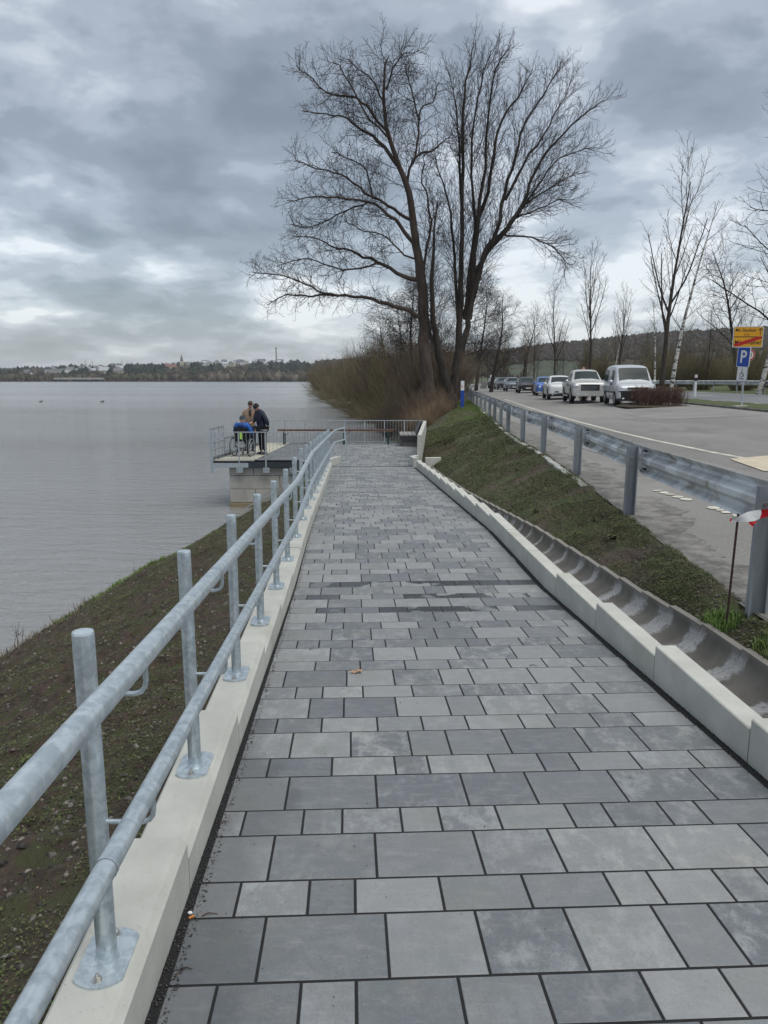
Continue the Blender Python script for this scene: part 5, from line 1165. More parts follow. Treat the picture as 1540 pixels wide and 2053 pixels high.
# ================================================================ cars
glassm = mat('car_glass', (.030, .042, .042), .18, 0, spec=.2); tyrem = mat('tyre_rubber', (.012, .012, .013), .8); rimm = mat('wheel_rim', (.42, .43, .45), .35, .7); blackp = mat('black_plastic', (.016, .016, .018), .5)
lampm = mat('headlight_glass', (.70, .72, .74), .12, .3); platem = mat('number_plate', (.72, .72, .70), .5); chrome = mat('chrome_trim', (.65, .66, .68), .15, .9)
def paint(name, c, metal=.0, rough=.28): 
    m_ = mat(name, c, rough, metal); m_.node_tree.nodes['Principled BSDF'].inputs['Coat Weight'].default_value = .6; m_.node_tree.nodes['Principled BSDF'].inputs['Coat Roughness'].default_value = .08; return m_
def car(label, x, y, rz, P, pm_, cat='car', name='parked_car', lower=None, hd=None):
    """P: list of stations (yy, zb, zbelt, ztop, w, wt) front (y<0) to rear. local front = -y"""
    e = empty(name, (x, y, roadz(x, y)), label, cat, rz=rz)
    def ring(s_):
        yy, zb, ze, zt, w, wt = s_; zm = zb + (ze - zb) * .45
        half = [(w * .90, zb), (w * .985, zb + .10), (w, zm), (w * .985, ze - .04), (w * .955, ze), (wt + (w * .955 - wt) * .12, zt - (zt - ze) * .10), (wt * .93, zt - .015 * (1 if zt - ze > .3 else .3)), (wt * .6, zt + .025), (0, zt + .035)]
        return half
    rings = [ring(s_) for s_ in P]; b_ = MB(); n = 17
    for s_, h in zip(P, rings):
        full = [(-a, s_[0], z) for a, z in h] + [(a, s_[0], z) for a, z in h[-2::-1]]; b_.v += full
    for i in range(len(P) - 1):
        for k in range(n - 1): b_.f.append((i * n + k, i * n + k + 1, (i + 1) * n + k + 1, (i + 1) * n + k)); b_.mi.append(0)
        b_.f.append((i * n + n - 1, i * n, (i + 1) * n, (i + 1) * n + n - 1)); b_.mi.append(1)
    b_.f += [tuple(range(n))[::-1], tuple((len(P) - 1) * n + k for k in range(n))]; b_.mi += [0, 0]
    tmp_ = b_.obj('body_cage', [pm_, blackp]); ss = tmp_.modifiers.new('s', 'SUBSURF'); ss.levels = 2; nm_ = eval_mesh(tmp_); bpy.data.objects.remove(tmp_); nm_.name = 'body'; nm_.polygons.foreach_set('use_smooth', [True] * len(nm_.polygons)); link('body', nm_, e)
    def sidept(i, u, side, off=.006):
        a, b = Vector((rings[i][4][0], 0, rings[i][4][1])), Vector((rings[i][6][0], 0, rings[i][6][1])); q = a.lerp(b, u); m_ = Vector((rings[i][5][0], 0, rings[i][5][1]))
        if u < .5: q = a.lerp(m_, u / .9 if u < .9 else 1)
        q = a.lerp(m_, min(1, u)); return Vector((side * (q.x + off), P[i][0], q.z))
    def between(i, j, t, u, side): return sidept(i, u, side).lerp(sidept(j, u, side), t)
    for (i, j, t0, t1, u0, u1, lab) in hd['side']:
        for side in (-1, 1):
            g_ = MB(); a = [between(i, j, t0, u0, side), between(i, j, t1, u0, side), between(i, j, t1, u1, side), between(i, j, t0 if len(hd['side']) < 0 else hd.get('cut', {}).get(lab, t0), u1, side)]
            g_.add([tuple(p) for p in a], [(0, 1, 2, 3)]); g_.obj('side_window', glassm, e)
    # windscreen
    i, j = hd['ws']; A0, A1 = rings[i], rings[j]
    def wp(rg, yy, fx, h): w_ = lerp(rg[4][0], rg[6][0], h); return Vector((w_ * fx, yy, 0))
    ws = MB(); lo_y, hi_y = P[i][0], P[j][0]; lz, tz_ = rings[i][7][1], rings[j][7][1]; rows = []
    for v in (.06, .5, .93):
        for fx in (-.93, -.6, 0, .6, .93):
            w_ = lerp(rings[i][6][0], rings[j][6][0], v); crown = .03 * (1 - fx * fx) + .0
            yy = lerp(lo_y, hi_y, v) - .016 ; zz_ = lerp(rings[i][6][1], rings[j][6][1], v) + crown + .012; rows.append((w_ * fx * 1.02, yy, zz_))
    ws.add(rows, [(r_ * 5 + k, r_ * 5 + k + 1, (r_ + 1) * 5 + k + 1, (r_ + 1) * 5 + k) for r_ in (0, 1) for k in range(4)]); ws.obj('windscreen', glassm, e, 180)
    # wheels and arches
    W_ = max(s_[4] for s_ in P); wr = hd['wr']
    for yy in hd['axles']:
        for side in (-1, 1):
            w_ = MB(); w_.tube([(side * (W_ - .20), yy, wr), (side * (W_ - .02), yy, wr), (side * (W_ + .005), yy, wr)], [wr, wr, wr * .93], 24); we = w_.obj('wheel', tyrem, e, 40)
            q = MB(); q.tube([(side * (W_ - .05), yy, wr), (side * (W_ + .010), yy, wr)], [wr * .66, wr * .60], 20); q.obj('rim', rimm, we, 40)
            q = MB()
            for k in range(5): a_ = 6.283 * (k + .5) / 5; q.ell((side * (W_ + .011), yy + wr * .40 * math.cos(a_), wr + wr * .40 * math.sin(a_)), (.003, wr * .10, wr * .10), 8, 4)
            q.obj('rim_gap', blackp, we)
            q = MB(); n_ = 14; L0 = []
            for rr_ in (wr * .98, wr * 1.20):
                for k in range(n_ + 1): a_ = math.pi * (k / n_) * 1.10 - .15; L0.append((side * (W_ + .003), yy + rr_ * math.cos(a_), wr + rr_ * math.sin(a_)))
            q.add(L0, [(k, k + 1, n_ + 2 + k, n_ + 1 + k) for k in range(n_)]); q.obj('wheel_arch', blackp if hd.get('darkarch', True) else pm_, e)
    f = P[0][0]; 
    for side in (-1, 1):
        q = MB(); hx, hz_, sx_, sz_ = hd['lamp']; q.ell((side * hx, f + hd.get('lampy', .12), hz_), (sx_, .13, sz_), 14, 8); q.obj('headlight', lampm, e, 180)
        q = MB(); mz, my = hd['mir']; q.ell((side * (W_ + .10), my, mz), (.10, .06, .085), 12, 8); q.tube([(side * (W_ - .08), my + .02, mz - .06), (side * (W_ + .06), my, mz - .04)], .02, 6); q.obj('mirror', hd.get('mirm', pm_), e, 180)
    gx, gz0, gz1 = hd['grille']; q = MB(); q.box((0, f + .0, (gz0 + gz1) / 2), (gx * 2, .05, gz1 - gz0)); gq = q.obj('grille', hd.get('grm', blackp), e)
    if hd.get('bars'): q = MB(); [q.box((0, f - .03, lerp(gz0, gz1, t)), (gx * 1.9, .02, .02)) for t in hd['bars']]; q.obj('grille_bar', chrome, gq)
    q = MB(); q.box((0, f - .035, hd['plate']), (.52, .02, .11)); q.obj('number_plate', platem, e)
    bl, bh, bm_ = hd['bumper']; q = MB(); w_ = P[1][4]; pts_ = [(-w_ * 1.0, f + .34), (-w_ * .96, f + .10), (-w_ * .72, f - .02), (0, f - .05), (w_ * .72, f - .02), (w_ * .96, f + .10), (w_ * 1.0, f + .34)]
    L0 = [(x_, y_, bl) for x_, y_ in pts_] + [(x_ * 1.01, y_ - .015, bh) for x_, y_ in pts_]; q.add(L0, [(k, k + 1, 8 + k, 7 + k) for k in range(6)]); q.obj('bumper', bm_, e, 180)
    for side in (-1, 1): q = MB(); q.ell((side * W_ * .70, f + .0, bl + .10), (.07, .04, .045), 10, 6); q.obj('fog_light', lampm, e, 180)
    for side in (-1, 1): q = MB(); q.box((side * W_ * .86, P[-1][0] + .01, (P[-1][1] + P[-1][2]) / 2 + .1), (.12, .04, .30)); q.obj('tail_light', mat('tail_light_red', (.35, .01, .01), .3), e)
    for t_ in hd.get('seams', []):
        for side in (-1, 1): q = MB(); q.box((side * (W_ + .001), t_, hd['seamz']), (.006, .012, hd['seamh'])); q.obj('door_gap', blackp, e)
    for t_ in hd.get('handles', []):
        for side in (-1, 1): q = MB(); q.box((side * (W_ + .010), t_[0], t_[1]), (.03, .16, .03)); q.obj('door_handle', hd.get('mirm', pm_), e)
    if hd.get('extra'): hd['extra'](e, pm_, W_)
    return e
silver = paint('silver_paint', (.56, .58, .60), .12, .3); white = paint('white_paint', (.70, .71, .71)); white2 = paint('pickup_silver_white', (.58, .57, .54), .2); bluep = paint('light_blue_paint', (.06, .15, .48)); blackc = paint('black_paint', (.012, .012, .014)); greyc = paint('steel_grey_paint', (.20, .22, .25), .4); dgrey = paint('dark_grey_paint', (.03, .035, .045))
def van_x(e, pm_, W_):
    for side in (-1, 1): q = MB(); q.box((side * (W_ + .006), -.1, .62), (.018, 2.5, .06)); q.obj('rub_strip', blackp, e)
    txt = mat('blue_lettering', (.05, .12, .35), .5)
    q = MB(); rr_ = random.Random(2)
    for k in range(7): q.box((-(W_ + .003), -.62 + k * .085, .98 + (.02 if k % 2 else 0)), (.004, .055, .10 if k % 3 else .15))
    q.obj('door_lettering', txt, e)
van = car('silver grey high-roofed van parked nearest, beside the clipped hedge', 11.95, 36.6, R(-7), [
    (-2.20, .30, .62, .80, .78, .70), (-2.10, .24, .82, .92, .86, .78), (-1.85, .22, .93, 1.02, .895, .80), (-1.46, .22, .98, 1.05, .90, .80), (-1.34, .22, .99, 1.07, .90, .80), (-.62, .22, 1.04, 1.80, .90, .73), (-.25, .22, 1.05, 1.88, .90, .74), (.9, .22, 1.05, 1.91, .90, .745), (2.05, .24, 1.05, 1.87, .89, .74), (2.2, .30, 1.0, 1.72, .86, .70)], silver, 'van', 'parked_van',
    hd=dict(ws=(4, 5), side=[(5, 6, -.35, 1.6, .10, .80, 'f'), (6, 7, .95, 1.9, .10, .80, 'r'), (7, 8, .25, .85, .10, .80, 'b')], cut={'f': .35}, wr=.315, axles=(-1.42, 1.26), lamp=(.66, .83, .17, .085), lampy=.16, mir=(1.12, -.92), grille=(.45, .80, .86), plate=.46, bumper=(.24, .70, blackp), bars=(.5,), seams=(-1.05, -.02, .92), seamz=.72, seamh=.80, handles=((-.20, .98), (.14, .98)), extra=van_x, darkarch=True))
def pick_x(e, pm_, W_):
    q = MB()
    for side in (-1, 1): q.box((side * (W_ - .05), 1.65, .97), (.07, 1.75, .30))
    q.box((0, 2.55, .93), (W_ * 1.9, .07, .34)); q.obj('cargo_bed', pm_, e)
    q = MB(); q.box((0, 1.7, 1.13), (W_ * 1.86, 1.6, .03)); q.obj('bed_cover', blackp, e)
    for side in (-1, 1): q = MB(); q.tube([(side * (W_ + .02), -.8, .38), (side * (W_ + .02), .9, .38)], .035, 8); q.obj('side_step', chrome, e)
    for side in (-1, 1): q = MB(); q.tube([(side * .6, -.1, 1.84), (side * .62, .6, 1.86)], .015, 6); q.obj('roof_rail', blackp, e)
    q = MB(); q.add([(-.11, .2, 1.80), (.11, .2, 1.80), (0, .2, 2.0), (-.11, .24, 1.80), (.11, .24, 1.80), (0, .24, 2.0)], [(0, 1, 2), (5, 4, 3), (0, 3, 4, 1), (1, 4, 5, 2), (2, 5, 3, 0)]); q.obj('warning_triangle', mat('warning_orange_white', (.60, .32, .24), .6), e)
    q = MB()
    for k in range(5): q.box((-(W_ + .003), -.35 + k * .085, .98), (.004, .055, .09))
    q.obj('door_lettering', mat('blue_lettering', (.05, .12, .35), .5), e)
car('silver white double-cab pickup with a small warning triangle on its roof', 11.35, 42.6, R(-7), [
    (-2.60, .42, .75, .98, .82, .74), (-2.52, .38, .95, 1.08, .90, .82), (-2.3, .38, 1.03, 1.14, .92, .84), (-1.35, .38, 1.08, 1.18, .925, .82), (-1.22, .38, 1.09, 1.20, .925, .80), (-.55, .38, 1.12, 1.74, .925, .64), (-.2, .38, 1.12, 1.80, .925, .65), (.55, .38, 1.12, 1.80, .925, .65), (.80, .38, 1.12, 1.72, .925, .64), (.90, .40, .95, .97, .92, .86), (2.55, .42, .90, .92, .92, .86), (2.60, .45, .85, .90, .90, .84)], white2, 'pickup truck', 'parked_pickup',
    hd=dict(ws=(4, 5), side=[(5, 6, -.7, 1.5, .12, .82, 'f'), (6, 7, .65, 1.0, .12, .82, 'r')], cut={'f': .3}, wr=.40, axles=(-1.65, 1.57), lamp=(.72, .93, .17, .10), lampy=.10, mir=(1.18, -.75), grille=(.48, .70, 1.0), plate=.52, bumper=(.40, .66, white2), bars=(.25, .6), seams=(-.95, .02, .82), seamz=.8, seamh=.72, mirm=chrome, handles=((-.12, 1.02), (.72, 1.02)), extra=pick_x))
car('white compact crossover parked behind the pickup', 11.75, 50.3, R(-6), [
    (-2.15, .34, .62, .80, .78, .70), (-2.05, .24, .78, .90, .87, .78), (-1.8, .22, .86, .97, .90, .80), (-1.15, .22, .92, 1.02, .905, .76), (-1.0, .22, .93, 1.04, .905, .75), (-.25, .22, .96, 1.46, .905, .60), (.1, .22, .97, 1.53, .905, .61), (1.0, .22, .99, 1.52, .905, .60), (1.75, .24, 1.0, 1.40, .89, .58), (2.15, .32, .95, 1.05, .82, .62)], white,
    hd=dict(ws=(4, 5), side=[(5, 6, -.6, 2.2, .12, .80, 'f'), (6, 7, 1.05, 1.65, .12, .80, 'r')], cut={'f': .4}, wr=.335, axles=(-1.35, 1.35), lamp=(.68, .76, .18, .06), lampy=.18, mir=(1.02, -.75), grille=(.5, .48, .54), plate=.50, bumper=(.22, .36, blackp), seams=(-.95, .05, .98), seamz=.62, seamh=.62, handles=((-.1, .86), (.85, .86))))
car('small light blue retro hatchback with round headlights', 13.25, 61.8, R(-6), [
    (-1.78, .34, .60, .78, .68, .60), (-1.70, .22, .72, .88, .78, .68), (-1.45, .20, .82, .96, .81, .72), (-1.0, .20, .90, 1.0, .815, .70), (-.88, .20, .91, 1.03, .815, .69), (-.30, .20, .95, 1.42, .815, .58), (.1, .20, .95, 1.49, .815, .59), (.9, .20, .96, 1.46, .81, .57), (1.5, .22, .95, 1.10, .78, .55), (1.75, .30, .85, .92, .72, .50)], bluep,
    hd=dict(ws=(4, 5), side=[(5, 6, -.6, 1.8, .12, .80, 'f'), (6, 7, .6, 1.1, .12, .80, 'r')], cut={'f': .3}, wr=.29, axles=(-1.15, 1.15), lamp=(.56, .68, .105, .105), lampy=.08, mir=(1.0, -.6), grille=(.28, .34, .44), plate=.46, bumper=(.20, .33, chrome)))
ST = [(-2.15, .34, .62, .78, .78, .68), (-2.05, .24, .76, .88, .87, .78), (-1.7, .22, .84, .96, .90, .78), (-1.1, .22, .90, 1.0, .90, .75), (-.95, .22, .92, 1.02, .90, .74), (-.25, .22, .94, 1.46, .90, .60), (.1, .22, .95, 1.53, .90, .60), (1.1, .22, .97, 1.52, .90, .60), (1.9, .24, .97, 1.36, .88, .56), (2.15, .32, .90, 1.02, .80, .60)]
HD = dict(ws=(4, 5), side=[(5, 6, -.6, 2.2, .12, .80, 'f'), (6, 7, 1.05, 1.7, .12, .80, 'r')], cut={'f': .4}, wr=.33, axles=(-1.32, 1.32), lamp=(.66, .74, .16, .07), lampy=.16, mir=(1.0, -.75), grille=(.42, .50, .64), plate=.48, bumper=(.22, .34, blackp))
car('black car parked behind the blue hatchback', 14.15, 74.5, R(-5), ST, blackc, hd=HD)
car('steel grey car parked beyond the black one', 14.75, 86, R(-3), ST, greyc, hd=HD)
car('dark grey car, second from the far end of the parked row', 15.5, 98, R(0), ST, dgrey, hd=HD)
car('farthest small dark car of the parked row', 16.0, 107, R(2), ST, dgrey, hd=HD)
# ================================================================ signs
def text_mesh(s, size, m, name='lettering', align='CENTER', bold=0.0, sx=1.0):
    c = bpy.data.curves.new('t', 'FONT'); c.body = s; c.size = size; c.align_x = align; c.align_y = 'CENTER'; c.extrude = .0015; c.offset = bold; c.resolution_u = 3
    o = bpy.data.objects.new('t', c); COL.objects.link(o); me = eval_mesh(o); bpy.data.objects.remove(o); me.materials.clear(); me.materials.append(m)
    me.transform(Matrix.Diagonal((sx, 1, 1, 1))); me.transform(Matrix.Rotation(R(90), 4, 'X')); me.name = name; return me
def rrect(w, h, r, n=5):
    out = []
    for cx, cy, a0 in ((w / 2 - r, h / 2 - r, 0), (-w / 2 + r, h / 2 - r, 90), (-w / 2 + r, -h / 2 + r, 180), (w / 2 - r, -h / 2 + r, 270)):
        for k in range(n + 1): a = R(a0 + 90 * k / n); out.append((cx + r * math.cos(a), cy + r * math.sin(a)))
    return out
def plate(w, h, r, m, y0, y1, name, par, z=0, x=0):
    b_ = MB(); pl = rrect(w, h, r); n = len(pl); b_.add([(a + x, y0, b + z) for a, b in pl] + [(a + x, y1, b + z) for a, b in pl], [tuple(range(n)), tuple(range(2 * n - 1, n - 1, -1))] + [(k, n + k, n + (k + 1) % n, (k + 1) % n) for k in range(n)]); return b_.obj(name, m, par)
yel = mat('traffic_yellow', (.78, .37, .012), .5); blkt = mat('sign_black', (.015, .015, .015), .5); redt = mat('traffic_red', (.52, .012, .015), .5); wht = mat('sign_white', (.74, .74, .73), .5); blut = mat('traffic_blue', (.012, .065, .36), .5); alu = mat('grey_aluminium', (.34, .36, .38), .4, .6)
Ys = 46.0; c = at(1499.5, 675.5, Ys); gzs = roadz(c.x, Ys); S = Ys / FPX
ts_ = empty('town_sign', (c.x, Ys, gzs), 'yellow town exit sign with a red slash, on a post behind the far guardrail', 'road sign')
W1, H1 = 59 * S, 40 * S; zc_ = c.z - gzs
m_ = MB(); m_.tube([(0, .06, -.3), (0, .06, zc_ + H1 / 2)], .04, 10); m_.obj('post', alu, ts_, 60)
plate(W1, H1, .08, wht, 0, -.03, 'rim', ts_, zc_); plate(W1 - .08, H1 - .08, .06, blkt, -.03, -.034, 'border', ts_, zc_); 
plate(W1 - .12, H1 / 2 - .075, .03, yel, -.034, -.038, 'upper_panel', ts_, zc_ + H1 / 4 - .012); plate(W1 - .12, H1 / 2 - .075, .03, yel, -.034, -.038, 'lower_panel', ts_, zc_ - H1 / 4 + .012)
o = link('lettering', text_mesh('Mö.-Stockum', .27, blkt, bold=.004, sx=.86), ts_); o.location = (-.17, -.040, zc_ + .34 * H1 * .93); o = link('lettering', text_mesh('2 km', .17, blkt), ts_); o.location = (-.10, -.040, zc_ + .105 * H1)
o = link('lettering', text_mesh('Mö.-Wamel', .36, blkt, bold=.006, sx=.92), ts_); o.location = (0, -.040, zc_ - .27 * H1)
m_ = MB(); ax = .72; za, zb_ = zc_ + .10, zc_ + H1 / 2 - .13
for q in ([(ax - .02, za), (ax + .02, za), (ax + .02, zb_), (ax - .02, zb_)], [(ax - .12, zb_ - .12), (ax, zb_ - .02), (ax, zb_ + .04), (ax - .14, zb_ - .08)], [(ax + .12, zb_ - .12), (ax + .14, zb_ - .08), (ax, zb_ + .04), (ax, zb_ - .02)]): m_.add([(x, -.0415, z) for x, z in q], [(0, 1, 2, 3)])
m_.obj('arrow', blkt, ts_)
m_ = MB(); w2, h2 = W1 / 2 - .08, H1 / 2; m_.add([(-w2, -.044, zc_ - h2 + .07), (-w2 + .28, -.044, zc_ - h2 + .07), (w2, -.044, zc_ - .10), (w2, -.044, zc_ + .02), (w2 - .28, -.044, zc_ + .02), (-w2, -.044, zc_ - h2 + .19)], [(0, 1, 2, 3, 4, 5)]); m_.obj('red_slash', redt, ts_)
c2 = at(1502, 712, Ys - .12); r5 = 11.3 * S
s5 = empty('speed_limit_sign', (c2.x, Ys - .12, gzs), 'round red-rimmed 50 sign partly hidden behind the parking sign', 'road sign')
def disc_(r, y, m, nm, par, z, rin=0):
    b_ = MB(); n = 28; o_ = [(r * math.cos(6.2832 * k / n), y, z + r * math.sin(6.2832 * k / n)) for k in range(n)] + [(r * math.cos(6.2832 * k / n), y + .02, z + r * math.sin(6.2832 * k / n)) for k in range(n)]; b_.add(o_, [tuple(range(n)), tuple(range(2 * n - 1, n - 1, -1))] + [(k, n + k, n + (k + 1) % n, (k + 1) % n) for k in range(n)]); return b_.obj(nm, m, par)
z5 = c2.z - gzs; disc_(r5, 0, wht, 'edge', s5, z5); disc_(r5 * .94, -.022, redt, 'ring', s5, z5); disc_(r5 * .70, -.044, wht, 'face', s5, z5); o = link('lettering', text_mesh('50', r5 * .95, blkt, bold=.006, sx=.85), s5); o.location = (0, -.05, z5)
# parking sign on grey pole
Yp = 29.2; c = at(1487, 822, Yp); gp = roadz(c.x, Yp) + .06; ps = empty('parking_sign', (c.x, Yp, gp), 'blue P parking sign with a white supplementary plate on a grey pole', 'road sign'); s = Yp * 1.0 / FPX
rzp = R(-70); m_ = MB(); tp = at(1493, 700, Yp); m_.tube([(0, 0, -.3), (tp.x - c.x, 0, tp.z - gp)], .034, 12); m_.obj('post', mat('light_grey_pole', (.42, .46, .50), .45, .4), ps, 60)
pn = empty('parking_panel', (at(1491, 716, Yp).x - c.x - .02, -.06, at(1491, 716, Yp).z - gp)); pn.parent = ps; pn.rotation_euler = (0, R(2.5), rzp)
hP = 38.5 * s; wP = .62; plate(wP, hP, .05, wht, 0, -.02, 'panel_edge', pn); plate(wP - .045, hP - .045, .04, blut, -.02, -.024, 'blue_face', pn); o = link('lettering', text_mesh('P', .66, wht, bold=.012, sx=.95), pn); o.location = (0, -.028, -.01)
p2 = empty('supplementary_panel', (at(1488, 750, Yp).x - c.x - .02, -.06, at(1488, 750, Yp).z - gp)); p2.parent = ps; p2.rotation_euler = (0, R(2.5), R(-76))
hS = 28 * s; wS = .56; plate(wS, hS, .04, alu, 0, -.02, 'panel_edge', p2); plate(wS - .03, hS - .03, .03, wht, -.02, -.024, 'white_face', p2)
m_ = MB(); n = 14; P = [Vector((.0 + .085 * math.cos(a), -.030, -.02 + .085 * math.sin(a))) for a in [R(100 + 250 * k / n) for k in range(n + 1)]]; m_.tube(P, .010, 5); m_.tube([(-.0, -.03, .14), (.0, -.03, .02), (.08, -.03, .02), (.11, -.03, -.08)], .013, 5); m_.ell((0, -.03, .185), (.026, .008, .026), 10, 6); m_.obj('wheelchair_symbol', blkt, p2)
m_ = MB(); [m_.box((-.12 + k * .04, -.027, -.175), (.026, .004, .05)) for k in range(7)]; m_.obj('small_print', mat('faint_print', (.15, .2, .35), .6), p2)
m_ = MB(); m_.box((-.1, -.12, .0), (.55, .38, .05)); m_.obj('foundation', concrete, ps)
# blue panel post at the guardrail
Yb = 43.0; c = at(927, 797, Yb); gb = bank_z(c.x, Yb); tb = empty('blue_panel', (c.x, Yb, min(gb, 2.3)), 'narrow blue and white information panel by the guardrail', 'information panel'); zt_ = at(927, 762, Yb).z - tb.location.z; wB = .20
m_ = MB(); m_.box((0, 0, zt_ * .31), (wB, .06, zt_ * .64)); m_.obj('blue_board', blut, tb); m_ = MB(); m_.box((0, 0, zt_ * .80), (wB, .06, zt_ * .34)); m_.obj('white_board', wht, tb); m_ = MB(); m_.box((-.03, -.035, zt_ * .78), (.04, .01, .14)); m_.obj('red_mark', redt, tb); m_ = MB(); m_.box((0, 0, zt_ * .985), (.06, .05, .05)); m_.obj('cap', blut, tb)
# delineator post, far round sign, far blue sign
c = at(1393.5, 784, 43.0); gd = roadz(c.x, 43); zt_ = at(1393, 752, 43.0).z - gd; dp = empty('delineator_post', (c.x, 43.0, gd), 'white roadside marker post with a black band behind the guardrail', 'marker post')
m_ = MB(); m_.box((0, 0, zt_ * .40), (.12, .10, zt_ * .8)); m_.obj('lower_post', wht, dp); m_ = MB(); m_.box((0, 0, zt_ * .80), (.122, .102, .20)); m_.obj('black_band', blkt, dp); m_ = MB(); m_.box((0, 0, zt_ * .80 + .10 + .07), (.12, .10, .20)); m_.obj('cap', wht, dp)
for px, py, Y, lab in ((985, 754, 135, 'tiny round white sign on a post beyond the road bend'), (1012, 748, 150, 'small dark blue direction sign above the far parked cars')):
    c = at(px, py, Y); gq = roadz(c.x, Y); e = empty('distant_sign', (c.x, Y, gq), lab, 'road sign'); m_ = MB(); m_.tube([(0, .05, 0), (0, .05, c.z - gq)], .05, 6); m_.obj('post', alu, e)
    if px < 1000: disc_(.22, 0, wht, 'face', e, c.z - gq)
    else: plate(.85, .9, .05, mat('dark_blue_sign', (.02, .04, .09), .5), 0, -.03, 'face', e, c.z - gq)
# ================================================================ far guardrails
def far_rail(name, pts, label, h=.75, sp=4.0, zf=roadz, face=1):
    e = empty(name, (pts[0][0], pts[0][1], zf(*pts[0])), label, 'guardrail'); O = e.location; pmm = MB(); pmm.box((0, 0, h / 2 - .1), (.06, .1, h + .1)); pme = pmm.mesh('post', gpostm)
    P = [Vector((x, y, zf(x, y))) for x, y in pts]; 
    for a, b in zip(P, P[1:]):
        L_ = (b - a).length; k = max(1, int(L_ / sp))
        for i in range(k):
            o = link('post', pme, e); o.location = a.lerp(b, i / k) - O
            q = MB(); q.prism([(x_ * face - .1 * face, z_) for x_, z_ in w_prof()], a.lerp(b, i / k) - O + Vector((0, 0, h - .16)), a.lerp(b, (i + 1) / k) - O + Vector((0, 0, h - .16))); q.obj('beam', grailm, e)
    return e
far_rail('far_guardrail', [(main_l(y) + 6.0, y) for y in (20, 28, 36, 44, 52, 60, 72, 84, 96)], 'long galvanised guardrail on the far side of the main road', h=.80, face=-1)
pts = [at(918, 772, 92), at(935, 770, 98), at(966, 767, 108)]
far_rail('bend_guardrail', [(p.x, p.y) for p in pts], 'short pale guardrail at the far bend ending at a concrete block', zf=lambda x, y: at(930, 778, y).z if False else 2.35)
c = at(969.5, 768, 109); m_ = MB(); m_.box((0, 0, .45), (.75, 1.2, 1.5)); o = m_.obj('concrete_block', mat('grey_rendered_block', (.22, .22, .23), .9), None); o.location = (c.x, 109, 2.3); tag(o, 'grey concrete block at the end of the distant guardrail', 'concrete block')
# ================================================================ far shore village
pierm = mat('pier_concrete', (.50, .49, .45), .8); darkm = mat('dark_pile', (.03, .03, .03), .9)
a = at(109, 763, 775); b = at(208, 763, 775); e = empty('far_pier', (a.x, 775, 0), 'long low white footbridge on dark piers along the far shore', 'bridge'); Lp = b.x - a.x
m_ = MB(); m_.box((Lp / 2, 0, 2.9), (Lp, 3, .9)); m_.box((Lp / 2, -1.5, 3.9), (Lp, .15, .35)); m_.obj('deck', pierm, e)
for t in (.02, .11, .21, .41, .5, .6, .8, .89, .98): m_ = MB(); m_.box((Lp * t, 0, 1.0), (4 if t in (.21, .41, .6, .8) else 1.6, 2.6, 3.2)); m_.obj('pier', darkm, e)
wallw = mat('white_render', (.62, .61, .58), .8); wally = mat('cream_render', (.55, .50, .36), .8); rooft = mat('grey_roof', (.16, .155, .16), .8); roofl = mat('light_roof', (.40, .41, .43), .7); roofr = mat('red_tile_roof', (.17, .085, .068), .8); winm = mat('far_window', (.05, .055, .06), .3)
def hill_z(px, Y):
    y0 = interp(px, [(-2500, 800), (640, 785), (800, 420), (4500, 420)]); y1 = interp(px, [(-2500, 1600), (640, 1500), (900, 1000), (4500, 900)]); return hill_pt(px, (Y - y0) / (y1 - y0))
rh = random.Random(8); HOUSES = []
def house(px, py, w, d, h, rf, wm, rm, label, group=None, flat=False):
    # find the hillside point seen at this pixel row
    best = None
    for t in np.linspace(.02, .98, 60):
        X, Y, z = hill_pt(px, float(t)); dd = ray(px, py); zl = CAMZ + dd.z / dd.y * Y
        if best is None or abs(zl - z) < best[0]: best = (abs(zl - z), X, Y, z)
    _, X, Y, z = best; HOUSES.append((X, Y)); zl = at(px, py, Y).z; z = max(z, min(zl, z + 4)) if zl > z else z
    e = empty('house', (X, Y, z), label, 'house', group, rz=rh.uniform(-.5, .5)); m_ = MB(); m_.box((0, 0, h / 2 - 2), (w, d, h + 4)); m_.obj('wall', wm, e)
    m_ = MB()
    if flat: m_.box((0, 0, h + .25), (w + .6, d + .6, .5))
    else: o = w / 2 + .4; q = d / 2 + .5; m_.add([(-o, -q, h), (o, -q, h), (o, q, h), (-o, q, h), (-o, 0, h + rf), (o, 0, h + rf)] if rh.random() < .6 else [(-o, -q, h), (-o, q, h), (o, q, h), (o, -q, h), (0, -q, h + rf), (0, q, h + rf)], [(0, 1, 5, 4), (2, 3, 4, 5), (3, 0, 4), (1, 2, 5), (0, 3, 2, 1)])
    m_.obj('roof', rm, e)
    for f_ in range(max(1, int(h / 3))):
        for k in range(max(2, int(w / 3.5))):
            m_ = MB(); m_.box(((k + .5) / max(2, int(w / 3.5)) * w * .9 - w * .45, -d / 2 - .03, 1.6 + f_ * 2.8), (1.3, .12, 1.4)); m_.obj('window', winm, e)
    return e
house(104, 752, 15, 10, 8, 4, wallw, rooft, 'white gabled house left of the pale apartment blocks across the lake'); house(112, 753, 11, 8, 5, 3, wallw, roofl, 'small white house directly beside the gabled one across the lake')
house(124, 754, 22, 12, 9, 0, wallw, roofl, 'long white flat-roofed block above the far footbridge', flat=True); house(138, 753, 18, 12, 9, 0, wallw, roofl, 'white flat-roofed block right above the middle of the far footbridge', flat=True); house(150, 748, 24, 12, 7, 0, wallw, roofl, 'wide white building on the slope above the flat blocks', flat=True)
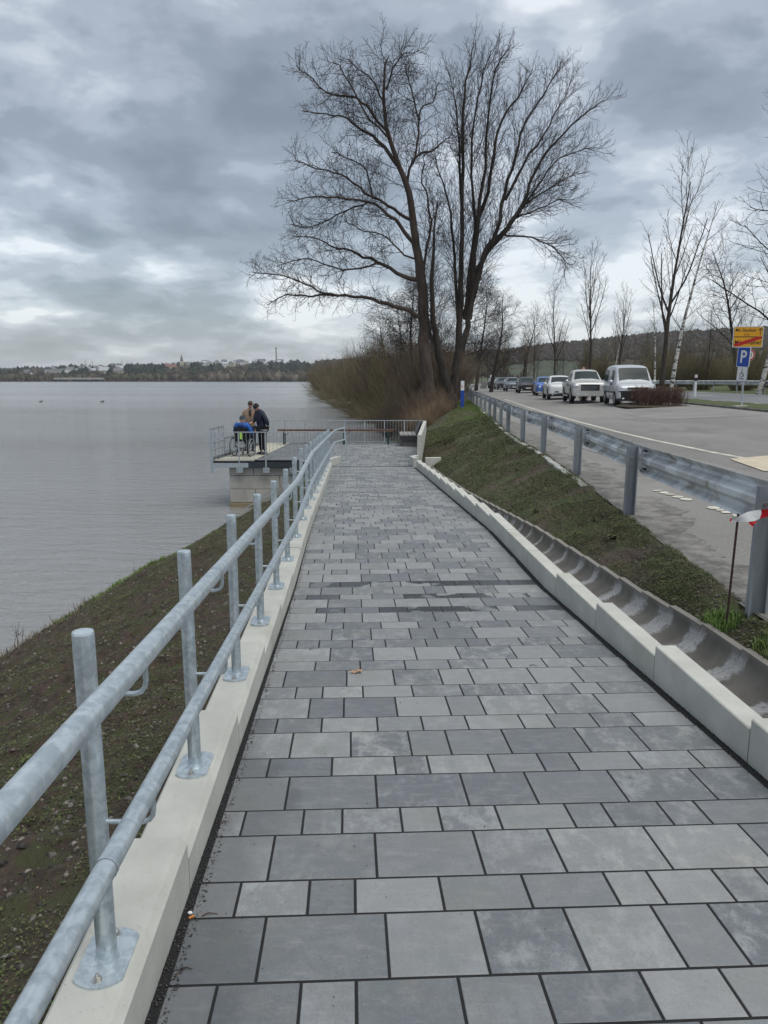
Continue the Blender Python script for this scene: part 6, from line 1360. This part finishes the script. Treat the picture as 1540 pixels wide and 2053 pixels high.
house(170, 749, 12, 9, 6, 3, wallw, rooft, 'white house at the right end of the wide building across the lake'); house(211, 752, 12, 9, 6, 5, wally, roofl, 'cream gabled house above the right end of the far footbridge'); house(239, 753, 12, 9, 6, 4, wally, rooft, 'yellowish house right of the far footbridge'); house(197, 744, 12, 9, 6, 3, wallw, rooft, 'white house halfway up the far slope'); house(228, 738, 9, 8, 5.5, 4, wallw, rooft, 'tall white gabled house near the far ridge'); house(240, 738, 9, 8, 5.5, 4, wallw, rooft, 'second tall white gabled house near the far ridge')
house(341, 742, 22, 12, 5, 5, wally, roofr, 'large red-roofed house amid the dark conifers across the lake'); house(56, 754, 9, 8, 5, 4, wallw, rooft, 'lone gabled house at the far left of the opposite shore'); house(71, 757, 8, 5, 4, 1, wallw, roofl, 'tiny white building near the water at the far left')
for i in range(44):
    px = rh.choice([rh.uniform(140, 250), rh.uniform(360, 600), rh.uniform(370, 590), rh.uniform(400, 520)]); py = rh.uniform(738, 750) if px < 260 else interp(px, [(360, 737), (450, 731), (520, 730), (600, 731)]) + rh.uniform(-2, 6)
    k = rh.random(); house(px, py, rh.uniform(9, 14), rh.uniform(8, 10), rh.uniform(4.5, 6.5), rh.uniform(3, 4.5), wallw if k < .8 else wally, rooft if k < .55 else roofl, 'small pale village house on the slope across the lake', 'village houses across the lake')
# church spire, mast, wind turbines
def on_hill(px, t=.93): X, Y, z = hill_pt(px, t); return X, Y, z
X, Y, z = on_hill(366, .8); e = empty('church', (X, Y, z), 'far church tower with a pointed spire on the ridge', 'church'); m_ = MB(); m_.box((0, 0, 5), (5, 5, 14)); m_.obj('tower', wally, e); m_ = MB(); m_.tube([(0, 0, 12), (0, 0, 24)], [3.6, .1], 4, phase=.785); m_.obj('spire', rooft, e)
X, Y, z = on_hill(555, .95); zt_ = at(555, 697, Y).z; m_ = MB(); m_.tube([(0, 0, 0), (0, 0, (zt_ - z) * .7), (0, 0, zt_ - z)], [1.3, 1.1, .9], 8); m_.box((0, 0, (zt_ - z) * .97), (3, 3, 2)); o = m_.obj('radio_mast', mat('mast_grey', (.16, .16, .17), .7)); o.location = (X, Y, z); tag(o, 'tall slim radio mast on the ridge across the lake', 'mast')
for px, py, lab in ((172, 724, 'leftmost wind turbine on the ridge'), (185, 725, 'wind turbine just right of the leftmost one'), (245, 724, 'wind turbine above the two tall gabled houses')):
    Y = 1750; hub = at(px, py, Y); e = empty('wind_turbine', (hub.x, Y, 20), lab, 'wind turbine'); m_ = MB(); m_.tube([(0, 0, 0), (0, 0, hub.z - 20)], [1.3, .8], 8); m_.obj('tower', wallw, e)
    a0 = rh.random() * 2
    for k in range(3): a_ = a0 + k * 2.0944; m_ = MB(); m_.tube([(0, -1.5, hub.z - 20), (7.5 * math.cos(a_), -1.5, hub.z - 20 + 7.5 * math.sin(a_))], [.6, .2], 4); m_.obj('blade', wallw, e)
# far woods: one mass of small crowns
def woods(name, n, fpos, m, smin, smax, seed, blue=0):
    rng = np.random.default_rng(seed); base = []; fc = []
    nn, mm_ = 5, 3
    for i in range(mm_ + 1):
        for k in range(nn): a_ = math.pi * i / mm_; b_ = 6.2832 * k / nn; base.append((math.sin(a_) * math.cos(b_), math.sin(a_) * math.sin(b_), math.cos(a_)))
    for i in range(mm_):
        for k in range(nn): fc.append((i * nn + k, (i + 1) * nn + k, (i + 1) * nn + (k + 1) % nn, i * nn + (k + 1) % nn))
    base = np.array(base); fc = np.array(fc); P = np.array([fpos(rng) for _ in range(n)]); s0 = smin + (smax - smin) * rng.random(n)
    V = base[None] * (1 + (rng.random((n, len(base), 1)) - .5) * .9) * s0[:, None, None]; V[:, :, 2] *= (.9 + .5 * rng.random(n))[:, None]; V += P[:, None, :]; V[:, :, 2] += s0[:, None] * .6
    F = (fc[None] + (np.arange(n) * len(base))[:, None, None]).reshape(-1, 4); return tag(link(name, np_mesh(name, V.reshape(-1, 3), F, m)), kind='stuff')
wm1 = mat('far_bare_woods', (.075, .058, .045), .95, 0, (.060, .058, .035), .03, 4, rand=.55); wm2 = mat('far_conifers', (.020, .030, .018), .95, rand=.5)
def fL(rng):
    while True:
        px = rng.uniform(-300, 720); t = rng.random() ** 1.5
        if not (t > .08 and fbm(np.array([px * .012]), np.array([t * 7.0]), 5, 3)[0] > .44 or t < .09): continue
        X, Y, z = hill_pt(px, max(t, .006))
        if any(0 < hy - Y < 110 and abs(X - hx * Y / hy) < 11 for hx, hy in HOUSES): continue
        return X, Y, z
woods('far_bare_wood', 7000, fL, wm1, 1.6, 4.2, 1)
def fC(rng):
    px = rng.choice([rng.uniform(255, 330), rng.uniform(385, 445), rng.uniform(120, 230), rng.uniform(-100, 60), rng.uniform(500, 620)]); X, Y, z = hill_pt(px, rng.uniform(.08, .75)); return (X, Y, z) if not any(0 < hy - Y < 130 and abs(X - hx * Y / hy) < 12 for hx, hy in HOUSES) else fC(rng)
woods('far_conifer_wood', 520, fC, wm2, 3.0, 6.5, 2)
def fS(rng): px = rng.uniform(400, 720); X, Y, z = hill_pt(px, rng.uniform(.003, .05)); return X, Y, z
woods('far_shore_scrub', 900, fS, mat('far_shore_scrub', (.10, .085, .065), .95, rand=.5), 2.0, 5.2, 3)
def fD(rng): px = rng.uniform(-200, 460); X, Y, z = hill_pt(px, rng.uniform(.001, .010)); return X, Y, z - 1.0
woods('far_reed_belt', 700, fD, mat('far_reed_belt', (.060, .045, .038), .95, rand=.3), 1.2, 2.3, 4)
def fR(rng):
    while True:
        px = rng.uniform(640, 1900); t = rng.random() ** .6
        if t > .45 or fbm(np.array([px * .004]), np.array([t * 4.0]), 15, 3)[0] > .5: break
    X, Y, z = hill_pt(px, t); return X, Y, z
woods('hillside_wood', 11000, fR, mat('hillside_wood', (.070, .050, .040), .95, 0, (.05, .045, .03), .02, 4, rand=.35), 1.2, 3.4, 5)
# ducks
for px, py in ((205, 806), (82, 806)):
    t = math.tan(math.atan((py - 1026.5) / FPX) + PITCH); Y = CAMZ / t; X = at(px, py, Y).x; e = empty('duck', (X, Y, 0), 'small dark duck floating far out on the lake, %s' % ('right one' if px > 100 else 'left one'), 'duck', 'ducks on the lake'); m_ = MB(); m_.ell((0, 0, .06), (.26, .12, .11), 12, 8); m_.tube([(.2, 0, .1), (.27, 0, .24)], [.06, .04], 8); m_.ell((.29, 0, .27), (.07, .05, .05), 10, 6); m_.tube([(.34, 0, .27), (.42, 0, .255)], [.02, .012], 6); m_.tube([(-.2, 0, .08), (-.34, 0, .14)], [.07, .01], 6); m_.obj('body', mat('duck_brown', (.05, .04, .035), .8), e, 180)
Y = 76; c = at(697, 785, 112); e = empty('swan', (c.x, 112, 0), 'white swan on the water in front of the willow thicket', 'swan'); m_ = MB(); m_.ell((0, 0, .18), (.62, .28, .26), 14, 8); m_.tube([(-.45, 0, .25), (-.62, 0, .55), (-.58, 0, .85), (-.66, 0, .92)], [.10, .07, .06, .07], 8); m_.tube([(-.7, 0, .92), (-.84, 0, .88)], [.04, .02], 6); m_.obj('body', wht, e, 180)
# ================================================================ ground cover
leafm = mat('moss_green_leaf', (.050, .068, .018), .8, 0, (.078, .088, .032), 1.5, 4, rand=.55); bladem = mat('grass_blade', (.11, .19, .035), .7, 0, (.13, .15, .045), 1.2, 4, rand=.4); straw = mat('straw_bits', (.15, .115, .075), .9, rand=.5); pebm = mat('pebble', (.05, .044, .038), .85, 0, (.17, .155, .135), 60, 3, rand=.7); dlm = mat('dead_leaf', (.065, .034, .022), .8, rand=.5)
def leaves(name, pts, size, m, par=None, flat=.45, seed=1, up=.0):
    rng = np.random.default_rng(seed); n = len(pts); a = rng.random(n) * 6.28; s_ = size[0] + (size[1] - size[0]) * rng.random(n); s_ = s_ * pts[:, 3]
    d = np.stack([np.cos(a), np.sin(a), (rng.random(n) - .2) * flat * 2], 1); w = np.stack([-np.sin(a), np.cos(a), (rng.random(n) - .5) * flat], 1); c = pts[:, :3] + np.array([0, 0, 1])[None] * (rng.random(n) * up * s_)[:, None]
    V = np.stack([c, c + d * (s_ * .55)[:, None] + w * (s_ * .30)[:, None], c + d * s_[:, None], c + d * (s_ * .55)[:, None] - w * (s_ * .30)[:, None]], 1); F = np.arange(n * 4).reshape(n, 4)
    return tag(link(name, np_mesh(name, V.reshape(-1, 3), F, m), par), kind='stuff')
def blades(name, pts, h, wd, m, par=None, lean=.5, seed=1):
    rng = np.random.default_rng(seed); n = len(pts); a = rng.random(n) * 6.28; H_ = (h[0] + (h[1] - h[0]) * rng.random(n)) * pts[:, 3]; l = rng.random(n) * lean; dx_, dy_ = np.cos(a), np.sin(a); w = wd * (.6 + .8 * rng.random(n)) * pts[:, 3]; P = pts[:, :3]
    p0 = P + np.stack([-dy_ * w, dx_ * w, 0 * w - .01], 1); p1 = P + np.stack([dy_ * w, -dx_ * w, 0 * w - .01], 1); mid = P + np.stack([dx_ * l * H_ * .35, dy_ * l * H_ * .35, H_ * .6], 1); m0 = mid + np.stack([-dy_ * w, dx_ * w, 0 * w], 1) * .8; m1 = mid + np.stack([dy_ * w, -dx_ * w, 0 * w], 1) * .8; tp_ = P + np.stack([dx_ * l * H_, dy_ * l * H_, H_ * (1 - l * .3)], 1)
    V = np.stack([p0, p1, m1, m0, tp_], 1).reshape(-1, 3); i = np.arange(n) * 5; T_ = np.concatenate([np.stack([i, i + 1, i + 2], 1), np.stack([i, i + 2, i + 3], 1), np.stack([i + 3, i + 2, i + 4], 1)]); return tag(link(name, np_mesh(name, V, T_, m), par), kind='stuff')
def scat(B, n, fxy, mask, seed, scale_with=True):
    rng = np.random.default_rng(seed); out = []
    xy = fxy(rng, n); mk = mask(xy[:, 0], xy[:, 1], rng); xy = xy[mk]
    for x, y in xy: 
        h = B.ray_cast(Vector((x, y, 30)), Vector((0, 0, -1)))
        if h[0] is not None: out.append((x, y, h[0].z, max(1, y / 6.0) ** .7 if scale_with else 1))
    return np.array(out)
def left_xy(rng, n):
    y = 1.0 + 20.5 * rng.random(n) ** 1.9; u = rng.random(n); s_ = np.array([interp(v, SH_L) for v in y]); k = PX(y) - .09; return np.stack([k + (s_ - k) * u, y], 1)
def right_xy(rng, n):
    y = 3.0 + 28 * rng.random(n) ** 1.7; u = rng.random(n); l = np.array([bank_left(v) for v in y]); r_ = np.array([rx(v) for v in y]); return np.stack([l + (r_ - l) * u, y], 1)
cl_l = lambda x, y, rng: (fbm(x * 1.3, y * 1.3, 17, 4) + .12 * (rng.random(len(x)) - .5) + .10 * np.clip((-x - 1.2) / 4, 0, 1) * 0) > .47
cl_r = lambda x, y, rng: (fbm(x * 1.6, y * 1.2, 27, 4) + .2 * (rng.random(len(x)) - .5)) > .45
al = lambda x, y, rng: np.ones(len(x), bool)
leaves('ground_weeds', scat(BL, 340000, left_xy, cl_l, 1), (.006, .015), leafm, left_bank, seed=1, up=1.2)
leaves('bank_weeds', scat(BR, 170000, right_xy, cl_r, 2), (.007, .017), leafm, rbank, seed=2, up=1.2)
p_ = scat(BL, 30000, left_xy, al, 3); tag(rocks('gravel', p_[:, :3], .002, .022, pebm, left_bank, .6, 3.0, 4), kind='stuff')
p_ = scat(BR, 14000, right_xy, al, 5); tag(rocks('gravel', p_[:, :3], .002, .018, pebm, rbank, .6, 3.0, 6), kind='stuff')
leaves('straw_and_bark_bits', scat(BL, 5000, left_xy, al, 8), (.012, .03), straw, left_bank, flat=.15, seed=8); leaves('straw_and_bark_bits', scat(BR, 2500, right_xy, al, 9), (.01, .03), straw, rbank, flat=.15, seed=9)
def wall_leaf(rng, n): y = 21.2 + 5 * rng.random(n) ** 1.3; l = np.array([bank_left(v) for v in y]); return np.stack([l + .02 + 1.0 * rng.random(n) ** 1.5, y], 1)
leaves('dead_leaves', scat(BR, 5200, wall_leaf, al, 12), (.010, .022), dlm, rbank, flat=.3, seed=12)
def far_r(rng, n):
    y = 24 + 30 * rng.random(n); u = rng.random(n) ** .8; l = np.array([max(bank_left(v), interp(v, [(24, 1.4), (30, 1.9), (44, 4.2), (54, 5)])) for v in y]); r_ = np.array([rx(v) for v in y]); return np.stack([l + (r_ - l) * u, y], 1)
blades('bank_grass', scat(BR, 26000, far_r, lambda x, y, rng: (fbm(x, y, 40, 3) + .3 * (rng.random(len(x)) - .5) > .62 - .016 * (y - 22)), 13, True), (.006, .018), .003, bladem, rbank, seed=13)
def tuft(cx, cy, r_, n, h, seed, B=None, sx=1.0):
    def f(rng, k): a = rng.random(k) * 6.28; q = rng.random(k) ** .6 * r_; return np.stack([cx + q * np.cos(a) * sx, cy + q * np.sin(a)], 1)
    return scat(B, n, f, al, seed, False)
p = at(1440, 1175, 4.55); tp1 = tuft(p.x, 4.6, .17, 900, .1, 1, BR); p2_ = tuft(2.28, 4.05, .16, 500, .1, 2, BR)
tg = blades('grass_tuft', np.concatenate([tp1, p2_]), (.03, .10), .0028, bladem, rbank, .9, 21)
pp = [tuft(at(px, py, Y).x, Y, r_, n_, 0, i + 30, BL) for i, (px, py, Y, r_, n_) in enumerate(((345, 1150, 14.6, .5, 1600), (325, 1158, 14.2, .45, 1200), (290, 1185, 13.2, .4, 800), (250, 1215, 12.4, .45, 1100), (230, 1228, 12.0, .35, 700), (120, 1290, 10.6, .2, 250), (180, 1250, 11.5, .2, 300)))]
blades('shore_grass', np.concatenate([q for q in pp if len(q)]), (.04, .13), .005, bladem, left_bank, .8, 22)
mossb = mat('short_moss_grass', (.06, .085, .022), .8, 0, (.085, .10, .035), 1.2, 4, rand=.4)
blades('low_grass', scat(BL, 80000, left_xy, lambda x, y, rng: fbm(x * 1.1, y * 1.1, 63, 4) > .52, 61), (.006, .018), .0016, mossb, left_bank, 1.0, 62)
blades('low_grass', scat(BR, 60000, right_xy, lambda x, y, rng: fbm(x * 1.1, y * 1.1, 64, 4) > .50, 65), (.006, .020), .0016, mossb, rbank, 1.0, 66)
def shore_xy(rng, n): y = 6 + 14 * rng.random(n); s_ = np.array([interp(v, SH_L) for v in y]); return np.stack([s_ + .05 + .5 * rng.random(n) ** 1.5, y], 1)
blades('shore_straw', scat(BL, 3500, shore_xy, al, 55, False), (.04, .16), .004, straw, left_bank, 1.0, 23)
# broad-leaved weeds
def weed(x, y, B, s_, nleaf, seed, label):
    rr_ = random.Random(seed); z = gz(B, x, y); e = empty('broadleaf_weed', (x, y, z), label, 'weed', 'broad-leaved weeds on the banks'); V = []; m_ = MB()
    for k in range(nleaf):
        a = rr_.random() * 6.28; q = s_ * rr_.uniform(.5, 1.2); l = s_ * rr_.uniform(.5, .8); d = Vector((math.cos(a), math.sin(a), 0)); w = Vector((-d.y, d.x, 0)); c = d * q * .5 + Vector((0, 0, s_ * rr_.uniform(.15, .5))); m_.add([tuple(c - d * l * .5), tuple(c + w * l * .38 + Vector((0, 0, .012))), tuple(c + d * l * .55 - Vector((0, 0, s_ * .12))), tuple(c - w * l * .38 + Vector((0, 0, .012)))], [(0, 1, 2, 3)]); m_.tube([(0, 0, 0), tuple(c)], .0015, 3, False)
    m_.obj('leaves', leafm, e); return e
for i, (px, py, Y, s_) in enumerate(((295, 1465, 4.9, .11), (275, 1478, 4.75, .08), (318, 1452, 5.1, .08), (60, 1560, 3.3, .05))):
    p = at(px, py, Y); x = p.x; weed(x, Y, BL, s_, 14, i, 'broad-leaved green weed on the soil beside the left kerb')
for i, (px, py, Y, s_) in enumerate(((1228, 1098, 7.2, .08), (1160, 1085, 7.9, .07), (1195, 1068, 8.3, .06), (1075, 1040, 9.8, .08), (1330, 1140, 5.6, .05))):
    p = at(px, py, Y); weed(p.x, Y, BR, s_, 14, i + 10, 'broad-leaved green weed on the slope beside the gutter')
# fallen leaf, cigarette end, twigs on the path
def on_path(px, py):
    t = math.tan(math.atan((py - 1026.5) / FPX) + PITCH); lo, hi = .5, 22
    for _ in range(50):
        m = (lo + hi) / 2
        if drop(m) - t * m > 0: lo = m
        else: hi = m
    p = at(px, py, lo); return p.x, lo, pz(lo)
x, y, z = on_path(715, 1349); m_ = MB(); n = 12; vs = [(0, 0, .012)]
for k in range(n): a = 6.283 * k / n; q = .035 * (1 if k % 2 else .55) * (1.3 if abs(math.cos(a)) > .6 else 1); vs.append((q * math.cos(a), q * .8 * math.sin(a), .004 + .014 * abs(math.sin(a * 1.5))))
m_.add(vs, [(0, k + 1, (k + 1) % n + 1) for k in range(n)]); o = m_.obj('fallen_leaf', mat('tan_dry_leaf', (.38, .24, .15), .8)); o.location = (x, y, z); tag(o, 'single curled tan leaf lying on the pavers', 'leaf')
x, y, z = on_path(379, 1842); m_ = MB(); m_.tube([(0, 0, .003), (.016, .006, .005)], .0038, 8); o = m_.obj('cigarette_end', mat('orange_filter', (.55, .20, .04), .8)); o.location = (x, y, z); tag(o, 'orange cigarette end in the joint beside the left kerb', 'cigarette end')
m_ = MB(); m_.ell((0, 0, .004), (.008, .006, .005), 8, 5); o = m_.obj('white_pebble', wht); o.location = (x - .002, y + .022, z); tag(o, 'small white pebble next to the cigarette end', 'pebble')
for i, (px, py, L_, a) in enumerate(((405, 1838, .05, .3), (365, 1945, .03, .1), (352, 1960, .02, 1.2), (1062, 1335, .05, 0), (440, 1655, .04, .8), (620, 1303, .06, .5))):
    x, y, z = on_path(px, py); m_ = MB(); m_.tube([(0, 0, .003), (L_ * .4, L_ * .1, .006), (L_, -L_ * .1, .003)], [.0022, .002, .001], 5); o = m_.obj('twig_bit', dlm); o.location = (x, y, z); o.rotation_euler = (0, 0, a); tag(o, 'tiny dark twig bit lying on the edge of the pavers', 'twig', 'twig bits on the path')
rb = random.Random(44); V = []; F = []
for i in range(420):
    y = 1.4 + 9 * rb.random() ** 1.4; side_ = rb.random(); x = XL(y) + (rb.random() ** 2.2 * 1.1 if side_ < .7 else 2.29 - rb.random() ** 2.2 * .9); s_ = rb.uniform(.0012, .0042) * (1 + .1 * y); z = pz(y) + .001; o = len(V); a = rb.random() * 6.28
    V += [(x, y, z), (x + s_ * math.cos(a), y + s_ * math.sin(a), z + .001), (x + s_ * 1.1 * math.cos(a + 1.2), y + s_ * 1.1 * math.sin(a + 1.2), z + s_ * .5), (x + s_ * .4 * math.cos(a + 2), y + s_ * .4 * math.sin(a + 2), z + s_ * .7)]; F += [(o, o + 1, o + 2), (o, o + 2, o + 3)]
tag(link('path_crumbs', np_mesh('path_crumbs', np.array(V), np.array(F), mat('dark_crumb', (.05, .04, .032), .9, rand=.8)), ramp_o), kind='stuff')
# bare stubs and twigs at the water's edge on the left
for i, (px, Y, h, n_) in enumerate(((70, 10.2, .45, 4), (20, 9.3, .5, 5), (120, 11.2, .22, 6), (150, 11.8, .30, 7), (265, 13.8, .35, 4), (160, 12.1, .25, 6))):
    X = interp(Y, SH_L) + .15; T = Tree(90 + i); z = gz(BL, X, Y)
    for k in range(n_):
        pts = T.curve((T.r.uniform(-.12, .12), T.r.uniform(-.1, .1), -.02), (T.r.uniform(-.5, .5), T.r.uniform(-.4, .4), 1), h * T.r.uniform(.5, 1.1), 4, .25, 0); T.crown.tube(pts, [.010, .008, .006, .004, .003] if i in (2, 3, 5) else [.005, .004, .003, .0025, .002], 4, False)
        for q in range(3): T.crown.tube(T.curve(pts[2], (T.r.uniform(-1, 1), T.r.uniform(-1, 1), .6), h * .3, 2, .2, 0), [.003, .002, .0015], 3, False)
    e = empty('bare_shoots', (X, Y, z), 'cluster of bare cut shoots at the water edge of the near bank', 'shrub', 'bare shoots at the water edge'); T.crown.obj('stems', twigr, e)

# ================================================================ name = haze: thin lake air
hm = bpy.data.materials.new('thin_haze'); hm.use_nodes = True; t = hm.node_tree; t.nodes.clear(); q = NT(t)
out = q.n('ShaderNodeOutputMaterial'); pv = q.n('ShaderNodeVolumePrincipled'); pv.inputs['Color'].default_value = (.80, .86, .94, 1); pv.inputs['Density'].default_value = .00014; pv.inputs['Anisotropy'].default_value = 0
q.l(pv.outputs[0], out.inputs['Volume'])
HZ = MB(); HZ.box((0, 900, 59), (9000, 2400, 120)); tag(HZ.obj('haze', hm), kind='stuff')
